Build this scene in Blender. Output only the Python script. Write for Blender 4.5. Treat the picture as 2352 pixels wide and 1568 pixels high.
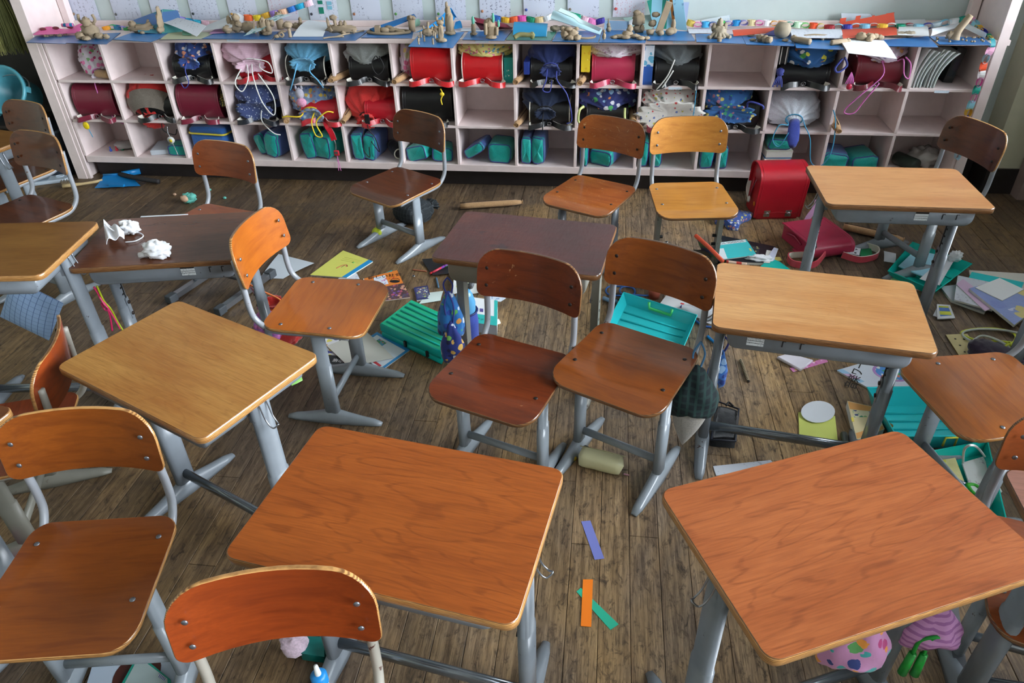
import bpy, bmesh, math, random
from mathutils import Vector, Matrix, noise
for o in list(bpy.data.objects): bpy.data.objects.remove(o)
S=bpy.context.scene; COL=S.collection
rnd=random.Random(7)
PI=math.pi
# ---------------------------------------------------------------- camera
F_PX=1650.66; PITCH=math.radians(34.7407); ROLL=math.radians(1.6147); HEAD=math.radians(7.9485); CAM_H=1.785
def _axes():
    fwd=Vector((0,math.cos(PITCH),-math.sin(PITCH))); r=Vector((1,0,0)); d=fwd.cross(r)
    c,s=math.cos(ROLL),math.sin(ROLL)
    R=Matrix.Rotation(HEAD,3,'Z')
    return R@(c*r+s*d), R@(-s*r+c*d), R@fwd
AR,AD,AF=_axes()
cam=bpy.data.cameras.new('camera'); camo=bpy.data.objects.new('camera',cam); COL.objects.link(camo)
camo.matrix_world=Matrix(((AR.x,-AD.x,-AF.x,0),(AR.y,-AD.y,-AF.y,0),(AR.z,-AD.z,-AF.z,CAM_H),(0,0,0,1)))
cam.sensor_width=36.0; cam.lens=36.0*F_PX/2352.0; cam.clip_start=0.05
S.camera=camo
# ---------------------------------------------------------------- world, daylight through the windows, exposure
W=bpy.data.worlds.new('overcast_sky'); S.world=W; W.use_nodes=True
bg=W.node_tree.nodes['Background']; bg.inputs[0].default_value=(0.86,0.93,1.0,1); bg.inputs[1].default_value=34.0
X0,X1,Y0,Y1,ZC=-5.2,2.46,-4.6,4.55,3.1          # room box
SILL,HEADZ=0.85,2.75
WIN_R=[(-4.0,-2.2),(-1.9,-0.1),(0.2,2.0),(2.3,4.1)]  # windows of the right wall (y ranges)
WIN_L=[]                          # corridor windows of the left wall
def portal(name,loc,rot,sx,sy):
    l=bpy.data.lights.new(name,'AREA'); l.shape='RECTANGLE'; l.size=sx; l.size_y=sy; l.cycles.is_portal=True
    o=bpy.data.objects.new(name,l); COL.objects.link(o); o.location=loc; o.rotation_euler=rot
for a,b in WIN_R: portal('window_daylight',(X1+0.16,(a+b)/2,(SILL+HEADZ)/2),(0,PI/2,0),HEADZ-SILL,b-a)
for a,b in WIN_L: portal('window_daylight',(X0-0.16,(a+b)/2,(1.1+2.6)/2),(0,-PI/2,0),1.5,b-a)
vs=S.view_settings; S.display_settings.display_device='sRGB'
vs.view_transform='Standard'; vs.look='None'; vs.gamma=1.0; vs.use_curve_mapping=False; vs.exposure=0.0
# ---------------------------------------------------------------- pixel -> place
def ray(u,v): return AR*((u-1176.0)/F_PX)+AD*((v-784.0)/F_PX)+AF
def pz(u,v,z=0.0):
    d=ray(u,v); k=(z-CAM_H)/d.z; return Vector((d.x*k,d.y*k,z))
def py(u,v,y):
    d=ray(u,v); k=y/d.y; return Vector((d.x*k,y,CAM_H+d.z*k))
# ---------------------------------------------------------------- geometry helper
def rrect(w,h,r,n=5,r2=None):
    """rounded rectangle outline, ccw; r for -y corners, r2 for +y corners"""
    r2=r if r2 is None else r2; out=[]
    for cx,cy,rr,a0 in ((w/2,-h/2,r,-90),(w/2,h/2,r2,0),(-w/2,h/2,r2,90),(-w/2,-h/2,r,180)):
        ox=cx-math.copysign(rr,cx); oy=cy-math.copysign(rr,cy)
        for i in range(n+1):
            a=math.radians(a0+90.0*i/n); out.append((ox+rr*math.cos(a),oy+rr*math.sin(a)))
    return out
def smooth_path(pts,n=6,closed=False):
    P=[Vector(p) for p in pts]; out=[]; m=len(P)
    for i in range(m if closed else m-1):
        if closed: a,b,c,d=P[(i-1)%m],P[i],P[(i+1)%m],P[(i+2)%m]
        else: a,b,c,d=P[max(i-1,0)],P[i],P[i+1],P[min(i+2,m-1)]
        for k in range(n):
            t=k/n
            out.append(0.5*((2*b)+(c-a)*t+(2*a-5*b+4*c-d)*t*t+(3*b-3*c+d-a)*t**3))
    if not closed: out.append(P[-1])
    return out
class MB:
    def __init__(s): s.v=[]; s.f=[]; s.m=[]; s.sm=[]
    def add(s,vs,fs,m=0,sm=True):
        b=len(s.v); s.v+= [tuple(v) for v in vs]
        for f in fs: s.f.append(tuple(i+b for i in f)); s.m.append(m); s.sm.append(sm)
    def box(s,c,d,m=0,rot=None):
        x,y,z=d[0]/2,d[1]/2,d[2]/2
        vs=[Vector((a*x,b*y,e*z)) for a in (-1,1) for b in (-1,1) for e in (-1,1)]
        if rot is not None: vs=[rot@v for v in vs]
        vs=[v+Vector(c) for v in vs]
        s.add(vs,[(0,1,3,2),(4,6,7,5),(0,4,5,1),(2,3,7,6),(0,2,6,4),(1,5,7,3)],m,False); return s
    def tube(s,path,r,n=8,m=0,closed=False,r2=None,up=None,cap=True):
        """sweep of an ellipse (r, r2) along a path; r may be a list"""
        P=[Vector(p) for p in path]; N=len(P); rings=[]
        u=Vector(up) if up is not None else None; prev=None
        for i,p in enumerate(P):
            if closed: t=P[(i+1)%N]-P[i-1]
            else: t=P[min(i+1,N-1)]-P[max(i-1,0)]
            t=t.normalized() if t.length>1e-9 else Vector((0,0,1))
            if prev is None:
                a=u if u is not None else (Vector((0,0,1)) if abs(t.z)<0.9 else Vector((1,0,0)))
            else: a=prev
            a=a-t*a.dot(t)
            if a.length<1e-6: a=t.orthogonal()
            a.normalize(); prev=a; b=a.cross(t)
            ri=r[i] if isinstance(r,(list,tuple)) else r
            rj=(r2[i] if isinstance(r2,(list,tuple)) else r2) if r2 is not None else ri
            rings.append([p+b*(ri*math.cos(2*PI*k/n))+a*(rj*math.sin(2*PI*k/n)) for k in range(n)])
        s.rings(rings,m,closed,cap); return s
    def rings(s,rings,m=0,closed=False,cap=True,sm=True):
        n=len(rings[0]); vs=[v for r in rings for v in r]; fs=[]
        L=len(rings)
        for i in range(L if closed else L-1):
            j=(i+1)%L
            for k in range(n):
                q=(k+1)%n; fs.append((i*n+k,i*n+q,j*n+q,j*n+k))
        if cap and not closed:
            fs.append(tuple(range(n-1,-1,-1))); fs.append(tuple((L-1)*n+k for k in range(n)))
        s.add(vs,fs,m,sm)
    def band(s,path,wd,w,t=0.003,m=0,m2=None):
        """flat strap: path, width direction (vector or list), width, thickness; m2 = material of the inner face"""
        P=[Vector(p) for p in path]; N=len(P); o=[];q=[]
        for i,p in enumerate(P):
            d=(P[min(i+1,N-1)]-P[max(i-1,0)]).normalized()
            wv=Vector(wd[i] if isinstance(wd,list) else wd); wv=(wv-d*wv.dot(d)).normalized()
            nn=d.cross(wv)
            o.append((p-wv*w/2+nn*t/2,p+wv*w/2+nn*t/2)); q.append((p-wv*w/2-nn*t/2,p+wv*w/2-nn*t/2))
        vs=[];
        for i in range(N): vs+=[o[i][0],o[i][1],q[i][1],q[i][0]]
        m2=m if m2 is None else m2
        for i in range(N-1):
            a=i*4;b=a+4
            s.add([vs[j] for j in (a,a+1,b+1,b)],[(0,1,2,3)],m); s.add([vs[j] for j in (a+2,a+3,b+3,b+2)],[(0,1,2,3)],m2)
            s.add([vs[j] for j in (a+1,a+2,b+2,b+1)],[(0,1,2,3)],m2); s.add([vs[j] for j in (a+3,a,b,b+3)],[(0,1,2,3)],m2)
        s.add(vs[:4],[(3,2,1,0)],m2); s.add(vs[-4:],[(0,1,2,3)],m2); return s
    def plate(s,outline,t,zf=None,mp=None,rings=(1,0.75,0.5,0.25),mt=0,ms=1,mb=1,bev=0.0):
        """slab from a 2d outline, height field zf(x,y), optional map (x,y,z)->Vector"""
        if zf or mp:
            o2=[]
            for i,(x,y) in enumerate(outline):
                x2,y2=outline[(i+1)%len(outline)]; k=max(1,int(math.hypot(x2-x,y2-y)/0.03))
                o2+=[(x+(x2-x)*j/k,y+(y2-y)*j/k) for j in range(k)]
            outline=o2
        zf=zf or (lambda x,y:0.0); mp=mp or (lambda x,y,z:Vector((x,y,z)))
        n=len(outline); cx=sum(p[0] for p in outline)/n; cy=sum(p[1] for p in outline)/n
        def ring(k,off): return [mp(cx+(x-cx)*k,cy+(y-cy)*k,zf(cx+(x-cx)*k,cy+(y-cy)*k)+off) for x,y in outline]
        R=[ring(k,0.0) for k in rings]
        if bev:
            kb=1-bev/max(abs(p[0]-cx) for p in outline); R[0]=ring(kb,0.0)
        s.rings(R,mt,False,False); vs=R[-1]+[mp(cx,cy,zf(cx,cy))]
        s.add(vs,[(i,(i+1)%n,n) for i in range(n)],mt)
        B=[ring(k,-t) for k in rings]
        if bev: B[0]=ring(kb,-t)
        s.rings(B[::-1],mb,False,False); vs=B[-1]+[mp(cx,cy,zf(cx,cy)-t)]
        s.add(vs,[((i+1)%n,i,n) for i in range(n)],mb)
        side=[R[0]]+([ring(1.0,-bev),ring(1.0,-t+bev)] if bev else [])+[B[0]]
        s.rings(side[::-1],ms,False,False); return s
    def blob(s,c,r,m=0,nu=14,nv=9,amp=0.0,fr=3.0,seed=0,p=1.0,fn=None):
        """noisy (super)ellipsoid"""
        vs=[];fs=[];c=Vector(c)
        def sg(a): return math.copysign(abs(a)**p,a)
        for j in range(nv+1):
            ph=-PI/2+PI*j/nv
            for i in range(nu):
                th=2*PI*i/nu
                d=Vector((sg(math.cos(ph))*sg(math.cos(th)),sg(math.cos(ph))*sg(math.sin(th)),sg(math.sin(ph))))
                k=1+amp*noise.noise(d*fr+Vector((seed*3.7,seed*1.3,0)))
                q=Vector((d.x*r[0],d.y*r[1],d.z*r[2]))*k
                if fn: q=fn(q)
                vs.append(c+q)
        for j in range(nv):
            for i in range(nu):
                a=j*nu+i;b=j*nu+(i+1)%nu; fs.append((a,b,b+nu,a+nu))
        s.add(vs,fs,m); return s
    def lathe(s,prof,n=20,m=0,c=(0,0,0),axis=None,cap=True):
        rings=[]; c=Vector(c); A=axis or Matrix.Identity(3)
        for r,z in prof: rings.append([c+A@Vector((r*math.cos(2*PI*k/n),r*math.sin(2*PI*k/n),z)) for k in range(n)])
        s.rings(rings,m,False,cap); return s
    def prism(s,outline,z0,z1,m=0,mp=None):
        mp=mp or (lambda x,y,z:Vector((x,y,z)))
        n=len(outline); vs=[mp(x,y,z0) for x,y in outline]+[mp(x,y,z1) for x,y in outline]
        fs=[tuple(range(n-1,-1,-1)),tuple(range(n,2*n))]+[(i,(i+1)%n,n+(i+1)%n,n+i) for i in range(n)]
        s.add(vs,fs,m,False); return s
    def grid(s,fn,nu,nv,m=0,t=0.0008,m2=None):
        """thin sheet fn(a,b)->Vector a,b in 0..1, real thickness t"""
        P=[[fn(i/nu,j/nv) for i in range(nu+1)] for j in range(nv+1)]
        N=[[None]*(nu+1) for _ in range(nv+1)]
        for j in range(nv+1):
            for i in range(nu+1):
                du=P[j][min(i+1,nu)]-P[j][max(i-1,0)]; dv=P[min(j+1,nv)][i]-P[max(j-1,0)][i]
                nn=du.cross(dv); N[j][i]=nn.normalized() if nn.length>1e-12 else Vector((0,0,1))
        top=[P[j][i]+N[j][i]*t/2 for j in range(nv+1) for i in range(nu+1)]
        bot=[P[j][i]-N[j][i]*t/2 for j in range(nv+1) for i in range(nu+1)]
        w=nu+1; fs=[];fb=[]
        for j in range(nv):
            for i in range(nu):
                a=j*w+i; fs.append((a,a+1,a+1+w,a+w)); fb.append((a+w,a+1+w,a+1,a))
        s.add(top,fs,m); s.add(bot,fb,m if m2 is None else m2)
        bd=[i for i in range(w)]+[j*w+nu for j in range(1,nv+1)]+[nv*w+i for i in range(nu-1,-1,-1)]+[j*w for j in range(nv-1,0,-1)]
        k=len(bd); s.add([top[i] for i in bd]+[bot[i] for i in bd],[(i,k+i,k+(i+1)%k,(i+1)%k) for i in range(k)],m,False); return s
    def mesh(s,name,mats):
        me=bpy.data.meshes.new(name); me.from_pydata([tuple(v) for v in s.v],[],s.f)
        for m in (mats if isinstance(mats,(list,tuple)) else [mats]): me.materials.append(m)
        me.polygons.foreach_set('material_index',s.m); me.polygons.foreach_set('use_smooth',s.sm); me.update(); return me
    def build(s,name,mats,parent=None,loc=(0,0,0),rot=(0,0,0)):
        return link(name,s.mesh(name,mats),parent,loc,rot)
def link(name,me,parent=None,loc=(0,0,0),rot=(0,0,0)):
    o=bpy.data.objects.new(name,me); COL.objects.link(o); o.parent=parent; o.location=loc; o.rotation_euler=rot; return o
def tag(o,label=None,cat=None,group=None,kind=None):
    if label: o['label']=label
    if cat: o['category']=cat
    if group: o['group']=group
    if kind: o['kind']=kind
    return o
def thing(name,label,cat,loc=(0,0,0),rot=(0,0,0),group=None):
    o=bpy.data.objects.new(name,None); COL.objects.link(o); o.location=loc
    o.rotation_euler=rot if isinstance(rot,(tuple,list)) else (0,0,rot); o.empty_display_size=0.05
    return tag(o,label,cat,group)
def bevel(o,w,n=2):
    b=o.modifiers.new('bevel','BEVEL'); b.width=w; b.segments=n; b.limit_method='ANGLE'; return o
# ---------------------------------------------------------------- materials
def srgb(r,g,b):
    f=lambda c:(c/12.92 if c<=0.04045 else ((c+0.055)/1.055)**2.4)
    return (f(r/255),f(g/255),f(b/255),1)
_M={}
class NT:
    def __init__(s,name):
        s.mat=bpy.data.materials.new(name); s.mat.use_nodes=True; s.t=s.mat.node_tree; s.b=s.t.nodes['Principled BSDF']
    def n(s,ty,**k):
        x=s.t.nodes.new(ty)
        for a,b in k.items(): setattr(x,a,b)
        return x
    def l(s,a,b): s.t.links.new(a,b)
    def co(s,scale=(1,1,1),space='Object',rnd_off=False):
        if space=='World': src=s.n('ShaderNodeNewGeometry').outputs['Position']
        else: src=s.n('ShaderNodeTexCoord').outputs[space]
        mp=s.n('ShaderNodeMapping'); mp.inputs['Scale'].default_value=scale; s.l(src,mp.inputs['Vector'])
        if rnd_off:
            oi=s.n('ShaderNodeObjectInfo'); mu=s.n('ShaderNodeVectorMath',operation='SCALE'); mu.inputs[0].default_value=(31,17,7)
            s.l(oi.outputs['Random'],mu.inputs['Scale']); s.l(mu.outputs[0],mp.inputs['Location'])
        return mp.outputs[0]
    def noise(s,vec,scale=5,detail=4,rough=0.55,dist=0.0):
        x=s.n('ShaderNodeTexNoise'); x.inputs['Scale'].default_value=scale; x.inputs['Detail'].default_value=detail
        x.inputs['Roughness'].default_value=rough; x.inputs['Distortion'].default_value=dist; s.l(vec,x.inputs['Vector']); return x.outputs['Fac']
    def ramp(s,fac,stops,interp='LINEAR'):
        x=s.n('ShaderNodeValToRGB'); x.color_ramp.interpolation=interp; e=x.color_ramp.elements
        while len(e)>1: e.remove(e[-1])
        for i,(p,c) in enumerate(stops):
            el=e[0] if i==0 else e.new(p); el.position=p; el.color=c if len(c)==4 else (*c,1)
        s.l(fac,x.inputs[0]); return x.outputs[0]
    def mix(s,fac,a,b,mode='MIX'):
        x=s.n('ShaderNodeMix',data_type='RGBA',blend_type=mode)
        for i,val in ((0,fac),(6,a),(7,b)):
            if hasattr(val,'is_linked') or hasattr(val,'node'): s.l(val,x.inputs[i])
            else: x.inputs[i].default_value=val
        return x.outputs[2]
    def math(s,op,a,b=0.0):
        x=s.n('ShaderNodeMath',operation=op)
        for i,val in ((0,a),(1,b)):
            if hasattr(val,'node'): s.l(val,x.inputs[i])
            else: x.inputs[i].default_value=val
        return x.outputs[0]
    def col(s,c):
        if hasattr(c,'node'): s.l(c,s.b.inputs['Base Color'])
        else: s.b.inputs['Base Color'].default_value=c
    def set(s,**k):
        for a,b in k.items():
            i=s.b.inputs[a.replace('_',' ')]
            if hasattr(b,'node'): s.l(b,i)
            else: i.default_value=b
    def bump(s,h,st=0.3,d=0.002):
        x=s.n('ShaderNodeBump'); x.inputs['Strength'].default_value=st; x.inputs['Distance'].default_value=d
        s.l(h,x.inputs['Height']); s.l(x.outputs[0],s.b.inputs['Normal'])
def C(c): return srgb(*c) if max(c)>1.0 else (c[0],c[1],c[2],1)
def dk(c,k): return (c[0]*k,c[1]*k,c[2]*k,1)
def plain(name,c,rough=0.5,metal=0.0,coat=0.0,var=0.0,alpha=None):
    key=('plain',name,tuple(c),rough,metal)
    if key in _M: return _M[key]
    t=NT(name); c4=C(c)
    if var:
        f=t.noise(t.co((1,1,1),rnd_off=True),14,4); t.col(t.ramp(f,[(0.3,dk(c4,1-var)),(0.7,dk(c4,1+var*0.5))]))
    else: t.col(c4)
    t.set(Roughness=rough,Metallic=metal,Coat_Weight=coat); _M[key]=t.mat; return t.mat
def fabric(name,c,rough=0.85,fold=0.5,sheen=0.2):
    key=('fabric',name,tuple(c))
    if key in _M: return _M[key]
    t=NT(name); c4=C(c); co=t.co()
    f=t.noise(co,220,2); t.col(t.ramp(f,[(0.35,dk(c4,0.82)),(0.65,dk(c4,1.08))]))
    t.set(Roughness=rough,Sheen_Weight=sheen); t.bump(t.noise(co,26,3),fold,0.006); _M[key]=t.mat; return t.mat
def printed(name,base,cols,scale=40,size=0.32,rough=0.8,soft=False):
    """cloth or paper with scattered coloured motifs"""
    key=('printed',name)
    if key in _M: return _M[key]
    t=NT(name); co=t.co(rnd_off=True)
    w=t.noise(co,scale*1.6,2); wv=t.n('ShaderNodeVectorMath',operation='ADD'); t.l(co,wv.inputs[0])
    sc=t.n('ShaderNodeVectorMath',operation='SCALE'); sc.inputs['Scale'].default_value=0.25/scale*1.6
    nz=t.n('ShaderNodeTexNoise'); nz.inputs['Scale'].default_value=scale*1.8; t.l(co,nz.inputs['Vector'])
    t.l(nz.outputs['Color'],sc.inputs[0]); t.l(sc.outputs[0],wv.inputs[1])
    v=t.n('ShaderNodeTexVoronoi'); v.inputs['Scale'].default_value=scale; t.l(wv.outputs[0],v.inputs['Vector'])
    sep=t.n('ShaderNodeSeparateColor'); t.l(v.outputs['Color'],sep.inputs[0])
    k=len(cols); pal=t.ramp(sep.outputs[0],[(i/k,C(c)) for i,c in enumerate(cols)],'CONSTANT')
    sz=t.math('MULTIPLY',sep.outputs[1],size*0.6); sz=t.math('ADD',sz,size*0.7)
    m=t.math('LESS_THAN',v.outputs['Distance'],sz)
    t.col(t.mix(m,C(base),pal)); t.set(Roughness=rough,Sheen_Weight=0.15); t.bump(t.noise(co,24,3),0.45,0.006); _M[key]=t.mat; return t.mat
def stripes(name,c1,c2,freq=60,axis='X',width=0.5,rough=0.8,plaid=False):
    key=('stripes',name)
    if key in _M: return _M[key]
    t=NT(name); co=t.co(); sp=t.n('ShaderNodeSeparateXYZ'); t.l(co,sp.inputs[0])
    def st(ax): return t.math('LESS_THAN',t.math('FRACT',t.math('MULTIPLY',sp.outputs[ax],freq)),width)
    a=st(axis); c=t.mix(a,C(c1),C(c2))
    if plaid: c=t.mix(t.math('MULTIPLY',st('Z' if axis=='X' else 'X'),0.6),c,C(c2))
    t.col(c); t.set(Roughness=rough); t.bump(t.noise(co,24,3),0.4,0.006); _M[key]=t.mat; return t.mat
def laminate(name,c1,c2,c3,rough=0.32,fig=1.0):
    """wood-figured table top, grain along local x"""
    key=('lam',name)
    if key in _M: return _M[key]
    t=NT(name)
    n=t.noise(t.co((1.5,6.5,1),rnd_off=True),1.25,2.5,0.5,0.35*fig)
    s_=t.math('SINE',t.math('MULTIPLY',n,78.0 if fig>0.6 else 120.0))
    fine=t.noise(t.co((9,170,1),rnd_off=True),1.5,3,0.6)
    big=t.noise(t.co((1.2,5.5,1),rnd_off=True),2.0,4,0.6)
    c=t.ramp(big,[(0.3,C(c2)),(0.62,C(c1))])
    k=0.5*min(fig,1.0)
    c=t.mix(t.math('MULTIPLY',t.ramp(s_,[(0.72,(0,)*3),(1.0,(k,)*3)]),t.ramp(fine,[(0.3,(1,)*3),(0.7,(0.35,)*3)])),c,C(c3))
    c=t.mix(t.ramp(fine,[(0.36,(0.34,)*3),(0.60,(0,)*3)]),c,C(c3))
    t.col(c); t.set(Roughness=rough,Specular_IOR_Level=0.3); _M[key]=t.mat; return t.mat
def scratched_top(name):
    """dark purple-brown worn table top"""
    t=NT(name); co=t.co(rnd_off=True)
    b=t.ramp(t.noise(co,5,4),[(0.3,C((58,27,26))),(0.55,C((78,36,34))),(0.75,C((98,48,36)))])
    g=t.noise(t.co((3,60,1)),2,3); b=t.mix(t.ramp(g,[(0.42,(0.35,)*3),(0.6,(0,)*3)]),b,C((48,20,20)))
    sc=t.noise(t.co((60,9,1)),1.2,4,0.6,2.5); b=t.mix(t.ramp(sc,[(0.69,(0,)*3),(0.73,(0.5,)*3)]),b,C((150,88,52)))
    st=t.noise(co,9,2); b=t.mix(t.ramp(st,[(0.70,(0,)*3),(0.75,(0.7,)*3)]),b,C((36,28,34)))
    t.col(b); t.set(Roughness=t.ramp(sc,[(0.4,(0.3,)*3),(0.8,(0.5,)*3)])); return t.mat
def plyedge(name,c1,c2,freq=260):
    key=('ply',name)
    if key in _M: return _M[key]
    t=NT(name); co=t.co(); sp=t.n('ShaderNodeSeparateXYZ'); t.l(co,sp.inputs[0])
    f=t.math('SINE',t.math('MULTIPLY',sp.outputs['Z'],freq*6.28)); n=t.noise(t.co((18,18,300)),2,3)
    f=t.math('ADD',t.math('MULTIPLY',f,0.25),n); t.col(t.ramp(f,[(0.3,C(c2)),(0.7,C(c1))])); t.set(Roughness=0.3,Coat_Weight=0.4,Coat_Roughness=0.2); _M[key]=t.mat; return t.mat
def chairwood(name,c1,c2,rough=0.3,worn=0.0):
    key=('cw',name)
    if key in _M: return _M[key]
    t=NT(name); g=t.noise(t.co((3,26,26),rnd_off=True),1.6,3,0.55,0.6)
    fine=t.noise(t.co((14,260,260),rnd_off=True),1.2,2)
    big=t.noise(t.co((1,1,1),rnd_off=True),5,2)
    c=t.ramp(g,[(0.25,C(c2)),(0.55,C(c1))]); c=t.mix(t.ramp(fine,[(0.4,(0.25,)*3),(0.65,(0,)*3)]),c,C(c2))
    c=t.mix(t.ramp(big,[(0.4,(0,)*3),(0.75,(0.5,)*3)]),c,dk(C(c2),0.8))
    if worn:
        sc=t.noise(t.co((9,26,9),rnd_off=True),3,5,0.7,1.5)
        c=t.mix(t.ramp(sc,[(0.70-worn*0.12,(0,)*3),(0.76-worn*0.12,(0.75,)*3)]),c,C((196,158,112)))
    t.col(c); t.set(Roughness=0.45,Specular_IOR_Level=0.3,Coat_Weight=0.55,Coat_Roughness=0.14); _M[key]=t.mat; return t.mat
def paintmetal(name,c,chip=(60,44,38),rough=0.38,chips=0.30):
    key=('pm',name)
    if key in _M: return _M[key]
    t=NT(name); co=t.co(rnd_off=True); n=t.noise(co,38,4,0.65); big=t.noise(co,4,2)
    base=t.ramp(t.noise(co,9,3),[(0.3,dk(C(c),0.86)),(0.7,dk(C(c),1.06))])
    k=t.ramp(n,[(0.70-chips*0.1,(0,)*3),(0.73-chips*0.1,(1,)*3)]); k=t.math('MULTIPLY',k,t.ramp(big,[(0.45,(0,)*3),(0.6,(1,)*3)]))
    t.col(t.mix(k,base,C(chip))); t.set(Roughness=rough); _M[key]=t.mat; return t.mat
def plastic(name,c,alpha=0.75,rough=0.28):
    """translucent coloured plastic"""
    key=('plas',name)
    if key in _M: return _M[key]
    t=NT(name); t.col(C(c)); t.set(Roughness=rough,Transmission_Weight=0.55 if alpha<1 else 0.0,IOR=1.3,Subsurface_Weight=0.0)
    _M[key]=t.mat; return t.mat
def written(name,base,ink,scale=90,rows=60,density=0.5,rough=0.75):
    """sheet with rows of handwriting-like marks along local y"""
    key=('wr',name)
    if key in _M: return _M[key]
    t=NT(name); co=t.co(rnd_off=True); sp=t.n('ShaderNodeSeparateXYZ'); t.l(t.co(),sp.inputs[0])
    n=t.noise(co,scale,2,0.5); blk=t.noise(co,9,1)
    row=t.math('LESS_THAN',t.math('FRACT',t.math('MULTIPLY',sp.outputs['X'],rows)),0.55)
    k=t.math('MULTIPLY',t.ramp(n,[(0.56,(0,)*3),(0.62,(1,)*3)]),row); k=t.math('MULTIPLY',k,t.ramp(blk,[(0.42,(0,)*3),(0.5,(density,)*3)]))
    t.col(t.mix(k,C(base),C(ink))); t.set(Roughness=rough); _M[key]=t.mat; return t.mat
# ================================================================ the room
def m_floor():
    t=NT('worn_floor_wood')
    g=t.noise(t.co((70,4,1),'World'),1.0,6,0.7,0.5)
    g2=t.noise(t.co((300,16,1),'World'),1.0,3,0.65)
    wear=t.noise(t.co((1.7,1.1,1),'World'),1.0,6,0.62,0.4)
    old=t.noise(t.co((0.55,0.42,1),'World'),1.0,4,0.6,0.6)
    sp=t.noise(t.co((26,13,1),'World'),1.5,6,0.75,0.8)
    scr=t.noise(t.co((46,60,1),'World'),1.0,4,0.7,3.0)
    oi=t.n('ShaderNodeObjectInfo')
    base=t.ramp(g,[(0.25,C((64,54,46))),(0.45,C((122,104,86))),(0.60,C((158,136,112))),(0.78,C((188,166,136)))])
    gold=t.ramp(g,[(0.25,C((104,80,50))),(0.45,C((170,136,88))),(0.62,C((202,166,112))),(0.8,C((216,184,134)))])
    c=t.mix(t.ramp(wear,[(0.44,(0,)*3),(0.62,(0.8,)*3)]),base,gold)
    c=t.mix(t.ramp(sp,[(0.52,(0,)*3),(0.66,(0.8,)*3)]),c,C((40,32,28)))
    c=t.mix(t.ramp(scr,[(0.63,(0,)*3),(0.68,(0.35,)*3)]),c,C((176,148,108)))
    c=t.mix(t.ramp(g2,[(0.36,(0.5,)*3),(0.5,(0,)*3)]),c,C((44,34,28)))
    # aisle worn pale by feet; floor beside it darkened in colour as painted shade
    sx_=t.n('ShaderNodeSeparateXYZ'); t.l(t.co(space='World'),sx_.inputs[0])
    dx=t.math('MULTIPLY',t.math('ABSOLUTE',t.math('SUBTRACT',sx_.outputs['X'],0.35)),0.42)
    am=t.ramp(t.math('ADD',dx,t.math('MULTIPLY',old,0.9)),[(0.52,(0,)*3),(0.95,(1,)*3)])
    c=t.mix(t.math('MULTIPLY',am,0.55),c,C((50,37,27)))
    tint=t.ramp(oi.outputs['Random'],[(0,(0.70,0.70,0.72)),(1,(1.08,1.04,0.98))])
    c=t.mix(1.0,c,tint,'MULTIPLY')
    t.col(c); t.set(Roughness=t.ramp(g,[(0.3,(0.42,)*3),(0.7,(0.6,)*3)]),Specular_IOR_Level=0.35); t.bump(t.math('ADD',g2,sp),0.3,0.001); return t.mat
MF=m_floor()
base=MB().box(((X0+X1)/2,(Y0+Y1)/2,-0.062),(X1-X0+0.4,Y1-Y0+0.4,0.10)).build('floor',plain('dark_floor_gap',(22,17,14),0.8))
tag(base,kind='structure')
# planks run towards the cubby wall; butt joints are staggered
PW=0.089; lens=[0.93,1.21,1.52,1.83,2.2]
pl_me={}
for L in lens:
    o=MB(); w=PW/2-0.0007; l=L/2-0.0007; b=0.0012; z0,z1=-0.012,0.0
    v=[(-w,-l,z0),(w,-l,z0),(w,l,z0),(-w,l,z0),(-w,-l,z1-b),(w,-l,z1-b),(w,l,z1-b),(-w,l,z1-b),(-w+b,-l+b,z1),(w-b,-l+b,z1),(w-b,l-b,z1),(-w+b,l-b,z1)]
    f=[(0,1,5,4),(1,2,6,5),(2,3,7,6),(3,0,4,7),(4,5,9,8),(5,6,10,9),(6,7,11,10),(7,4,8,11),(8,9,10,11)]
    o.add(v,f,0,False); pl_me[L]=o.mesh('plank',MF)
rf=random.Random(3); npl=0; x=-4.4+PW/2; rest=MB()
while x<X1-0.02:
    y=0.05-rf.random()*0.8
    while y<Y1:
        L=rf.choice(lens); yc=y+L/2
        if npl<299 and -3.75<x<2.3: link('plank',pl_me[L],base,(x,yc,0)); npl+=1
        else:
            me=pl_me[L]; rest.add([(vv.co.x+x,vv.co.y+yc,vv.co.z) for vv in me.vertices],[tuple(p.vertices) for p in me.polygons],0,False)
        y+=L
    x+=PW
x=X0+PW/2
while x<X1-0.02:                                   # the part of the floor away from the photograph
    y=Y0+rf.random()*0.5-0.5; ye=-0.9 if x>-4.45 else Y1
    while y<ye:
        L=rf.choice(lens); me=pl_me[L]; rest.add([(vv.co.x+x,min(max(vv.co.y+y+L/2,Y0),ye),vv.co.z-0.0004) for vv in me.vertices],[tuple(p.vertices) for p in me.polygons],0,False); y+=L
    x+=PW
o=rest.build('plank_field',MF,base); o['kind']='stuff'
mw=plain('pale_wall_paint',(186,188,172),0.7,var=0.06); mceil=plain('white_ceiling',(160,160,154),0.8)
mboard=plain('grey_green_board',(190,203,202),0.55,var=0.03); mdark=plain('black_baseboard',(38,32,33),0.5,var=0.25)
def struct(name,mb,m): return tag(mb.build(name,m),kind='structure')
struct('ceiling',MB().box(((X0+X1)/2,(Y0+Y1)/2,ZC+0.05),(X1-X0+0.5,Y1-Y0+0.5,0.1)),mceil)
struct('wall_back',MB().box(((X0+X1)/2,Y1+0.05,ZC/2),(X1-X0+0.2,0.1,ZC)),mboard)
struct('wall_front',MB().box(((X0+X1)/2,Y0-0.05,ZC/2),(X1-X0+0.2,0.1,ZC)),plain('pale_front_wall',(220,220,210),0.7))
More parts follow.
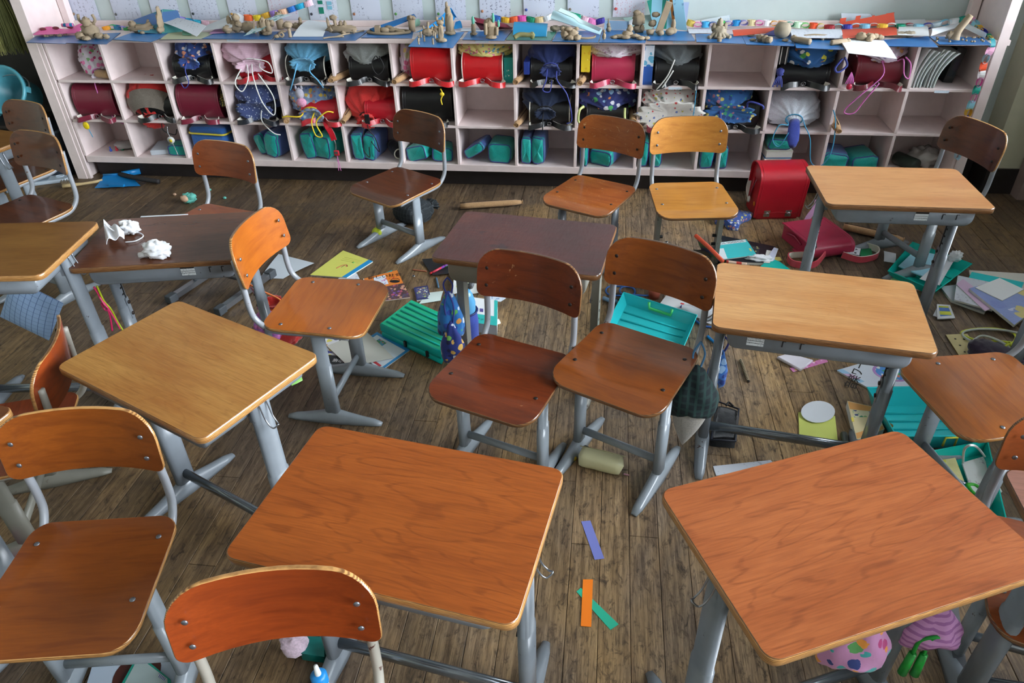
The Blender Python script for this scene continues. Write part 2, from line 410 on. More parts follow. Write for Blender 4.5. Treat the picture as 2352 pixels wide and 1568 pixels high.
def winwall(name,x,sgn,wins,sill,head):
    m=MB(); t=0.14; xc=x+sgn*t/2
    m.box((xc,(Y0+Y1)/2,sill/2),(t,Y1-Y0+0.2,sill)); m.box((xc,(Y0+Y1)/2,(head+ZC)/2),(t,Y1-Y0+0.2,ZC-head))
    e=[Y0-0.1]+[v for w in wins for v in w]+[Y1+0.1]
    for i in range(0,len(e),2): m.box((xc,(e[i]+e[i+1])/2,(sill+head)/2),(t,e[i+1]-e[i],head-sill))
    return struct(name,m,mw)
winwall('wall_right',X1,1,WIN_R,SILL,HEADZ); winwall('wall_left',X0,-1,WIN_L,1.1,2.6)
tg=NT('window_glass'); nt=tg.t; tr=tg.n('ShaderNodeBsdfTransparent'); gl=tg.n('ShaderNodeBsdfGlossy'); gl.inputs['Roughness'].default_value=0.02
fr=tg.n('ShaderNodeFresnel'); mx=tg.n('ShaderNodeMixShader'); tg.l(fr.outputs[0],mx.inputs[0]); tg.l(tr.outputs[0],mx.inputs[1]); tg.l(gl.outputs[0],mx.inputs[2])
tg.l(mx.outputs[0],nt.nodes['Material Output'].inputs['Surface']); MGLASS=tg.mat
mfr=plain('pale_window_frame',(188,190,184),0.45)
k=0
for x,sgn,wins,sill,head in ((X1,1,WIN_R,SILL,HEADZ),(X0,-1,WIN_L,1.1,2.6)):
    for a,b in wins:
        k+=1; xc=x+sgn*0.07; m=MB(); yc=(a+b)/2; zc=(sill+head)/2
        for yy in (a+0.03,b-0.03,yc): m.box((xc,yy,zc),(0.06,0.06 if yy!=yc else 0.09,head-sill))
        for zz in (sill+0.03,head-0.03,zc+0.28): m.box((xc,yc,zz),(0.06,b-a,0.06))
        w=struct('window_%d'%k,m,mfr)
        for yy0,yy1 in ((a+0.06,yc-0.045),(yc+0.045,b-0.06)):
            for z0,z1 in ((sill+0.06,zc+0.25),(zc+0.31,head-0.06)):
                MB().box((xc,(yy0+yy1)/2,(z0+z1)/2),(0.005,yy1-yy0,z1-z0)).build('pane',MGLASS,w)
# pillar right of the shelf, dark skirting, trim post
mbeige=plain('beige_plaster',(190,189,166),0.75,var=0.05); mpink=plain('faded_pink_paint',(230,213,211),0.5,var=0.07)
struct('wall_pillar',MB().box((2.37,4.47,ZC/2),(0.24,0.22,ZC)),mbeige)
m=MB(); m.box((2.36,4.352,0.075),(0.25,0.02,0.15)); m.box((2.242,4.46,0.075),(0.02,0.22,0.15)); m.box((2.12,4.535,0.075),(0.25,0.02,0.15)); struct('baseboard_right',m,mdark)
struct('trim_1',MB().box((2.435,4.30,1.3),(0.05,0.09,2.6)),plain('dull_pink_trim',(150,130,124),0.6,var=0.08))
mdoor=plain('dull_green_door',(70,82,74),0.5,var=0.1)
# ================================================================ cubby shelf
XS=-3.386; CW=0.3572; NC=15; XE=XS+NC*CW; YF=4.20; YB=4.53
ZR=[0.642,0.398,0.157]; ZTOP=0.892; TB=0.016
shelf=thing('cubby_shelf','long pink wooden cubby shelf of forty five compartments against the back wall','shelf',((XS+XE)/2,YF,0))
sx,sy=(XS+XE)/2,YF
def sp(name,mb,m=mpink): 
    o=mb.build(name,m,shelf,(-sx,-sy,0)); bevel(o,0.0018,1); return o
sp('top_board',MB().box((sx,(YF-0.006+YB)/2,ZTOP-0.0135),(XE-XS+0.15,YB-YF+0.006,0.027)))
for z in ZR[:2]: sp('shelf_board',MB().box((sx,(YF+0.003+YB)/2,z-TB/2),(XE-XS,YB-YF-0.003,TB)))
sp('bottom_board',MB().box((sx,(YF+YB)/2,ZR[2]-0.021),(XE-XS,YB-YF,0.042)))
for i in range(NC+1):
    for r in range(3):
        z0=ZR[r]; z1=(ZTOP-0.027 if r==0 else ZR[r-1]-TB)
        sp('divider',MB().box((XS+i*CW,(YF+0.001+YB)/2,(z0+z1)/2),(0.017,YB-YF-0.001,z1-z0)))
sp('back_panel',MB().box((sx,YB+0.006,0.46),(XE-XS,0.012,0.86)))
sp('kick_board',MB().box((sx,4.285,0.057),(XE-XS,0.02,0.114)),mdark)
sp('left_post',MB().box((XS-0.073,(4.190+YB)/2,ZC/2),(0.068,YB-4.190,ZC)))
sp('left_post_strip',MB().box((XS-0.026,4.2075,0.43),(0.026,0.025,0.86)))
sp('right_post',MB().box((XE+0.035,(4.190+YB)/2,ZC/2),(0.052,YB-4.190,ZC)))
sp('back_rail',MB().box((sx,YB-0.005,ZTOP+0.016),(XE-XS+0.04,0.02,0.032)))
sp('board_frame_post',MB().box((XS-0.012,YB-0.02,2.0),(0.045,0.05,2.2))); sp('board_frame_post',MB().box((XE-0.022,YB-0.02,2.0),(0.045,0.05,2.2)))
# small blue and white name labels stuck on the shelf edges
mlab=written('name_label',(214,226,236),(70,110,170),500,900,0.9)
for u,v,z,wh in ((535,92.5,0,'above the pale pink gingham bag'),(1562,97,0,'above the dark grey jersey bag'),(1107,95,0,'above the yellow floral bag'),(1551,203,1,'above the white printed bag'),(2163,211,1,'under the curled paper stacks')):
    p=py(u,v,YF-0.0075 if z==0 else YF+0.002)
    o=MB().box((0,0,0),(0.075,0.0015,0.013)).build('name_label',[mlab],None,p); tag(o,'small blue and white name label on the shelf edge '+wh,'label','name labels on the shelf edges')
def cub(c,r): return XS+(c+0.5)*CW, ZR[r]
# ================================================================ left recess: cleaning corner
mrec=plain('dark_recess_wood',(26,19,17),0.6,var=0.25)
struct('wall_recess',MB().box((-4.36,4.535,1.5),(1.6,0.02,3.0)),mrec)
struct('trim_2',MB().box((-4.36,4.38,1.75),(1.6,0.30,0.03)),mrec)
def bucket(name,label,p,rot):
    t=thing(name,label,'bucket',p,rot); H=0.25
    m=MB(); m.lathe([(0.0,0.0),(0.098,0.0),(0.10,0.004),(0.135,H),(0.150,H),(0.150,H-0.022),(0.1435,H-0.022),(0.143,H-0.006),(0.130,H-0.006),(0.094,0.008),(0.0,0.008)],28,cap=False); m.build('body',paint_b,t)
    m=MB(); m.tube([(0.152*math.cos(a),0.152*math.sin(a)*0.75,H-0.03-0.075*math.sin(a)) for a in [PI*i/14 for i in range(15)]],0.005,6); m.build('handle',plain('grey_wire',(150,155,158),0.35,0.6),t)
    for s in (-1,1): MB().box((s*0.15,0,H-0.03),(0.02,0.035,0.03)).build('handle_lug',paint_b,t)
    return t
paint_b=plain('teal_blue_plastic',(84,160,176),0.35,var=0.12)
# a low rack carries the bucket
rk=thing('bucket_rack','low dark wooden rack holding the teal bucket in the cleaning recess','rack',(-4.02,4.36,0))
MB().box((0,0,0.335),(0.62,0.30,0.02)).build('rack_board',mrec,rk)
for sx_ in (-0.29,0.29):
    for sy_ in (-0.13,0.13): MB().box((sx_,sy_,0.163),(0.03,0.03,0.325)).build('leg',mrec,rk)
bucket('plastic_bucket','teal blue plastic bucket lying tipped forward in the dark recess',(-3.80,4.40,0.47),(math.radians(62),0,math.radians(6)))
bucket('plastic_bucket','upright teal grey bucket behind the tipped bucket in the recess',(-4.16,4.38,0.346),(0,0,0.5))
b=thing('waste_bin','round dark grey plastic bin with clear bag on the floor of the recess','bin',(-3.70,4.30,0))
m=MB(); m.lathe([(0.0,0.0),(0.13,0.0),(0.155,0.29),(0.165,0.295),(0.165,0.31),(0.15,0.31),(0.125,0.01),(0.0,0.01)],26,cap=False); m.build('body',plain('slate_plastic',(52,60,70),0.35,var=0.1),b)
m=MB(); m.blob((0.11,-0.10,0.22),(0.03,0.028,0.04),amp=0.4,seed=5); m.build('clear_bag',plain('clear_film',(190,200,205),0.2),b)
for i,(bx,hz,lab) in enumerate(((-3.84,0.78,'pale straw broom hanging in the dark recess beside the shelf post'),(-3.69,0.79,'darker olive straw broom hanging behind the pale broom'))):
    t=thing('straw_broom',lab,'broom',(bx,4.34,hz)); m=MB(); rb=random.Random(i); 
    for k in range(140):
        a=rb.random()*2*PI; r=math.sqrt(rb.random()); x0,y0=r*math.cos(a)*0.04,r*math.sin(a)*0.02; L=0.32+rb.random()*0.05
        m.tube([(x0,y0,0.34),(x0*1.8,y0*1.6,0.2),(x0*2.1+rb.uniform(-.01,.01),y0*1.8+rb.uniform(-.01,.01),0.34-L)],0.0022,4)
    o=m.build('bristles',plain('broom_straw_%d'%i,((186,184,116) if i==0 else (120,124,74)),0.8,var=0.2),t); o['kind']='stuff'
    m=MB(); m.tube([(0,0,0.32),(0,0,1.25)],0.012,8); m.build('handle',plain('bamboo',(150,124,76),0.5),t)
    m=MB(); m.tube([(0.046*math.cos(a),0.024*math.sin(a),0.30) for a in [2*PI*q/14 for q in range(14)]],0.004,5,closed=True); m.build('binding',plain('red_string',(130,60,50),0.7),t)
    MB().box((0,0.09,1.2),(0.02,0.18,0.02)).build('hook_peg',mrec,t)
# ================================================================ desks and chairs
MG=paintmetal('grey_blue_enamel',(138,146,153),rough=0.25); MGD=paintmetal('grey_enamel_desk',(120,127,134),rough=0.27); MBG=paintmetal('beige_grey_enamel',(124,122,112),(70,52,40),0.45,0.6)
MTUBE=paintmetal('pale_grey_tube',(142,146,152),(96,70,54),0.28,0.5); MTUBEW=paintmetal('chipped_cream_tube',(150,146,136),(70,38,34),0.45,0.95)
MBLK=plain('black_slot',(14,14,15),0.6); MRUB=plain('grey_rubber',(66,71,76),0.7,var=0.1); MSTEEL=plain('bright_steel',(150,154,160),0.28,0.9)
MRIV=plain('rivet_steel',(128,132,140),0.35,0.85); MRIVD=plain('dark_rivet',(52,44,42),0.45,0.6)
MCHR=plain('worn_chrome',(120,126,132),0.22,0.75)
PLY=plyedge('ply_edge_light',(190,142,84),(112,72,36)); PLYD=plyedge('ply_edge_dark',(140,98,58),(70,44,26))
MSTK=written('maker_sticker',(206,212,214),(30,32,36),420,500,1.0)
def foot_mesh(L0,L1,w=0.024,h=0.055,tip=0.016,rubber=False):
    """cast shoe along y from -L0 to L1, rises to the leg in the middle"""
    m=MB(); rings=[]; N=13
    for i in range(N):
        t=i/(N-1); y=-L0+(L0+L1)*t; c=(y/L0 if y<0 else y/L1); a=abs(c)
        hh=tip+(h-tip)*(1-a)**1.5; ww=w*(0.62+0.38*(1-a)**0.8)
        if i in (0,N-1): hh*=0.55; ww*=0.7; 
        rings.append([(ww*x,y,max(0.0012,hh*z)) for x,z in ((-1,0),(1,0),(1.0,0.45),(0.72,0.85),(0.3,1.0),(-0.3,1.0),(-0.72,0.85),(-1.0,0.45))])
    m.rings(rings); return m
def bar_foot_mesh(L0,L1):
    m=MB(); m.box((0,(L1-L0)/2,0.022),(0.03,L0+L1,0.026)); return m
def leg_mesh(z0,zs,z1,a,b,grow=0.003):
    m=MB(); n=14
    def ring(z,da): return [((a+da)*math.copysign(abs(math.cos(q))**0.8,math.cos(q)),(b+da)*math.copysign(abs(math.sin(q))**0.8,math.sin(q)),z) for q in [2*PI*k/n for k in range(n)]]
    m.rings([ring(z0,grow),ring(zs,grow),ring(zs,0.0),ring(z1,0.0)]); return m
def hook_mesh(s):
    m=MB(); P=smooth_path([(0,0.012,0.05),(s*0.012,0.012,0.0),(s*0.03,0.010,-0.022),(s*0.042,0,-0.012),(s*0.03,-0.010,-0.022),(s*0.012,-0.012,0.0),(0,-0.012,0.05)],5)
    m.tube(P,0.0022,6); return m
TRAY_H=0.068
def tray_mesh(w,d,h,r=0.032,t=0.003):
    m=MB()
    def prof(ww,hh,rr):
        o=[(ww/2,0.0)]
        for i in range(6):
            a=-PI/2*i/5; o.append((ww/2-rr+rr*math.cos(a),-hh+rr+rr*math.sin(a)))
        for i in range(6):
            a=-PI/2-PI/2*i/5; o.append((-ww/2+rr+rr*math.cos(a),-hh+rr+rr*math.sin(a)))
        o.append((-ww/2,0.0)); return o
    A=prof(w,h,r); B=prof(w-2*t,h-t,r-t); A2=prof(w-0.012,h-0.006,r-0.004)
    R=[[(x,-d/2,z) for x,z in A2],[(x,-d/2+0.006,z) for x,z in A],[(x,d/2,z) for x,z in A],[(x,d/2,z) for x,z in B],[(x,-d/2+0.012,z) for x,z in B]]
    m.rings(R,0,False,True); return m
def desk(label,x,y,deg,h,top,edge,style='new',sticker=None,group='school desks'):
    t=thing('school_desk',label,'desk',(x,y,0),math.radians(deg),group); met=MBG if style=='old' else MGD
    w,d=0.60,0.40; th=0.021
    m=MB(); m.plate(rrect(w,d,0.026,5),th,bev=0.0025,mt=0,ms=1,mb=1); m.build('tabletop',[top,edge],t,(0,0,h))
    zt=h-th
    tray_mesh(0.50,0.335,0.085 if style=='old' else TRAY_H).build('book_tray',met,t,(0,0,zt-0.0005))
    for s in (-1,1):
        lx=s*0.262
        if style=='old':
            m=MB(); m.box((0,0,(zt+0.02)/2),(0.028,0.05,zt-0.02)); lg=m.build('leg',met,t,(lx,0,0))
            m=MB(); m.tube(smooth_path([(s*0.0,0.13,zt-0.01),(0,0.13,zt-0.10),(0,0.06,zt-0.22),(0,0.03,0.36)],6),0.012,8); m.build('brace_tube',MTUBE,t,(lx-s*0.018,0,0))
            for q in range(3): MB().box((s*0.0145,0,0.30+q*0.04),(0.001,0.008,0.008)).build('bolt_hole',MBLK,lg)
        else:
            lg=leg_mesh(0.03,0.35,zt-0.004,0.0155,0.031).build('leg',met,t,(lx,0,0))
            m=MB(); m.box((-s*0.0165,0.006,(0.36+zt-0.05)/2),(0.002,0.006,zt-0.41))
            for q in range(5): m.box((-s*0.0165,0.0,0.40+q*(zt-0.46)/5),(0.0021,0.018,0.006))
            m.build('height_slot',MBLK,lg)
            MB().box((-s*0.0185,0.004,0.335),(0.003,0.022,0.09)).build('clamp_plate',MGD,lg)
            for q in (0.31,0.36): MB().lathe([(0.007,-0.004),(0.007,0.004)],10,c=(-s*0.021,0.004,q),axis=Matrix.Rotation(PI/2,3,'Y')).build('clamp_bolt',MRIVD,lg)
            m=MB(); m.box((-s*0.008,0,zt-0.05),(0.03,0.05,0.06)); m.build('leg_bracket',met,lg)
        hook_mesh(s).build('bag_hook',MSTEEL,t,(lx+s*0.016,0.0,zt-0.06))
        foot_mesh(0.19,0.19,0.025,0.06,0.02).build('foot',met,t,(lx,0,0))
    m=MB(); m.tube([(-0.25,0,0.085),(0.25,0,0.085)],0.013,12,r2=0.019,up=(0,0,1)); m.build('crossbar',MCHR if style!='old' else met,t)
    if sticker is not None:
        sk=MB().box((sticker,-0.1685,zt-0.030),(0.048,0.001,0.034)).build('maker_sticker',MSTK,t); MB().box((sticker,-0.1692,zt-0.0165),(0.048,0.0006,0.007)).build('sticker_header',MBLK,sk)
        for q in (-.030,-.038): MB().box((sticker,-0.1692,zt+q),(0.046,0.0006,0.0012)).build('sticker_line',MBLK,sk)
        for q in (0.075,0.125):
            m=MB(); sg=q; m.box((0,0,0.008),(0.003,0.001,0.02)); m.box((0.004,0,0.018),(0.009,0.001,0.003)); m.build('tray_slot',MBLK,t,(sticker+q if sticker+q<0.2 else 0.17+q*0.3,-0.1685,zt-0.038))
    return t
T_A=laminate('cherry_laminate',(146,76,26),(130,64,20),(94,42,12),0.34,1.0)
T_B=laminate('cherry_laminate_b',(152,86,46),(134,70,34),(98,46,22),0.32,1.1)
T_C=laminate('oak_laminate',(176,132,84),(160,108,60),(120,78,42),0.36,0.35)
T_D=laminate('oak_laminate_d',(172,126,82),(156,104,62),(122,78,44),0.36,0.3)
T_F=laminate('golden_laminate',(166,120,62),(144,92,42),(110,68,28),0.36,0.5)
T_G=laminate('walnut_laminate',(100,60,40),(84,48,32),(60,34,24),0.24,0.5)
T_H=laminate('ochre_laminate',(132,92,44),(112,72,32),(84,52,24),0.36,0.3)
T_I=laminate('purple_walnut_laminate',(132,92,78),(110,72,60),(80,48,40),0.3,0.4)
T_K=laminate('dark_cherry_laminate',(112,66,34),(92,50,26),(66,36,20),0.3,0.5)
T_E=scratched_top('worn_purple_top')
DESK={}
DESK['A']=desk('cherry-grained school desk with an empty top, beside the purple and orange paper strips',-0.376,0.986,-8.9,0.654,T_A,PLY)
DESK['B']=desk('reddish cherry-grained school desk with a pink striped bag hanging underneath',0.502,1.009,24.0,0.680,T_B,PLY)
DESK['C']=desk('light oak school desk beside the two chairs, a dark plaid bag hanging from its hook',0.660,1.941,-8.2,0.623,T_C,PLYD,sticker=-0.17)
DESK['D']=desk('light oak school desk standing over a pink satchel near the shelf',1.144,2.839,-0.2,0.640,T_D,PLYD,sticker=0.06)
DESK['E']=desk('old school desk with scratched purple-brown top and beige tray',-0.261,2.335,-8.2,0.599,T_E,PLYD,'old')
DESK['F']=desk('golden brown school desk turned at an angle with empty top and wire hook',-1.104,1.466,-24.1,0.639,T_F,PLY)
DESK['G']=desk('dark walnut school desk with crumpled mask and tissue on top',-1.560,2.215,11.8,0.620,T_G,PLYD,sticker=0.09)
DESK['H']=desk('ochre brown school desk pushed against the dark walnut desk',-2.080,1.957,7.2,0.690,T_H,PLY,sticker=-0.1)
DESK['I']=desk('purple-brown school desk at the window side with rounded corner',1.215,1.075,-3.6,0.600,T_I,PLYD)
DESK['J']=desk('brown school desk beside the cleaning recess, a chair tucked under it',-3.163,3.105,-14,0.640,T_H,PLY,sticker=0.1)
DESK['K']=desk('dark cherry school desk with an orange chair pushed under it',-1.775,1.085,-10,0.640,T_K,PLY)
def chair(label,x,y,deg,h,wood,edge=None,tube=None,leg=None,style='shoe',riv=None,group='school chairs'):
    edge=edge or PLY; tube=tube or MTUBE; leg=leg or MG; riv=riv or MRIV
    t=thing('school_chair',label,'chair',(x,y,0),math.radians(deg),group)
    w,d=0.372,0.366
    def zf(a,b):
        z=-0.006*math.exp(-((a/0.10)**2+((b-0.02)/0.10)**2))
        if b<-0.10: z-=0.018*((-b-0.10)/0.083)**2
        if b>0.12: z+=0.006*((b-0.12)/0.06)
        return z
    out=[(px*(1.0+0.03*(-py_/0.18)),py_) for px,py_ in rrect(w,d,0.065,6,0.05)]
    m=MB(); m.plate(out,0.012,zf,bev=0.002,rings=(1,0.86,0.72,0.58,0.44,0.3,0.15),mt=0,ms=1,mb=0); seat=m.build('seat',[wood,edge],t,(0,0,h))
    bh=0.168; zb=h+0.145
    def mpb(a,b,c):   # a across, b up, c thickness (towards the front)
        yy=0.205-0.036*(a/0.18)**2+0.03*(1.0)+(b)*0.14; return Vector((a,yy-c,zb+bh/2+b))
    m=MB(); m.plate(rrect(0.372,bh,0.028,6,0.072),0.010,None,mpb,bev=0.002,rings=(1,0.86,0.72,0.58,0.44,0.3,0.15),mt=0,ms=1,mb=0); back=m.build('backrest',[wood,edge],t)
    for s in (-1,1):
        x0=s*0.160
        P=smooth_path([(x0,0.222,h+0.250),(x0,0.214,h+0.15),(x0,0.212,h+0.075),(x0,0.202,h+0.025),(x0,0.165,h-0.012),(x0,0.11,h-0.0235),(x0,-0.02,h-0.0235),(x0,-0.13,h-0.028)],5)
        m=MB(); m.tube(P,0.0105,10); m.build('side_tube',tube,t)
        if style=='shoe':
            lg=leg_mesh(0.03,h*0.62,h-0.03,0.0135,0.026).build('leg',leg,t,(s*0.150,-0.01,0))
            foot_mesh(0.185,0.185,0.023,0.06,0.018).build('foot',leg,t,(s*0.150,-0.01,0))
        elif style=='bar':
            lg=leg_mesh(0.035,h*0.6,h-0.03,0.012,0.026).build('leg',leg,t,(s*0.150,-0.01,0))
            ft=bar_foot_mesh(0.17,0.17).build('foot',MSTEEL,t,(s*0.150,-0.01,0))
            for q in (-1,1): bevel(MB().box((0,q*0.182,0.022),(0.038,0.05,0.040)).build('rubber_cap',MRUB,ft),0.005)
        else:      # square section legs with bolts
            m=MB(); m.box((0,0,(h+0.0)/2),(0.022,0.044,h-0.06)); lg=m.build('leg',leg,t,(s*0.150,-0.01,0))
            for q in range(2): MB().lathe([(0.008,-0.016),(0.008,0.016)],8,c=(-s*0.012,0,0.14+q*0.045),axis=Matrix.Rotation(PI/2,3,'Y')).build('bolt',MBLK,lg)
            foot_mesh(0.185,0.185,0.022,0.05,0.018).build('foot',leg,t,(s*0.150,-0.01,0))
        for b,a in ((0.118,0.147),(-0.062,0.150)):
            MB().blob((s*a,b,zf(a,b)+0.0005),(0.007,0.007,0.003),nu=10,nv=6).build('rivet',riv,seat)
        for b in (-0.038,0.022):
            q=mpb(s*0.150,b,0.0105); MB().blob(q,(0.0065,0.003,0.0065),nu=10,nv=6).build('rivet',riv,back)
    m=MB(); m.tube([(-0.145,-0.01,0.092),(0.145,-0.01,0.092)],0.0105,10,r2=0.016,up=(0,0,1)); m.build('crossbar',leg if style!='bar' else MSTEEL,t)
    for o in (seat,back):
        pass
    return t
W_OR=chairwood('orange_chair_wood',(164,88,16),(140,68,10)); W_DK=chairwood('red_brown_chair_wood',(112,46,12),(80,30,8),0.34,0.25)
W_MD=chairwood('brown_chair_wood',(132,68,14),(104,48,8)); W_YL=chairwood('yellow_chair_wood',(192,132,54),(164,102,34),0.33,0.2)
W_RD=chairwood('tan_red_chair_wood',(148,74,30),(120,54,18)); W_CH=chairwood('chestnut_chair_wood',(96,50,24),(70,34,14),0.25)
W_SC=chairwood('scuffed_orange_wood',(160,88,32),(134,66,20),0.36,0.7); W_RB=chairwood('rust_chair_wood',(138,58,16),(106,40,10),0.28); W_HN=chairwood('honey_chair_wood',(150,84,22),(122,62,12),0.22)
CHAIR={}
CHAIR[1]=chair('golden brown chair with scratched backrest facing the ochre and cherry desks',-1.165,0.920,10.4,0.400,W_MD)
CHAIR[2]=chair('orange chair with worn pale edges, pulled up to the cherry-grained desk',-0.498,0.515,13.3,0.420,W_RB,tube=MTUBEW,riv=MRIV)
CHAIR[3]=chair('dark red-brown scratched chair touching the old purple-brown desk',-0.289,1.805,-19.5,0.390,W_DK,PLYD,riv=MRIVD)
CHAIR[4]=chair('glossy brown chair between the dark chair and the light oak desk',0.104,1.850,-25.9,0.425,W_MD,PLYD,riv=MRIVD)
CHAIR[5]=chair('bright orange chair turned sideways with a red knitted bag behind it',-0.965,2.118,88.0,0.425,W_OR)
CHAIR[6]=chair('tan-red chair with rubber-capped steel feet behind the walnut desk',-1.835,2.880,-16.0,0.350,W_RD,style='bar')
CHAIR[7]=chair('walnut brown chair standing alone in front of the shelf with a black bag beneath',-1.070,3.440,-31.0,0.335,W_CH,style='shoe')
CHAIR[8]=chair('scuffed orange chair with worn front edge behind the purple-brown desk',-0.060,3.380,-26.2,0.340,W_SC,PLYD,leg=MGD,riv=MRIVD)
CHAIR[9]=chair('yellowish chair with a chipped corner and square legs',0.425,3.270,7.0,0.378,W_YL,PLYD,style='square',leg=MBG,riv=MRIV)
CHAIR[10]=chair('dark brown chair behind the light oak desk near the shelf end',1.506,3.443,-69.7,0.361,W_CH,riv=MRIVD)
CHAIR[11]=chair('chestnut brown chair with bent grey tubes behind the ochre desk',-2.690,2.767,-18.9,0.420,W_CH,riv=MRIVD)
CHAIR[12]=chair('dark chestnut chair tucked under the desk by the cleaning recess',-3.150,3.300,-19.0,0.400,W_CH,riv=MRIVD)
CHAIR[13]=chair('rust orange chair with chipped dark tube, tucked under the dark cherry desk',-1.760,1.420,-66.0,0.340,W_RB,tube=MTUBEW,leg=MBG,riv=MRIVD)
CHAIR[14]=chair('honey brown glossy chair mirroring the window beside the light oak desk',1.159,1.810,-76.6,0.425,W_HN)
CHAIR[15]=chair('orange chair tucked under the purple-brown desk by the window',1.130,1.190,-14.0,0.335,W_RD,PLYD,style='bar')
# ================================================================ things in the cubbies
MBEIGE=fabric('beige_canvas',(178,140,98)); MWTRIM=plain('white_lining',(222,218,206),0.6); MRING=plain('nickel',(170,172,176),0.25,0.9)
LEA={'black':(16,17,20),'navy':(18,24,38),'red':(180,24,40),'bright':(196,22,30),'crimson':(156,34,62),'dark':(116,26,50),'wine':(104,22,36),'rose':(178,46,78)}
def leather(k): return plain('leather_'+k,LEA[k],0.36,coat=0.12,var=0.08)
def randoseru(label,loc,k,rot=(0,0,0),Wd=0.228,T=0.13,L=0.285,pipe=None,strap=True,seed=0,white=False,fl=1.0):
    """hard school satchel; local -y = its rounded top, +z = its flap side"""
    t=thing('school_satchel',label,'satchel',loc,rot,'hard leather school satchels'); le=leather(k); r=random.Random(seed)
    ry=0.075; H=T/2
    def prof(off,y1):
        o=[]
        for i in range(15):
            a=-PI/2-PI*i/14
            ca,sa=math.cos(a),math.sin(a)
            o.append((ry+(ry+off)*math.copysign(abs(ca)**0.75,ca),H+(H+off)*math.copysign(abs(sa)**0.85,sa)))
        return [(0.15,-off)]+o+[(0.2,T+off),(y1,T+off)]
    # body
    P=prof(0.0,L); m=MB(); w=Wd/2-0.012
    ring=[(y,z) for y,z in P]+[(L,0.0)]
    m.prism(ring,-w,w,0,lambda a,b,c:Vector((c,a,b))); body=m.build('body',leather(k),t,(0,0,0.003))
    # flap
    m=MB(); F=prof(0.004,L*fl-0.004); nx=11
    def fp(i,kx):
        a=-1+2*kx/(nx-1); edge=0.0035*(1 if abs(a)>0.9 else 0)
        y,z=F[i]; return Vector((a*(Wd/2+0.004),y,z))
    m.grid(lambda a,b:Vector(((-1+2*a)*(Wd/2+0.004),)+tuple(F[min(int(round(b*(len(F)-1))),len(F)-1)])),10,len(F)-1,0,0.005); m.build('flap',le,t,(0,0,0.004))
    pm=plain('white_piping',(226,220,208),0.5) if white else leather(k)
    for s in (-1,1):
        m=MB(); m.tube([(s*(Wd/2+0.003),y,z) for y,z in F[1:]],0.0042,6); m.build('piping',pm,t,(0,0,0.004))
        m=MB(); m.tube([(s*(Wd/2-0.012),y-0.002 if i<10 else y,z+0.002) for i,(y,z) in enumerate(F[2:])],0.0018,5); m.build('stitch_rib',leather(k),t,(0,0,0.004))
        m=MB(); m.tube([(s*(w+0.004),0.10,0.05),(s*(w+0.010),0.16,0.07),(s*(w+0.004),0.24,0.05)],0.006,6); m.build('side_ring_strap',leather(k),t)
    if strap:
        j=lambda q:r.uniform(-q,q)
        for s in (-1,1):
            Pp=smooth_path([(s*0.012,0.012,0.014),(s*0.035,-0.022+j(.006),0.016),(s*(0.068+j(.01)),-0.05+j(.01),0.012+j(.006)),(s*(0.108+j(.008)),-0.056+j(.01),0.003),(s*(0.128+j(.01)),-0.03,0.004+j(.004)),(s*0.112,-0.006,0.013)],5)
            m=MB(); m.band(Pp,[(0,0.35,1)]*len(Pp),0.029,0.0045,0,1); m.build('shoulder_strap',[le,MWTRIM] if s>0 else [MWTRIM,le],t)
        m=MB(); m.tube([(0.012*math.cos(a),-0.012,0.016+0.010*math.sin(a)) for a in [2*PI*i/12 for i in range(12)]],0.002,5,closed=True); m.build('ring',MRING,t)
    return t
def bag_mesh(w,h,l,seed=0,drop=0.02,pl=9,frill=0.55,mouth=1.0,flat=0.85,lump=0.16):
    m=MB(); rings=[]; n=56
    prof=[(0.0,0.02),(0.015,0.42),(0.07,0.80),(0.18,0.97),(0.36,1.03),(0.55,0.98),(0.68,0.83),(0.78,0.56),(0.84,0.34),(0.87,0.27)]
    if mouth>0: prof+=[(0.91,0.36*mouth),(0.96,0.48*mouth),(1.0,frill*mouth),(0.985,frill*mouth*0.72),(0.93,0.2*mouth)]
    else: prof+=[(0.90,0.12),(0.905,0.01)]
    pr2=[]
    for i in range(len(prof)-1):
        (t0,r0),(t1,r1)=prof[i],prof[i+1]; kk=4 if abs(t1-t0)>0.08 else 2
        pr2+=[(t0+(t1-t0)*j/kk,r0+(r1-r0)*j/kk) for j in range(kk)]
    for t,r in pr2+[prof[-1]]:
        ring=[]
        for k in range(n):
            a=2*PI*k/n; ca,sa=math.cos(a),math.sin(a)
            nn=noise.noise(Vector((ca*1.3+seed*5.1,sa*1.3,t*3.2+seed)))
            pk=max(0.0,min(1.0,(t-0.42)/0.42))
            n2=noise.noise(Vector((ca*3.1+seed,sa*3.1,t*7+seed*2))); wr=abs(noise.noise(Vector((ca*2.2+seed*3,sa*2.2-seed,t*2.0))+Vector((0.8*n2,0,0.6*nn)))); rr=r*(1+0.06*n2-0.22*max(0,0.16-wr)/0.16*0.5+lump*nn*(1-pk*0.6)+(0.13 if t<0.88 else 0.07)*pk*math.sin(pl*a+seed*2+2.0*nn)+0.035*math.sin(pl*2*a+seed))
            x=w/2*rr*math.copysign(abs(ca)**0.8,ca); z=h/2*rr*math.copysign(abs(sa)**0.85,sa)
            z=max(z,-h/2*flat)-drop*t*t; ring.append(Vector((x,l/2-t*l,z)))
        rings.append(ring)
    m.rings(rings,0,False,True); return m
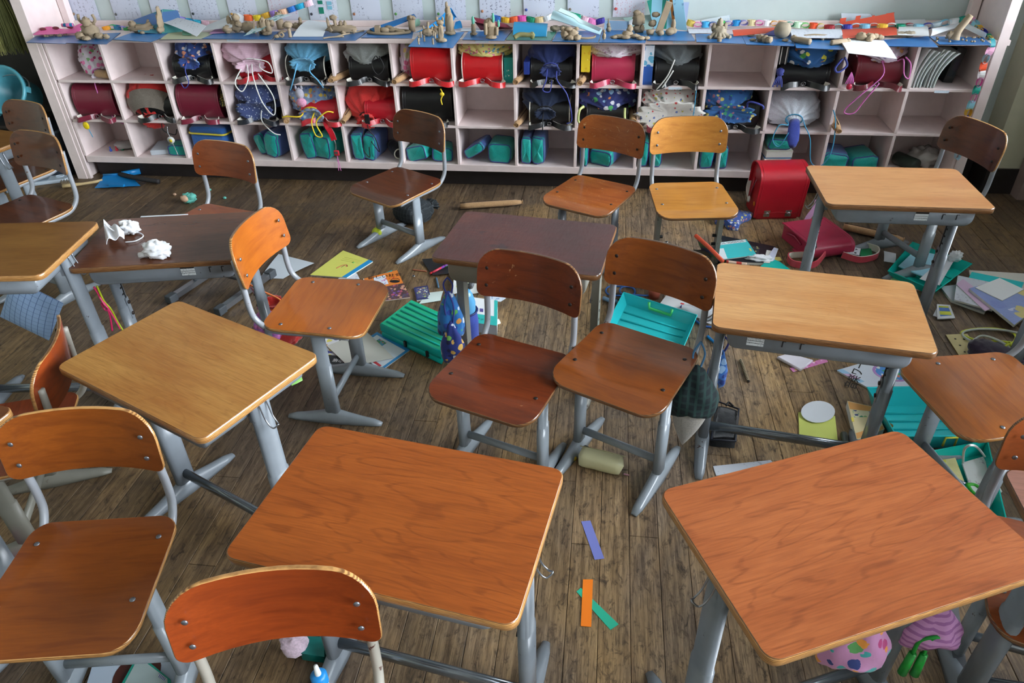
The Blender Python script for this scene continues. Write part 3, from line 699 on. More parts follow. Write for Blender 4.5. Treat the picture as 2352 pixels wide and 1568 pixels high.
def drawbag(label,loc,size,mat,cord=None,rot=(0,0,0),seed=0,drop=0.02,loops=(),mouth=1.0,pl=9,frill=0.55,group='drawstring bags',cr=0.0032,lump=0.16,ring=True):
    t=thing('drawstring_bag',label,'bag',loc,rot,group); w,l,h=size
    bag_mesh(w,h,l,seed,drop,pl,frill,mouth,lump=lump).build('pouch',mat,t)
    if cord:
        yn=l/2-0.875*l; zn=-drop*0.75
        if ring:
            m=MB(); m.tube([(w/2*0.30*math.cos(a),yn,zn+h/2*0.30*math.sin(a)) for a in [2*PI*i/16 for i in range(16)]],cr*1.2,5,closed=True); m.build('neck_cord',cord,t)
        for P in loops:
            m=MB(); m.tube(smooth_path([(P[0][0],yn,zn)]+[tuple(q) for q in P],6),cr,6); m.build('cord',cord,t)
    return t
def case(label,loc,L=0.33,r=0.024,rot=(0,0,0),mat=None,seed=0):
    t=thing('recorder_case',label,'case',loc,rot,'beige recorder cases'); m=MB(); rings=[]
    for i in range(9):
        q=i/8; y=-L/2+L*q; k=(0.55 if i in(0,) else 0.9 if i in(1,8) else 1.0)
        rings.append([(r*k*(1+0.1*noise.noise(Vector((a*2,q*4,seed))))*math.cos(a),y,r*k*0.82*math.sin(a)*(1.0)) for a in [2*PI*j/12 for j in range(12)]])
    m.rings(rings); m.build('sleeve',mat or MBEIGE,t)
    m=MB(); m.tube([(r*0.2,-L/2+L*i/8,r*0.83) for i in range(1,9)],0.0022,5); m.build('seam',plain('dark_seam',(70,52,40),0.8),t)
    m=MB(); m.tube([(r*0.62*math.cos(a),-L/2-0.002,r*0.5*math.sin(a)) for a in [2*PI*j/12 for j in range(12)]],0.003,5,closed=True); m.build('mouth_hem',mat or MBEIGE,t)
    return t
MTEAL=fabric('teal_nylon',(0,160,150),0.5,0.35); MNBLUE=fabric('blue_nylon',(72,100,164),0.6,0.35); MPURP=plain('purple_piping',(70,56,140),0.6)
def pocket(t,c,size,rot,split=0.45,seed=0,mt=None,mb=None):
    """soft block with piped edges; front share teal, rest blue"""
    w,d,h=size; R=Matrix.Rotation(rot[2],3,'Z')@Matrix.Rotation(rot[1],3,'Y')@Matrix.Rotation(rot[0],3,'X'); c=Vector(c)
    m=MB(); n=24; rings=[]
    for k,yy in ((0.02,-.5),(.45,-.497),(.80,-.485),(.93,-.45),(.985,-.38),(1,-.25),(1.02,0.0),(1,.25),(.985,.38),(.93,.45),(.80,.485),(.02,.5)):
        ring=[]
        for j in range(n):
            a=2*PI*j/n; ca,sa=math.cos(a),math.sin(a)
            nn=1+0.09*noise.noise(Vector((ca*2,sa*2,yy*4+seed*2.3)))
            ring.append(c+R@Vector((w/2*k*nn*math.copysign(abs(ca)**0.38,ca),yy*d+0.05*d*noise.noise(Vector((ca*k*2,sa*k*2,seed+9))),h/2*k*nn*math.copysign(abs(sa)**0.42,sa))))
        rings.append(ring[::-1])
    ks=max(4,min(10,int(round(11*split))))
    m.rings(rings[:ks+1],0,False,False); m.rings(rings[ks:],1,False,False)
    p=m.build('pocket',[mt or MTEAL,mb or MNBLUE],t)
    for i in (3,9):
        m=MB(); m.tube(rings[i],0.0032,5,closed=True); m.build('piping',MPURP,p)
    return p
def paintset(label,loc,pk,rot=0.0):
    t=thing('paint_set_bag',label,'bag',loc,(0,0,rot),'teal and blue paint set bags')
    for i,(c,s,r,sp_) in enumerate(pk): pocket(t,c,s,r,sp_,i+loc[0]*7)
    return t
Y_R=YF+0.030      # front of a satchel standing in a cubby
def sat(c,r,k,label,dx=0.0,rz=0.0,dy=0.0,T=0.13,Wd=0.228,**kw):
    x,z=cub(c,r); return randoseru(label,(x+dx,Y_R+dy,z+0.0005),k,(0,0,rz),Wd,T,seed=c*3+r,**kw)
def ontop(c,r,label,mat,cord=None,w=0.25,l=0.30,h=0.085,dx=0.0,dy=0.0,z=0.197,loops=(),**kw):
    x,zb=cub(c,r); return drawbag(label,(x+dx,YF-0.012+l/2+dy,zb+z-0.012),(w*1.08,l,h*1.18),mat,cord,loops=loops,seed=c*1.7+r*0.6,**({'rot':(0.16,0,0)}|kw))
def tubecase(c,r,label,dx,dz=0.022,rz=0.0,dy=-0.03,rx=0.0):
    x,z=cub(c,r); return case(label,(x+dx,YF+dy+0.165,z+dz),rot=(rx,0,rz),seed=c+r)
# ---- fabrics
F_FLOR=printed('pink_floral_cotton',(214,206,216),[(200,70,130),(222,120,170),(120,170,110),(190,60,120)],34,0.36)
F_BLUP=printed('blue_print_cotton',(44,72,138),[(214,140,110),(150,180,220),(70,50,60),(40,60,150),(220,200,190)],30,0.36)
F_PINKG=stripes('pale_pink_gingham',(214,184,196),(196,160,178),120,'X',0.5,0.8,True)
F_LBLUE=fabric('light_blue_cotton',(98,162,196)); F_GREY=fabric('grey_sweat_cloth',(140,144,142)); F_NAVY=fabric('navy_cotton',(32,48,104)); F_NAVY2=fabric('dark_navy_nylon',(20,36,66))
F_PASTEL=printed('pastel_floral_cotton',(210,196,206),[(216,196,120),(206,110,150),(190,200,160),(220,180,200)],26,0.4)
F_YEL=printed('yellow_floral_cotton',(206,194,120),[(190,60,90),(200,110,140),(90,140,160),(150,150,60)],44,0.34)
F_PALE=printed('pale_lace_print',(206,196,204),[(176,150,176),(190,170,186),(160,120,150)],60,0.30)
F_SPACE=printed('space_print_cotton',(24,84,140),[(220,210,70),(230,230,230),(90,170,90),(20,60,120),(200,120,60)],24,0.36)
F_SPACE2=printed('navy_toy_print',(40,50,110),[(210,130,70),(150,190,220),(70,160,90),(210,210,220),(60,60,140)],30,0.38)
F_STAR=printed('navy_star_print',(64,78,128),[(200,206,224),(150,170,200)],64,0.22)
F_FLB=printed('blue_yellow_floral',(120,140,170),[(60,96,160),(200,170,70),(190,120,90),(90,120,170),(170,190,200)],44,0.46)
F_RED=fabric('red_cotton',(204,44,40)); F_TAUPE=fabric('taupe_cotton',(166,156,144)); F_WPRT=printed('white_print_cotton',(216,212,206),[(200,190,90),(190,60,60),(120,160,150),(90,110,170)],40,0.26)
F_BSEA=printed('blue_sea_print',(40,92,150),[(60,150,110),(200,190,100),(170,110,130),(30,60,120)],36,0.36)
F_SILV=fabric('silver_white_satin',(206,212,222),0.4,0.6); F_PNKP=printed('pink_print_cotton',(206,190,204),[(200,150,90),(190,100,150),(160,140,190)],34,0.32)
F_PLAID=stripes('black_yellow_gingham',(196,180,96),(30,30,30),70,'X',0.5,0.8,True)
MWC=plain('white_cord',(218,218,214),0.7); MPKC=plain('pink_cord',(206,110,180),0.6); MBLC=plain('blue_cord',(60,70,150),0.6); MLBC=plain('light_blue_cord',(96,164,204),0.7); MBKC=plain('black_cord',(20,20,22),0.6); MYLC=plain('yellow_cord',(226,196,40),0.6); MCYC=plain('cyan_cord',(60,150,190),0.5); MLYC=plain('lemon_cord',(206,214,140),0.6)
# ---- row 0
x,z=cub(0,0)
drawbag('white floral bag with pink roses and a long pink cord, alone in its cubby',(x+0.03,YF+0.17,z+0.095),(0.24,0.27,0.19),F_FLOR,MPKC,(math.radians(12),0,math.radians(16)),1,0.07,[[(-0.03,-0.16,-0.12),(-0.02,-0.175,-0.26),(0.05,-0.18,-0.36),(0.10,-0.17,-0.30),(0.09,-0.15,-0.14)]],mouth=0.6)
case('small beige cloth pouch lying beside the white floral bag',(x+0.115,YF+0.05,z+0.026),0.11,0.030,(0,0,1.3))
sat(2,0,'black','black satchel under the blue printed bag with a dangling blue cord')
ontop(2,0,'dark blue printed bag with orange motifs above a black satchel',F_BLUP,MBLC,0.25,0.27,0.12,z=0.165,dy=0.01,mouth=0.9,drop=0.03,loops=[[(-0.02,-0.16,-0.06),(-0.02,-0.17,-0.13),(-0.06,-0.17,-0.165),(-0.08,-0.16,-0.12)]])
sat(3,0,'red','red satchel tilted under the pale pink gingham bag',dx=0.05,rz=0.22,dy=0.035)
ontop(3,0,'pale pink gingham bag with trailing white ribbons',F_PINKG,MWC,0.28,0.27,0.12,dx=-0.015,z=0.166,rot=(0.1,0,0.35),drop=0.05,cr=0.0036,loops=[[(-0.02,-0.19,-0.10),(-0.07,-0.20,-0.17),(-0.10,-0.19,-0.12),(-0.05,-0.17,-0.05)],[(0.01,-0.19,-0.10),(0.03,-0.21,-0.24),(0.08,-0.20,-0.33),(0.10,-0.20,-0.22),(0.04,-0.18,-0.08)],[(0.06,-0.18,-0.05),(0.12,-0.19,-0.08),(0.11,-0.18,-0.02),(0.03,-0.16,0.0)]])
sat(4,0,'black','black satchel under the plain light blue drawstring bag',white=True)
ontop(4,0,'plain light blue drawstring bag gathered at the front',F_LBLUE,MLBC,0.27,0.27,0.12,z=0.166,drop=0.03,cr=0.0042,pl=14,loops=[[(-0.04,-0.17,-0.06),(-0.08,-0.18,-0.14),(-0.10,-0.17,-0.17)],[(0.05,-0.17,-0.05),(0.09,-0.18,-0.10),(0.11,-0.17,-0.15)]])
tubecase(4,0,'beige recorder case lying at the right of the light blue bag',0.150,0.024,0.1)
sat(5,0,'black','black satchel under the grey and white bag with a black loop',dx=0.03)
ontop(5,0,'grey sweatshirt-cloth bag with white arrow print above a black satchel',F_GREY,MBKC,0.27,0.27,0.115,dx=0.01,z=0.167,mouth=0.0,drop=0.03,loops=[[(0.09,-0.15,0.03),(0.06,-0.16,-0.02),(0.09,-0.17,-0.07),(0.13,-0.16,-0.03),(0.11,-0.15,0.03)]],ring=False)
tubecase(5,0,'beige recorder case leaning at the left of the black satchel and grey bag',-0.148,0.024,-0.25)
sat(6,0,'bright','bright red satchel beside the pastel floral bag under a blue clay board',dx=0.045,rz=-0.03,T=0.18,dy=-0.005)
x,z=cub(6,0); drawbag('pastel pink and yellow floral bag squeezed beside a bright red satchel',(x-0.118,YF+0.17,z+0.115),(0.11,0.27,0.20),F_PASTEL,None,(0,0,0),6.5,0.05,mouth=0.0)
tubecase(6,0,'beige recorder case below the pastel floral bag',-0.128,0.022,-0.2,-0.045)
sat(7,0,'bright','bright red satchel with white piping under the yellow floral bag',dx=-0.012,white=True,T=0.15)
ontop(7,0,'yellow floral bag with red blossoms lying on a red satchel',F_YEL,None,0.30,0.29,0.075,z=0.186,mouth=0.0,drop=0.0)
x,z=cub(7,0); o=thing('cardboard_box','small teal box standing right of the white-piped red satchel','box',(x+0.139,YF+0.05,z)); bevel(MB().box((0,0.05,0.07),(0.055,0.12,0.14)).build('body',plain('teal_card',(24,148,140),0.4),o),0.002); MB().box((0.0,-0.0105,0.05),(0.035,0.001,0.05)).build('printed_face',printed('teal_box_print',(20,150,140),[(230,230,220),(120,200,190)],60,0.3,0.5),o)
sat(8,0,'black','black satchel under the plain navy drawstring bag',dx=0.03,T=0.125)
ontop(8,0,'plain navy drawstring bag tied with a bow above a black satchel',F_NAVY,MBLC,0.25,0.27,0.135,dx=0.025,z=0.158,drop=0.05,pl=13,cr=0.0036,mouth=0.8,loops=[[(-0.02,-0.17,-0.08),(-0.04,-0.175,-0.14),(0.0,-0.17,-0.15),(0.01,-0.16,-0.09)],[(0.04,-0.17,-0.08),(0.10,-0.19,-0.16),(0.13,-0.20,-0.30),(0.10,-0.20,-0.33)]])
tubecase(8,0,'beige recorder case at the left of the navy bag, upper row',-0.150,0.024,-0.12)
x,z=cub(8,0); bx=thing('pencil_box','small dark blue box wedged left of the navy bag','box',(x-0.112,YF+0.10,z+0.051)); bevel(MB().box((0,0,0.035),(0.035,0.16,0.07)).build('body',plain('royal_blue_plastic',(36,58,140),0.35),bx),0.004)
sat(9,0,'rose','rose pink satchel under the pale lace-print bag',dx=0.02,T=0.15)
ontop(9,0,'pale lace-print bag lying on the rose pink satchel',F_PALE,None,0.32,0.29,0.075,z=0.187,dx=0.015,mouth=0.0,drop=0.0)
tubecase(9,0,'beige recorder case left of the rose pink satchel',-0.145,0.026,-0.1,-0.045)
x,z=cub(9,0); yb=thing('cardboard_box','bright yellow box standing above the recorder case by the rose pink satchel','box',(x-0.135,YF+0.09,z+0.070)); MB().box((0,0,0.07),(0.05,0.15,0.14)).build('body',printed('yellow_box_print',(222,192,40),[(240,226,120),(214,170,30)],40,0.35,0.4),yb); MB().box((0,0.05,-0.035),(0.045,0.03,0.07)).build('pedestal_flap',MBEIGE,yb)
sat(10,0,'black','black satchel under the grey bag with long white cord',dx=0.015)
ontop(10,0,'dark grey jersey bag with white and olive cords',fabric('dark_grey_jersey',(98,104,106)),MWC,0.25,0.27,0.12,dx=0.01,z=0.165,drop=0.02,mouth=0.0,cr=0.004,loops=[[(-0.02,-0.16,0.02),(-0.05,-0.175,-0.06),(-0.10,-0.18,-0.135),(-0.07,-0.18,-0.12),(-0.02,-0.17,-0.03)]],ring=False)
x,z=cub(10,0); o=thing('glue_stick_box','tall blue and white printed box left of the grey jersey bag','box',(x-0.143,YF+0.03,z)); MB().box((0,0.06,0.05),(0.052,0.12,0.10)).build('body',plain('blue_print_card',(40,84,160),0.4),o); MB().box((0,0.06,0.155),(0.052,0.12,0.11)).build('printed_top',printed('box_circles',(196,206,216),[(40,110,170),(90,160,190)],26,0.42,0.4),o)
sat(12,0,'black','black satchel under the space-print bag, a brown strap beside it',dx=-0.01,T=0.105,Wd=0.25)
ontop(12,0,'bright blue space-print bag with yellow rockets',F_SPACE,MBLC,0.28,0.28,0.115,dx=0.015,z=0.160,mouth=0.0,drop=0.02,ring=False,cr=0.006,loops=[[(0.14,-0.14,0.03),(0.11,-0.16,-0.01),(0.13,-0.165,-0.03),(0.17,-0.15,0.0),(0.15,-0.14,0.04)]])
x,z=cub(12,0); t=thing('yarn_pompom','tangled purple-blue cord tassel hanging at the space-print bag','tassel',(x-0.150,YF-0.012,z+0.055)); m=MB(); m.blob((0,0,0.03),(0.02,0.015,0.022),amp=0.5,fr=6,seed=3); m.build('knot',MBLC,t)
for q in range(5):
    m=MB(); m.tube(smooth_path([(0,0,0.02),(-0.02+q*0.008,-0.01,-0.01),(-0.03+q*0.012,-0.012,-0.045+0.01*(q%2))],4),0.004,5); m.build('strand',MBLC,t)
x,z=cub(12,0); o=thing('sports_bag','small black bag with white stripes standing left of the space-print bag','bag',(x-0.135,YF+0.10,z+0.107)); bevel(MB().box((0,0.04,0.05),(0.055,0.18,0.10)).build('body',plain('black_vinyl',(18,18,20),0.4),o),0.012,3)
for q in (-0.014,0.014): MB().box((q,-0.0515,0.05),(0.004,0.002,0.09)).build('stripe',MWTRIM,o)
MB().box((0,0.06,-0.05),(0.045,0.05,0.10)).build('lower_pocket',plain('black_vinyl',(18,18,20),0.4),o)
sat(13,0,'wine','wine red satchel with a creased flap under the pink printed bag',dx=0.02,T=0.15,dy=0.01)
ontop(13,0,'pink printed bag with pink cord hanging to the cubby below',F_PNKP,MPKC,0.24,0.27,0.08,dx=0.035,z=0.182,drop=0.02,mouth=0.0,cr=0.0036,ring=False,loops=[[(0.06,-0.17,0.02),(0.08,-0.19,-0.05),(0.11,-0.19,-0.07),(0.10,-0.18,0.0),(0.07,-0.16,0.03)],[(-0.02,-0.18,-0.06),(-0.10,-0.20,-0.15),(-0.16,-0.21,-0.22),(-0.17,-0.21,-0.26),(-0.12,-0.21,-0.26),(-0.08,-0.20,-0.19),(-0.03,-0.19,-0.10)]])
x,z=cub(13,0); t=thing('key_tassel','pink cord tassel with red bead hanging left of the wine red satchel','tassel',(x-0.14,YF-0.018,z+0.06))
for q in range(6):
    m=MB(); m.tube(smooth_path([(0,0,0.03),(-0.012+q*0.005,-0.008,0.0),(-0.02+q*0.008,-0.006,-0.03)],4),0.0025,5); m.build('strand',MPKC,t)
m=MB(); m.blob((0.005,0,-0.045),(0.015,0.013,0.018)); m.build('bead',plain('red_bead',(190,40,70),0.3),t)
x,z=cub(14,0)
for i,(dx,lab) in enumerate(((-0.125,'thick stack of white papers curling over, against the cubby divider'),(-0.055,'thick white paper stack slumped against the black file'))):
    t=thing('paper_stack',lab,'papers',(x+dx,YF+0.03,z),0,'curling stacks of white paper')
    for q in range(11):
        m=MB(); fx=lambda a,b,q=q:Vector((-0.03+q*0.0052+0.075*(b**2.2)*(0.55+q*0.055),0.012*math.sin(q*2.1)+0.24*a,0.0008+0.195*b-0.022*b*b*(q/11)))
        m.grid(fx,2,7,0,0.0035); m.build('paper_sheaf',plain('paper_edge_white',(206,212,210),0.8),t)
t=thing('document_file','black plastic file box leaning behind the curled papers','file',(x+0.065,YF+0.14,z),(0,math.radians(8),0)); MB().box((0,0.1,0.09),(0.05,0.22,0.18)).build('body',plain('black_plastic',(24,25,28),0.3),t); MB().box((0,-0.0115,0.08),(0.035,0.001,0.09)).build('label_window',plain('dark_glass',(44,48,54),0.15),t)
# ---- row 1
sat(0,1,'dark','raspberry red satchel with a yellow alarm hanging below',dx=-0.005,T=0.19,Wd=0.26)
x,z=cub(0,1); t=thing('safety_alarm','yellow teardrop alarm hanging on the shelf edge below the raspberry satchel','alarm',(x-0.085,YF-0.012,z-0.035)); m=MB(); m.blob((0,0,0),(0.021,0.009,0.024),p=0.9); m.build('body',plain('alarm_yellow',(232,204,24),0.3),t); m=MB(); m.tube([(0,0,0.02),(0.01,-0.004,0.038)],0.002,5); m.build('loop',MBKC,t); m=MB(); m.tube(smooth_path([(0.008,0,-0.022),(0.012,0,-0.04),(0.018,0,-0.075)],4),0.0025,5); m.build('pull_cord',MCYC,t)
sat(1,1,'black','black satchel behind the red and taupe bag',dx=0.05,rz=0.08,T=0.13,dy=0.02)
x,z=cub(1,1); t=drawbag('red and taupe two-tone bag slumped open over a black satchel',(x-0.015,YF+0.10,z+0.115),(0.29,0.27,0.19),F_RED,MBKC,(math.radians(34),0,0.1),2.2,0.09,[[(0.06,-0.17,-0.10),(0.12,-0.18,-0.14),(0.15,-0.17,-0.10)]],mouth=0.8,frill=0.6)
m=MB(); m.rings([[Vector((0.148*k*math.cos(a)*1.0,y,0.104*k*math.sin(a)-dz)) for a in [PI*0.03+PI*0.94*i/24 for i in range(25)]+[PI*0.97-PI*0.94*i/24 for i in range(25)]] for y,k,dz in ((0.0,1.06,0.026),(-0.03,1.04,0.034),(-0.065,0.92,0.047),(-0.09,0.70,0.058))],0,False,False); m.build('taupe_panel',F_TAUPE,t)
x,z=cub(1,1); t=thing('key_reel','round clear key reel with an egg-yellow centre hanging on a clip','key reel',(x+0.115,YF-0.02,z-0.115)); m=MB(); m.lathe([(0.0,-0.007),(0.022,-0.006),(0.0225,0.006),(0.0,0.007)],20,axis=Matrix.Rotation(PI/2,3,'X'),cap=False); m.build('case',plain('milky_plastic',(206,208,204),0.25),t); m=MB(); m.lathe([(0.0,0.0),(0.010,0.0),(0.010,0.003),(0.0,0.004)],14,c=(0.002,-0.0075,-0.002),axis=Matrix.Rotation(PI/2,3,'X'),cap=False); m.build('yellow_dot',plain('yolk_yellow',(222,196,40),0.4),t); m=MB(); m.tube(smooth_path([(0,0,0.02),(-0.006,0,0.05),(-0.004,0.01,0.085)],4),0.003,6); m.build('clip',MRING,t); m=MB(); m.tube(smooth_path([(0.004,0,-0.02),(0.012,0,-0.06),(0.02,-0.003,-0.10)],4),0.003,6); m.build('chain',MRING,t)
sat(2,1,'dark','raspberry red satchel beside a small black and yellow gingham bag',dx=-0.02,T=0.195,Wd=0.26)
x,z=cub(2,1); drawbag('tiny black and yellow gingham bag beside a raspberry satchel',(x+0.138,YF+0.11,z+0.14),(0.075,0.16,0.13),F_PLAID,None,(0,0,0),4,0.03,mouth=0.8)
sat(3,1,'navy','navy satchel under the star-print bag',T=0.115)
ontop(3,1,'navy star-print bag with white cords',F_STAR,MWC,0.29,0.28,0.135,z=0.155,dx=-0.005,drop=0.05,mouth=1.1,frill=0.7,cr=0.0036,loops=[[(0.04,-0.16,-0.10),(0.10,-0.18,-0.17),(0.14,-0.17,-0.19)]])
tubecase(3,1,'beige recorder case sticking out right of the star-print bag',0.140,0.026,0.42,-0.06)
sat(4,1,'red','red satchel hidden below the blue and yellow floral bag, one strap hanging down',dx=0.045,T=0.12,rz=-0.05)
ontop(4,1,'blue and yellow floral bag tied with thick yellow cord',F_FLB,MYLC,0.30,0.28,0.15,z=0.145,dx=-0.01,drop=0.07,mouth=0.9,cr=0.0042,loops=[[(-0.05,-0.18,-0.05),(-0.13,-0.19,-0.045),(-0.16,-0.185,-0.055)],[(0.02,-0.19,-0.08),(0.03,-0.20,-0.16),(0.07,-0.20,-0.165),(0.05,-0.195,-0.08),(0.12,-0.18,-0.02),(0.16,-0.16,-0.03)]])
x,z=cub(4,1)
t=thing('plush_charm','small grey and pink plush animal charm hanging over the floral bag','plush',(x-0.045,YF-0.018,z+0.165)); m=MB(); m.blob((0,0,0.02),(0.026,0.022,0.034),amp=0.1,seed=2); m.build('body',fabric('grey_plush',(170,166,178)),t); m=MB(); m.blob((0.008,-0.012,-0.028),(0.032,0.022,0.026),amp=0.12,seed=4); m.build('pink_muzzle',fabric('pink_plush',(214,150,180)),t)
for s in (-1,1):
    m=MB(); m.blob((s*0.018,0,0.055),(0.007,0.005,0.014)); m.build('ear',fabric('grey_plush',(170,166,178)),t)
t=thing('strap_keychain','red satchel strap hanging over the shelf edge with a chain, red clip and pink cord','strap',(x+0.11,YF-0.012,z-0.02)); P=smooth_path([(-0.03,0.01,0.03),(-0.01,-0.02,0.012),(0.006,-0.016,-0.03),(0.012,-0.008,-0.075)],5); m=MB(); m.band(P,(1,0.3,0),0.034,0.004,0,1); m.build('strap',[leather('red'),MWTRIM],t)
m=MB(); m.tube(smooth_path([(0.012,-0.008,-0.07),(0.018,-0.008,-0.10),(0.012,-0.008,-0.14)],5),[0.003 if i%2 else 0.0045 for i in range(11)],6); m.build('chain',MRING,t)
bevel(MB().box((0.016,-0.01,-0.155),(0.034,0.014,0.034)).build('clip',plain('red_clip',(190,44,60),0.3),t),0.005); MB().box((0.016,-0.0175,-0.152),(0.018,0.002,0.016)).build('clip_window',MRING,t)
for s in (-1,1):
    m=MB(); m.tube(smooth_path([(0.016,-0.01,-0.172),(0.017+s*0.003,-0.01,-0.22),(0.018+s*0.008,-0.012,-0.27)],4),0.002,5); m.build('cord',MPKC,t)
sat(5,1,'red','red satchel behind the plain red drawstring bag with black toggles',dx=0.075,T=0.125,Wd=0.20)
ontop(5,1,'plain red drawstring bag with black toggle and long black cords',F_RED,MBKC,0.29,0.27,0.19,z=0.115,dx=-0.02,drop=0.07,mouth=0.7,pl=12,cr=0.003,loops=[[(-0.01,-0.18,-0.10),(-0.03,-0.20,-0.20),(0.0,-0.20,-0.27),(0.01,-0.20,-0.20)],[(0.02,-0.18,-0.08),(0.06,-0.20,-0.14),(0.07,-0.20,-0.23),(0.03,-0.20,-0.16)]])
x,z=cub(5,1); t=thing('cord_toggle','black plastic tab hanging from the plain red bag','tab',(x-0.005,YF-0.02,z+0.03)); bevel(MB().box((0,0,0),(0.03,0.012,0.075)).build('tab',plain('black_plastic',(24,25,28),0.3),t),0.004)
tubecase(5,1,'beige recorder case left of the plain red bag',-0.145,0.060,-0.1,-0.02,0.25)
sat(6,1,'black','large black satchel standing alone behind the walnut brown chair',T=0.20,Wd=0.29,dy=0.015)
x,z=cub(6,1); t=thing('cord_strap','yellow and blue cord dangling at the top of the black satchel','cord',(x+0.10,YF-0.008,z+0.19)); m=MB(); m.tube(smooth_path([(0,0,0.03),(0.012,-0.006,0.0),(0.0,-0.008,-0.03),(0.004,-0.006,-0.06)],5),0.004,6); m.build('cord',MYLC,t); m=MB(); m.blob((0.008,-0.004,0.0),(0.014,0.009,0.012)); m.build('knot',MYLC,t)
sat(8,1,'black','black satchel with pale piping under the dark navy nylon bag',dx=0.02,white=True,T=0.13)
ontop(8,1,'dark navy nylon drawstring bag with black tab',F_NAVY2,MBKC,0.27,0.27,0.13,z=0.16,dx=-0.005,drop=0.05,mouth=0.8,pl=13,loops=[[(-0.01,-0.17,-0.08),(-0.01,-0.18,-0.13)]])
tubecase(8,1,'beige recorder case at the left of the dark navy nylon bag',-0.150,0.024,-0.12,-0.04)
sat(9,1,'black','black satchel under the navy toy-print bag',T=0.115)
ontop(9,1,'navy toy-print bag with pale lemon handles',F_SPACE2,MLYC,0.31,0.28,0.12,z=0.162,dx=0.0,drop=0.03,mouth=0.0,cr=0.007,ring=False,loops=[[(-0.14,-0.14,0.0),(-0.16,-0.17,-0.01),(-0.165,-0.17,-0.07),(-0.15,-0.16,-0.095)],[(0.10,-0.14,-0.05),(0.11,-0.17,-0.10),(0.13,-0.17,-0.13)]])
tubecase(9,1,'beige recorder case right of the navy toy-print bag',0.145,0.05,0.05,-0.01)
sat(10,1,'rose','rose pink satchel under the white printed ring-shaped bag',T=0.115)
ontop(10,1,'white printed bag with its gathered mouth open toward the room',F_WPRT,MWC,0.30,0.27,0.14,z=0.155,drop=0.05,mouth=1.4,frill=0.85,pl=16)
x,z=cub(10,1); t=thing('duck_whistle','yellow duck-shaped whistle hanging on a turquoise cord','whistle',(x+0.125,YF-0.022,z+0.03)); m=MB(); m.blob((0,0,0),(0.03,0.012,0.017),p=0.9); m.build('body',plain('alarm_yellow',(232,204,24),0.3),t); m=MB(); m.blob((0.022,0,0.015),(0.013,0.01,0.012)); m.build('head',plain('alarm_yellow',(232,204,24),0.3),t); m=MB(); m.tube(smooth_path([(0.0,0,0.015),(0.004,0,0.10),(0.004,0.01,0.20)],4),0.0028,6); m.build('cord',MCYC,t)
sat(11,1,'black','black satchel under the blue sea-print bag',dx=0.02,T=0.145)
ontop(11,1,'blue sea-print bag with blue cord loops',F_BSEA,MBLC,0.27,0.27,0.105,z=0.175,dx=-0.03,drop=0.05,mouth=1.2,frill=0.8,cr=0.006,loops=[[(-0.05,-0.17,-0.06),(-0.06,-0.18,-0.13),(-0.05,-0.17,-0.16)],[(0.10,-0.12,0.02),(0.17,-0.14,0.01),(0.18,-0.14,-0.01)]])
x,z=cub(12,1); t=drawbag('big silver white satin bag tied with cyan cords, alone in its cubby',(x-0.01,YF+0.16,z+0.10),(0.31,0.34,0.20),F_SILV,MCYC,(0,0,-0.06),8,0.055,[[(-0.04,-0.2,-0.05),(-0.09,-0.215,-0.05),(-0.11,-0.215,-0.13),(-0.07,-0.215,-0.17),(-0.03,-0.21,-0.09)],[(0.05,-0.2,-0.05),(0.09,-0.215,-0.12),(0.12,-0.22,-0.25),(0.18,-0.22,-0.27),(0.22,-0.21,-0.18),(0.21,-0.19,-0.03),(0.19,-0.16,0.03)]],mouth=0.0,pl=14,cr=0.003)
m=MB(); m.rings([[Vector((0.032*k*math.cos(a),-0.155-0.02*q,-0.045-0.028*q+0.022*k*math.sin(a))) for a in [2*PI*i/14 for i in range(14)]] for q,k in ((0,0.9),(1,1.0),(2,1.05),(3,1.0),(4,0.6))]); m.build('blue_base_flap',fabric('royal_blue_cloth',(50,66,150)),t)
tubecase(13,1,'beige recorder case alone in an empty cubby, near the silver bag',-0.150,0.05,0.0,-0.07,0.12)
# ---- row 2
x,z=cub(0,2); t=thing('clear_pouch','clear pouch with coloured caps and yellow cloth in a bottom cubby','pouch',(x+0.02,YF+0.17,z)); m=MB(); m.blob((0.08,0.02,0.05),(0.05,0.06,0.05),amp=0.3,seed=1,fn=lambda q:Vector((q.x,q.y,max(q.z,-0.05)))); m.build('yellow_cloth',fabric('mustard_cloth',(200,150,40)),t); m=MB(); m.blob((0.0,-0.02,0.025),(0.075,0.05,0.027),amp=0.35,seed=6,fn=lambda q:Vector((q.x,q.y,max(q.z,-0.0248)))); m.build('film',plain('milky_film',(170,164,166),0.25),t)
for q,cc in enumerate(((60,90,190),(210,60,80),(40,150,110))):
    m=MB(); m.lathe([(0.009,0.0),(0.009,0.012),(0.004,0.014),(0.004,0.03)],10,c=(-0.075+q*0.035,-0.075+q*0.012,0.001)); m.build('cap',plain('cap_%d'%q,cc,0.35),t)
x,z=cub(1,2); t=thing('instrument_case','flat white case lying in a bottom cubby under the black bottle','case',(x-0.04,YF+0.15,z),0.25); bevel(MB().box((0,0,0.016),(0.16,0.20,0.032)).build('body',plain('white_case',(196,204,214),0.35),t),0.006)
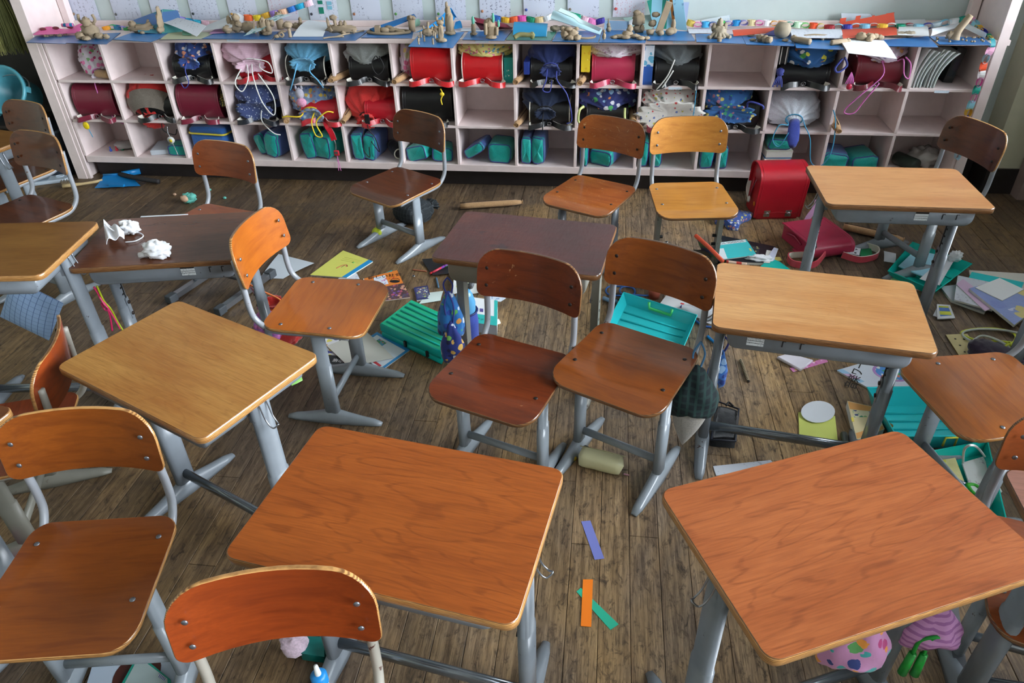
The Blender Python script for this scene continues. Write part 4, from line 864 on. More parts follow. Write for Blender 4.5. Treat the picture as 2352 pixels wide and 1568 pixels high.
t=thing('ink_bottle','black ink bottle with a blue cap standing at the back of a bottom cubby','bottle',(x+0.06,YF+0.26,z),0.0); m=MB(); m.lathe([(0.0,0.0),(0.024,0.0),(0.025,0.005),(0.025,0.12),(0.012,0.135),(0.012,0.14)],16,cap=False); m.build('body',plain('black_ink_bottle',(20,20,24),0.3),t); m=MB(); m.lathe([(0.016,0.138),(0.020,0.165),(0.009,0.185),(0.0,0.186)],12,cap=False); m.build('cap',plain('sky_blue_cap',(30,120,180),0.35),t); m=MB(); m.lathe([(0.0256,0.03),(0.0256,0.10)],16,cap=False); m.build('paper_label',written('bottle_label',(30,34,40),(200,190,120),200,300,0.7),t)
paintset('single teal pouch lying in front of the black ink bottle',(x+0.10,YF+0.06,z),[((0,0.04,0.034),(0.15,0.12,0.066),(0,0,0.1),0.9)])
x,z=cub(2,2); t=thing('cooler_bag','blue cooler bag with yellow zip and a yellow tag','bag',(x-0.02,YF+0.02,z+0.0045),-0.12); m=MB(); m.plate(rrect(0.26,0.25,0.03),0.135,bev=0.012); m.build('body',[fabric('royal_blue_nylon',(40,96,168)),fabric('royal_blue_nylon',(40,96,168))],t,(0,0.13,0.14)); m=MB(); m.plate(rrect(0.262,0.252,0.03),0.045,lambda a,b:-0.01*((a/0.13)**2+(b/0.13)**2),bev=0.012); m.build('lid',[fabric('blue_lid_nylon',(30,84,150)),fabric('blue_lid_nylon',(30,84,150))],t,(0,0.13,0.20)); m=MB(); m.tube([(q[0],q[1]+0.13,0.149) for q in rrect(0.266,0.256,0.03)],0.006,6,closed=True); m.build('zip',plain('zip_yellow',(214,196,60),0.5),t); MB().box((0.07,0.001,0.09),(0.06,0.003,0.05)).build('red_patch',plain('red_patch',(150,40,60),0.6),t)
MB().box((-0.055,-0.012,-0.028),(0.036,0.002,0.052)).build('yellow_tag',plain('tag_yellow',(236,214,20),0.4),t); m=MB(); m.tube(smooth_path([(-0.055,-0.012,0.0),(-0.05,-0.01,0.03),(-0.055,0.0,0.07)],4),0.002,5); m.build('tag_cord',MYLC,t)
def ps(c,label,pk,rot=0.0,dx=0.0): 
    x,z=cub(c,2); return paintset(label,(x+dx,YF+0.02,z),pk,rot)
ps(3,'teal and blue paint bag with one side leaning, next to the cooler bag',[((-0.03,0.17,0.07),(0.07,0.22,0.135),(0,-0.35,-0.35),0.35),((0.06,0.13,0.083),(0.10,0.24,0.155),(0,0.12,-0.28),0.35)])
ps(4,'teal paint bag bulging open under the yellow-corded floral bag',[((-0.07,0.11,0.085),(0.085,0.20,0.165),(0,-0.12,-0.1),0.9),((0.035,0.11,0.075),(0.125,0.21,0.145),(0,0.1,-0.3),0.85)])
ps(5,'teal and navy paint bag standing upright beside a rolled net bag',[((-0.11,0.12,0.086),(0.075,0.23,0.17),(0,-0.05,0),0.35),((-0.025,0.12,0.083),(0.085,0.23,0.163),(0,0.08,-0.12),0.35)])
x,z=cub(5,2); t=thing('net_bag','rolled dark net bag with a pale ring end','bag',(x+0.10,YF+0.14,z+0.041),0.5); m=MB(); m.lathe([(0.0,-0.10),(0.030,-0.10),(0.038,-0.04),(0.036,0.06),(0.02,0.10),(0.0,0.10)],18,axis=Matrix.Rotation(PI/2,3,'X'),cap=False); m.build('roll',printed('dark_net',(30,26,34),[(60,52,66),(20,18,22)],90,0.3),t); m=MB(); m.tube([(0.031*math.cos(a),-0.10,0.031*math.sin(a)) for a in [2*PI*i/18 for i in range(18)]],0.004,6,closed=True); m.build('end_ring',MWTRIM,t)
ps(6,'teal paint bag flopped into two lobes below the large black satchel',[((-0.08,0.09,0.05),(0.14,0.16,0.09),(0,-0.25,-0.25),0.7),((0.055,0.09,0.045),(0.13,0.16,0.085),(0,0.06,0.2),0.7)])
ps(7,'paint bag opened flat, a slanted half leaning on a teal half, below an empty cubby',[((-0.075,0.10,0.075),(0.14,0.17,0.06),(0,-0.55,-0.2),0.4),((0.075,0.10,0.062),(0.145,0.18,0.12),(0,0.03,-0.05),0.75)])
ps(8,'narrow teal and purple paint bag standing upright below the dark navy bag',[((-0.12,0.11,0.085),(0.065,0.22,0.165),(0,0.03,0),0.3),((-0.045,0.11,0.087),(0.08,0.22,0.17),(0,-0.02,-0.05),0.35)])
ps(9,'teal and pale blue paint bag lying on its side behind the scuffed chair',[((-0.125,0.08,0.085),(0.05,0.20,0.165),(0,0.0,0),0.9),((0.01,0.09,0.06),(0.145,0.19,0.095),(0.15,0.0,-0.45),0.45)])
ps(10,'teal and purple paint bag standing behind the yellowish chair',[((-0.13,0.10,0.08),(0.055,0.20,0.155),(0,0.03,0),0.8),((-0.055,0.10,0.075),(0.075,0.20,0.145),(0,-0.05,-0.05),0.6)])
ps(11,'teal paint bag with yellow cord end in a bottom cubby beside the red upright satchel',[((-0.115,0.09,0.085),(0.075,0.20,0.165),(0,0.06,0),0.6),((-0.035,0.09,0.07),(0.06,0.20,0.135),(0,0.0,0.1),0.2)])
ps(12,'teal pouch on top of books behind the red upright satchel',[((-0.07,0.08,0.155),(0.13,0.16,0.06),(0,0.05,0),0.9)])
x,z=cub(12,2)
for q,cc in enumerate(((190,206,214),(60,120,180),(210,206,190))):
    t=thing('picture_book','%s book in the flat stack under the teal pouch'%('pale blue','mid blue','cream')[q],'book',(x-0.075,YF+0.10,z+0.001+q*0.041),0.05*q); MB().box((0,0,0.02),(0.15,0.18,0.038)).build('pages',plain('page_edges',(214,212,204),0.8),t); MB().box((0,0,0.0388),(0.154,0.184,0.002)).build('cover',plain('bookcover_%d'%q,cc,0.4),t)
ps(13,'teal and purple paint bag lying wide behind the light oak desk',[((-0.09,0.10,0.055),(0.14,0.20,0.10),(0,0.1,-0.1),0.35),((0.06,0.10,0.05),(0.15,0.20,0.09),(0,-0.12,0.1),0.9)])
x,z=cub(14,2); t=thing('drink_can','dark green and black tin can lying in the corner cubby','can',(x-0.03,YF+0.12,z+0.038),0.5); m=MB(); A=Matrix.Rotation(PI/2,3,'X'); m.lathe([(0.0,-0.075),(0.034,-0.075),(0.0365,-0.07),(0.0365,0.07),(0.034,0.075),(0.0,0.075)],20,axis=A,cap=False); m.build('body',plain('dark_green_tin',(50,62,54),0.35,0.3,var=0.2),t); m=MB(); m.lathe([(0.0,-0.077),(0.032,-0.077),(0.034,-0.074)],20,axis=A,cap=False); m.build('lid',plain('tin_lid',(90,92,92),0.3,0.7),t)
t=thing('plastic_sack','crumpled clear plastic sack behind the tin can','sack',(x+0.07,YF+0.16,z)); m=MB(); m.blob((0,0,0.055),(0.085,0.08,0.055),amp=0.45,fr=3,seed=9,nu=24,nv=14,fn=lambda q:Vector((q.x,q.y,max(q.z,-0.0548)))); m.build('film',plain('clear_sack_film',(158,152,148),0.22),t)
# ================================================================ on top of the shelf
ZT=ZTOP+0.0005
_py=py
def py(u,v,y):
    return _py(u,v,y if y<=4.3 else 4.3+(y-4.3)*0.5375)
def poly_plate(name,label,cat,P,t,mats,group=None,bev=0.0,z=None):
    """flat slab with the given top corners (3d, same height)"""
    c=sum(P,Vector())/len(P); P=[p-c for p in P]
    a=sum(P[i].x*P[(i+1)%len(P)].y-P[(i+1)%len(P)].x*P[i].y for i in range(len(P)))
    if a<0: P=P[::-1]
    m=MB(); m.plate([(p.x,p.y) for p in P],t,bev=bev,mt=0,ms=min(1,len(mats)-1),mb=min(1,len(mats)-1),rings=(1,0.5)); o=m.build(name,mats,None,c); return tag(o,label,cat,group)
def sheet(name,label,cat,c4,mats,bend=0.0,bx=0.0,t=0.0007,group=None,n=8,wav=0.0):
    """sheet of paper through 4 corners (fl, fr, br, bl), bulging along its normal"""
    A,B,D,E=[Vector(q) for q in c4]; c=(A+B+D+E)/4; nn=((B-A).cross(E-A)).normalized()
    def fn(u,v):
        p=A*(1-u)*(1-v)+B*u*(1-v)+D*u*v+E*(1-u)*v
        return p-c+nn*(bend*4*v*(1-v)+bx*4*u*(1-u)+wav*math.sin(u*7+v*4)*0.5)
    m=MB(); m.grid(fn,n,n,0,t,1 if len(mats)>1 else 0); return tag(m.build(name,mats,None,c),label,cat,group)
MMAT=plain('blue_vinyl_board',(44,108,172),0.32,var=0.12); MMAT2=plain('brighter_blue_board',(40,122,190),0.3,var=0.1); MMATG=plain('green_vinyl_board',(70,138,120),0.35,var=0.08); MMATC=plain('cream_green_board',(184,186,152),0.45,var=0.06)
MAT_EDGE=plain('dark_board_edge',(24,52,88),0.5)
mats=[('light-worn blue clay board at the left shelf post under the pink tray',MMAT,[(60,97.5),(150,100),(179,81),(83,83)]),
('blue clay board carrying the clay bull with two horns',MMAT,[(152,98.5),(244,101),(277,75),(182,78)]),
('blue clay board under the clay boat and folded sea card',MMAT2,[(259,90.5),(346,96),(412,72),(302,75)]),
('cream green clay board under the open white sheet',MMATC,[(366,91),(462,89.5),(497,74),(392,72)]),
('blue clay board under the lumpy clay family',MMAT,[(463,89),(625,90),(640,72),(494,77)]),
('blue clay board carrying the clay mushroom and snail',MMAT,[(628,91),(816,92.6),(847,69.5),(642,72)]),
('blue clay board under the clay ring of roads',MMAT,[(829,86.5),(946,87),(950,69),(853,67.5)]),
('bright blue clay board sticking out over the shelf edge with tiny clay figures',MMAT2,[(937,107),(1040,109.5),(1067,73),(962,80)]),
('blue clay board under the green-tipped clay figures',MMAT,[(1062,91),(1158,93),(1177,69),(1076,72)]),
('green clay board under the bright blue folded paper',MMATG,[(1162,91.5),(1266,92.6),(1278,73),(1180,67.5)]),
('blue clay board carrying the clay bug with a long tail',MMAT,[(1268,95),(1374,97),(1383,69),(1281,73)]),
('blue clay board under the pile of clay leaves',MMAT,[(1376,97.5),(1482,98),(1490,70.5),(1385,69)]),
('blue clay board under the tall clay slab house',MMAT,[(1486,92.6),(1597,93.5),(1584,72),(1493,70)]),
('blue clay board carrying the skirted clay cone',MMAT,[(1600,96),(1712,100),(1702,79),(1597,78)]),
('blue clay board under the smooth clay ball',MMAT,[(1714,102),(1825,105),(1816,76),(1704,82)]),
('blue clay board with clay logs and clay lizard',MMAT,[(1829,110),(1940,114),(1926,89),(1821,88)]),
('blue clay board beside the overhanging white sheet',MMAT,[(2039,106),(2155,107.5),(2132,83),(2023,92)]),
('blue clay board scattered with clay crumbs at the right shelf post',MMAT,[(2158,102),(2277,102.6),(2258,86),(2134,83)])]
for i,(lab,mm,q) in enumerate(mats):
    zt=ZT+0.0035+(0.0006 if i%2 else 0); poly_plate('clay_board',lab,'board',[pz(u,v,zt) for u,v in q],0.003,[mm,MAT_EDGE],'plasticine boards on the shelf top')
ZM=ZT+0.0042
MCLAY=plain('dry_clay',(156,138,114),0.9,var=0.16); MCLAY2=plain('grey_clay',(150,138,118),0.85,var=0.14); MCLAYG=plain('green_plasticine',(96,176,150),0.6)
def clay(label,u,v,prims,mat=None,rz=0.0,sc=1.0,group='clay models on the shelf top',z=None,cat='clay model',extra=None):
    p=pz(u,v,(ZM if z is None else z)); t=MB(); k=0
    for q in prims:
        k+=1
        if q[0]=='e': t.blob([a*sc for a in q[1:4]],[a*sc for a in q[4:7]],0,18,12,0.42,3.2,seed=k+u*0.01)
        elif q[0]=='t': t.tube(smooth_path([[b*sc for b in a] for a in q[1]],4),q[2]*sc,8)
        elif q[0]=='d': t.lathe([(0,0),(q[4]*sc,0.0),(q[4]*sc,q[5]*sc),(0,q[5]*sc)],12,c=[a*sc for a in q[1:4]],cap=False)
    o=t.build('clay_model',mat or MCLAY,None,p,(0,0,rz)); tag(o,label,cat,group)
    if extra:
        e=MB(); 
        for q in extra: e.blob([a*sc for a in q[0:3]],[a*sc for a in q[3:6]],0,10,7,0.2,3)
        e.build('green_tip',MCLAYG,o)
    return o
E_=lambda *a:('e',)+a
clay('clay bull with two raised horns and round paws',214,88,[E_(0,0,0.045,.05,.04,.04),E_(0,-.01,.085,.028,.025,.032),('t',[(-.03,0,.08),(-.05,0,.10),(-.045,0,.13)],.008),('t',[(.03,0,.08),(.05,0,.10),(.042,0,.13)],.008),E_(-.05,-.035,.02,.025,.02,.02),E_(.0,-.06,.012,.025,.02,.012),E_(.06,-.02,.018,.03,.02,.016),E_(-.075,-.01,.02,.02,.02,.018),E_(.10,-.02,.015,.018,.015,.015)])
for i,(u,v) in enumerate(((104,85),(116,83),(128,82),(140,84),(153,80))): clay('broken clay crumb on the board under the pink tray',u,v,[E_(0,0,.008,.007,.006,.008),E_(.01,.004,.005,.009,.005,.005)],rz=i,group='clay crumbs under the pink tray',cat='clay crumb')
clay('clay boat with a small figure lying inside',327,74,[E_(0,0,.022,.085,.035,.022),E_(-.05,.0,.045,.025,.02,.018),('t',[(-.02,-.02,.03),(.03,-.02,.035),(.07,0,.05)],.012),('t',[(.04,0,.04),(.06,0,.07)],.007),E_(.03,-.05,.008,.016,.01,.008)])
clay('tall thin clay wall standing on edge beside the sea card',371,76,[E_(0,0,.02,.02,.03,.02),E_(.002,.012,.06,.010,.03,.05),E_(.004,.025,.10,.008,.02,.045)])
clay('cluster of clay animals huddled together behind the blue board edge',545,75,[E_(-.05,-.01,.022,.03,.025,.022),E_(.0,.01,.035,.035,.03,.035),E_(.01,.0,.082,.022,.02,.022),E_(.06,.02,.028,.05,.03,.028),E_(-.045,.02,.06,.015,.015,.03),E_(.03,-.02,.05,.02,.015,.015)])
clay('clay elephant-like arch with thick trunk',609,79,[E_(0,0,.045,.022,.02,.045),E_(.03,.0,.04,.018,.016,.04),E_(-.03,.01,.035,.015,.018,.035),E_(.05,.005,.06,.018,.012,.018),('t',[(-.05,0,.08),(-.06,0,.04),(-.055,0,.005)],.005),E_(.02,-.02,.01,.025,.02,.01)])
clay('small clay cat sitting on a clay pot',645,65,[('d',0,0,0,.022,.05),E_(0,0,.07,.022,.018,.02),E_(-.014,0,.088,.006,.005,.008),E_(.014,0,.088,.006,.005,.008)])
clay('clay mushroom next to a tiny clay ring',664,85,[('t',[(.012,-.01,0),(.008,0,.03),(.006,0,.05)],.010),E_(.004,0,.065,.028,.026,.018),('t',[(-.03,-.03,.006),(-.045,-.03,.018),(-.03,-.03,.030),(-.018,-.03,.018),(-.03,-.03,.006)],.006),E_(-.06,-.03,.010,.016,.012,.010),E_(-.03,.0,.03,.02,.008,.006)])
clay('little clay turtle half hidden behind the white sheet',681,66,[E_(0,0,.016,.03,.022,.016),E_(.03,0,.03,.012,.012,.02),E_(.032,0,.052,.010,.008,.012)])
clay('clay dinosaur ship with mast and fins',786,79,[E_(0,0,.03,.09,.022,.022),E_(-.06,.0,.03,.02,.02,.02),('t',[(-.03,0,.04),(-.035,0,.08)],.010),E_(-.04,0,.09,.022,.012,.014),E_(.0,0,.055,.012,.01,.018),E_(.025,0,.055,.01,.008,.020),E_(.015,-.02,.012,.014,.01,.012),E_(-.075,0,.06,.008,.008,.03),E_(.07,0,.02,.02,.012,.014)])
for i,(a,b) in enumerate((((742,88),(790,84)),((770,85),(836,70)))): 
    A=pz(*a,ZM+.004);B=pz(*b,ZM+.004); c=(A+B)/2; m=MB(); m.tube(smooth_path([A-c,(A-c)*0.3+Vector((0,.006,.002)),B-c],5),0.0042,7); tag(m.build('clay_rod',MCLAY,None,c),'long thin rolled clay rod in front of the clay dinosaur ship','clay model','rolled clay rods')
p=pz(893,76,ZM); m=MB(); m.tube([(0.125*math.cos(a),0.05*math.sin(a)*(1+0.1*math.sin(3*a)),0.007) for a in [2*PI*i/40 for i in range(40)]],0.0075,8,closed=True)
m.box((-.06,-.01,.022),(.03,.03,.04)); m.blob((-.02,-.01,.018),(.03,.014,.016),0,12,8,.3,3,1); m.blob((.03,0,.015),(.04,.018,.014),0,12,8,.3,3,2); m.blob((.07,-.015,.012),(.03,.012,.012),0,12,8,.3,3,3); m.blob((0,.02,.02),(.03,.012,.018),0,12,8,.3,3,4)
tag(m.build('clay_model',MCLAY,None,p,(0,0,0)),'clay track ring enclosing small clay rails and blocks','clay model','clay models on the shelf top')
clay('small clay pillar with a leafy crown behind the slanted blue folder',947,71,[('d',0,0,0,.020,.06),E_(-.012,0,.068,.014,.012,.014),E_(.012,0,.07,.014,.012,.012),E_(0,-.01,.075,.012,.01,.012)])
clay('spiky clay castle on the overhanging board',984,83,[E_(0,0,.02,.035,.02,.022),('t',[(-.02,0,.03),(-.026,0,.055)],.006),('t',[(0,0,.03),(.004,0,.075)],.007),('t',[(.02,0,.03),(.026,0,.05)],.006),E_(.045,.01,.03,.02,.01,.02),E_(.07,.02,.04,.02,.01,.014),('t',[(.03,-.01,.002),(.034,-.01,.03)],.005)])
clay('upright clay cat statue with ears on the overhanging board',1014,97,[E_(0,0,.012,.03,.022,.012),E_(0,0,.05,.016,.015,.045),E_(0,0,.10,.020,.014,.014),E_(-.016,0,.118,.006,.005,.012),E_(.016,0,.118,.006,.005,.012),('t',[(-.012,-.004,.06),(-.035,-.006,.095)],.005)])
clay('tall clay tower with pointed top on the bright blue board',1034,80,[E_(0,0,.012,.032,.026,.012),E_(0,0,.06,.024,.02,.065),E_(-.004,0,.12,.016,.014,.03),E_(-.010,0,.155,.007,.007,.018)])
for i,(u,v) in enumerate(((967,86),(963,95),(975,95),(962,102),(1000,88),(995,102),(1003,80))): clay('tiny standing clay figure on the overhanging bright blue board',u,v,[('t',[(0,0,0),(0,0,.014),(.001,0,.024)],.005),E_(0,0,.026,.006,.005,.006)],rz=i,group='tiny clay figures on the overhanging board',cat='clay figure')
clay('slim clay finger post tipped with green',1088,81,[E_(0,0,.008,.02,.018,.008),E_(0,0,.035,.012,.012,.035)],extra=[(0,0,.075,.009,.009,.025)])
clay('boxy clay monster with green horns under the maroon folder',1130,87,[E_(0,0,.035,.034,.026,.036),E_(-.01,0,.07,.03,.022,.03),('t',[(-.03,-.02,.02),(-.03,-.02,.08)],.01),('t',[(.03,-.02,.02),(.032,-.02,.06)],.01),E_(.0,-.03,.01,.03,.015,.01)],extra=[(.012,-.01,.105,.008,.007,.026),(.04,-.005,.075,.007,.006,.02)])
clay('clay crocodile lying on the green board',1202,89,[('t',[(-.05,-.01,.008),(-.02,0,.022),(.03,0,.02),(.05,0,.024)],.013),E_(.05,0,.018,.014,.014,.018)],mat=plain('olive_clay',(132,128,84),0.8,var=.1))
clay('clay bug with bumpy head and long curling tail',1315,91,[E_(0,0,.03,.03,.025,.028),E_(-.04,0,.03,.026,.022,.028),E_(.025,-.015,.015,.022,.02,.016),E_(-.01,-.02,.015,.02,.016,.014),E_(-.055,.0,.055,.012,.01,.012),E_(.02,.0,.055,.012,.01,.010),E_(-.02,-.01,.055,.02,.012,.010),('t',[(.03,0,.01),(.075,-.005,.008),(.115,.01,.010),(.12,.03,.012)],.006)])
clay('small round clay seal behind the clay bug',1275,72,[E_(0,0,.016,.03,.02,.016),E_(.05,.01,.014,.03,.016,.014)],mat=MCLAY2)
clay('tiny clay rabbit in front of the pale blue box',1398,73,[E_(0,0,.014,.014,.012,.014),E_(-.002,0,.035,.010,.009,.012),E_(-.004,0,.055,.004,.004,.014)],mat=MCLAY2)
clay('tiny clay penguin near the front edge',1387,91,[E_(0,0,.018,.010,.009,.018),E_(0,0,.042,.007,.006,.009)])
clay('low pile of clay leaves and petals',1437,88,[E_(-.03,0,.010,.035,.022,.010),E_(.01,.01,.02,.03,.02,.016),E_(.02,.02,.045,.016,.012,.02),E_(.05,0,.012,.03,.016,.010),E_(-.06,-.01,.008,.022,.014,.008),E_(0,-.02,.010,.024,.016,.010)])
clay('flat clay petals lying beside the leaf pile',1472,92,[E_(0,0,.010,.022,.016,.010),E_(.03,.008,.009,.018,.012,.009)])
clay('rugged ball-headed clay tree',1465,74,[E_(0,.0,.02,.026,.02,.022),E_(0,0,.066,.034,.028,.036),E_(-.012,0,.098,.02,.016,.016),E_(.02,-.01,.02,.014,.012,.02)])
p=pz(1516,79,ZM); m=MB(); m.box((0.012,0,.085),(.034,.026,.165),rot=Matrix.Rotation(math.radians(16),3,'Y'))
for q in ((-.055,-.01,.014,.024,.02,.014),(.05,-.02,.016,.026,.02,.016),(.0,-.03,.014,.02,.016,.014),(.068,.0,.045,.012,.012,.036),(-.032,.01,.10,.022,.012,.014),(-.045,.01,.055,.022,.012,.018),(.06,-.01,.02,.03,.02,.018)): m.blob(q[:3],q[3:],0,12,8,.35,3,q[0]*90)
tag(m.build('clay_model',MCLAY,None,p),'tall clay slab tower with lumps around its base','clay model','clay models on the shelf top')
clay('skirted clay cone like a tree stump',1650,86,[E_(0,0,.03,.035,.03,.035),E_(0,0,.07,.016,.015,.025),('t',[(0,0,.04),(-.04,-.02,.008),(-.055,-.03,.004)],.012),('t',[(0,0,.04),(.045,-.01,.008),(.06,-.02,.004)],.012),('t',[(0,0,.04),(.0,-.05,.006)],.012),('t',[(0,0,.04),(-.02,-.04,.006)],.011),('t',[(0,0,.04),(.025,-.04,.006)],.011),E_(-.03,.0,.05,.014,.01,.02),E_(.028,0,.055,.012,.01,.02)],mat=MCLAY2)
clay('tiny clay cup in front of the clay stump',1652,95.5,[('d',0,0,0,.012,.018),E_(0,0,.018,.016,.014,.006)])
for u,v in ((1724,83),(1729,94),(1803,95)): clay('flat clay disc on the board of the clay ball',u,v,[E_(0,0,.006,.018,.012,.006)],group='flat clay discs',cat='clay disc')
clay('bumpy clay caterpillar on the board of the clay ball',1757,97,[E_(-.02,.02,.016,.02,.016,.016),E_(0,0,.016,.02,.016,.018),E_(.015,-.02,.016,.018,.015,.016),E_(-.03,.03,.02,.014,.014,.012),E_(.02,.01,.014,.016,.012,.012)])
p=pz(1794,87,ZM); m=MB(); m.blob((0,0,.040),(.043,.040,.040),0,22,14,.06,2,3,0.9); tag(m.build('clay_model',MCLAY2,None,p),'smooth round clay ball','clay model','clay models on the shelf top')
clay('thick clay log split lengthwise beside the clay ball',1841,100,[('t',[(-.03,.03,.014),(.0,.0,.016),(.035,-.03,.014)],.015),E_(-.035,.035,.018,.016,.014,.016)])
clay('flat clay lizard lying under the drawing sheet',1877,89,[('t',[(-.07,0,.008),(-.02,.004,.012),(.03,0,.010),(.085,.01,.005)],.012),('t',[(-.03,0,.006),(-.05,-.03,.004)],.006),('t',[(.02,0,.006),(.02,-.035,.004)],.007)])
clay('clay log with a knob next to the overhanging white sheet',1925,103,[('t',[(-.04,-.01,.012),(.0,.0,.014),(.04,.025,.012)],.014),E_(.05,.03,.014,.016,.012,.012)])
clay('lumpy clay hand lying on the overhanging white sheet',1991,93,[E_(-.03,0,.018,.03,.024,.018),E_(.01,.0,.018,.026,.02,.018),E_(.0,-.03,.012,.016,.02,.012),E_(.04,.02,.016,.024,.016,.014),E_(.065,.02,.012,.022,.012,.012),E_(-.03,.02,.02,.02,.012,.016)],z=ZM+.006)
clay('flat dark clay slab under the white and orange cards',2062,84,[E_(0,0,.012,.075,.02,.012),E_(.05,-.005,.014,.03,.02,.014)],mat=MCLAY2)
p=pz(2193,95,ZM); m=MB(); m.tube(smooth_path([(-.005,0,.01),(0,0,.05),(.025,.0,.10),(.038,0,.125)],5),[.026,.024,.022,.022,.020,.020,.019,.018,.018,.018,.018,.017,.017,.016,.016,.014][:16],9); m.blob((-.03,0,.03),(.02,.012,.02),0,12,8,.4,3,2); tag(m.build('clay_model',MCLAY,None,p),'leaning clay trunk among crumbs at the right shelf post','clay model','clay models on the shelf top')
rc=random.Random(5)
for i in range(16):
    u=2150+rc.random()*110; v=86+rc.random()*12; clay('tiny clay crumb around the leaning clay trunk',u,v,[E_(0,0,.0045,.006,.005,.0045)],group='clay crumbs around the leaning trunk',cat='clay crumb')
# ---- papers on the shelf top
def card(name,c): return plain(name,c,0.6,var=0.04)
MWH=plain('white_paper',(214,218,224),0.75,var=0.03); MWHW=written('pencilled_paper',(204,208,218),(120,122,140),120,40,0.5)
t=thing('craft_tray','pink cardboard tray with oval cut-outs and a pink and blue paper roll','craft',pz(140,80,ZM+0.012))
c0=pz(140,80,ZM+0.012)
q=[pz(75,80,ZM+.02)-c0,pz(176,76,ZM+.012)-c0,pz(205,57,ZM+.03)-c0,pz(92,68,ZM+.02)-c0]
m=MB(); A,B,D,E2=q; m.grid(lambda u,v:A*(1-u)*(1-v)+B*u*(1-v)+D*u*v+E2*(1-u)*v+Vector((0,0,0.012*math.sin(u*9)*v)),14,6,0,.0015); m.build('tray',card('hot_pink_card',(222,92,158)),t)
for k,uu in enumerate((0.15,0.42,0.72)):
    pp=A*(1-uu)*.35+B*uu*.35+D*uu*.65+E2*(1-uu)*.65; m=MB(); m.blob(pp+Vector((0,-.01,.012)),(.022,.010,.009)); m.build('cutout_oval',card('brown_inside',(112,44,52)),t)  # brown blobs fill the oval cut-outs of the tray
m=MB(); m.tube([pz(142,58,ZM+.055)-c0,pz(168,57,ZM+.055)-c0],.010,10); m.build('paper_roll',stripes('pink_blue_roll',(230,130,180),(30,110,160),28,'X',0.45),t)
sheet('folded_card','folded card painted as a teal and blue sea, leaning against the wall','card',[pz(318,74,ZM+.012),pz(371,77,ZM),py(372,22,4.56),py(304,47,4.60)],[stripes('sea_paint',(64,130,150),(84,120,176),9,'Z',0.4),MWH],0.004)
sheet('folded_card','right half of the painted sea card behind the white sheet','card',[pz(372,77,ZM),pz(425,72,ZM),py(408,24,4.63),py(373,21,4.57)],[stripes('sea_paint2',(70,140,140),(72,110,160),9,'Z',0.4),MWH],0.004)
sheet('paper_sheet','open white pencilled sheet bent over the cream green board','paper',[pz(452,84,ZM+.002),pz(474,59,ZM+.05),py(402,40,4.56),py(375,52,4.40)],[MWHW,MWH],0.01)
sheet('paper_sheet','white sheet propped on the lumpy clay family','paper',[pz(466,70,ZM+.01),pz(533,63,ZM+.035),py(544,30,4.50),py(480,56,4.52)],[MWH,MWH],0.006)
sheet('paper_sheet','grey back page rising behind the propped white sheet','paper',[pz(541,62,ZM+.02),pz(578,49,ZM+.01),py(566,40,4.66),py(545,29,4.52)],[plain('grey_paper',(170,176,180),.7),MWH])
sheet('craft_paper','mauve paper lying behind the pencilled sheet','paper',[pz(480,78,ZM+.002),pz(522,75,ZM+.004),pz(526,65,ZM+.004),pz(498,66,ZM+.004)],[card('mauve_paper',(176,128,168))],.004)
sheet('craft_paper','crumpled green paper under the pencilled sheet','paper',[pz(419,81,ZM+.002),pz(440,81,ZM+.004),pz(438,72,ZM+.012),pz(420,70,ZM+.012)],[card('sage_paper',(94,146,120))],.006)
sheet('craft_card','long tapering white and teal cut card slanting above the clay arch','card',[pz(559,83,ZM+.002),pz(598,71,ZM+.03),py(670,34,4.50),py(640,33,4.55)],[printed('teal_cut_card',(190,214,222),[(20,120,120),(60,150,150)],30,.36,.5),MWH],.01)
sheet('paper_sheet','plain white sheet curling over the blue board by the clay mushroom','paper',[pz(672,84,ZM+.001),pz(742,84,ZM+.001),py(766,54,4.56),py(710,46,4.60)],[MWH],.016)
t=sheet('document_folder','blue folder with grey underside slanting over the clay ring','folder',[pz(863,76,ZM+.004),py(956,40,4.50),py(951,33,4.58),pz(849,67,ZM+.02)],[card('folder_blue',(24,104,170)),plain('grey_card',(168,176,184),.7)],.002,t=.006)
sheet('craft_card','pale green card end standing behind the clay pillar','card',[pz(952,62,ZM),pz(967,58,ZM),py(963,43,4.66),py(955,44,4.62)],[card('pale_green_card',(130,170,150)),card('folder_blue',(24,104,170))])
P=[pz(943,80,ZM+.001),pz(1010,72,ZM+.001)]
m=MB(); c0=pz(985,75,ZM)
pts=[pz(944,79,ZM+.002),py(985,60,4.50),py(1015,36,4.56),py(1033,17,4.60),py(1044,33,4.63)]
pt2=[pz(962,72,ZM+.002),py(1005,66,4.60),py(1035,55,4.66),py(1046,40,4.68),py(1052,44,4.69)]
pa=smooth_path([q-c0 for q in pts],4); pb=smooth_path([q-c0 for q in pt2],4)
m.grid(lambda u,v:pa[int(round(u*(len(pa)-1)))].lerp(pb[int(round(u*(len(pa)-1)))],v),len(pa)-1,4,0,.001); tag(m.build('craft_paper',card('bright_blue_paper',(14,130,196)),None,c0),'bright blue sheet curling up into a peak behind the clay tower','paper')
sheet('craft_paper','bright blue curled paper end right of the clay tower','paper',[pz(1042,67,ZM+.002),pz(1062,64,ZM+.002),py(1056,47,4.62),py(1047,50,4.66)],[card('bright_blue_paper',(14,130,196))],.01)
sheet('craft_strip','white card strip lying behind the green-tipped finger post','card',[pz(1058,71,ZM+.001),pz(1110,71,ZM+.001),pz(1110,66,ZM+.001),pz(1060,65,ZM+.001)],[MWH],t=.003)
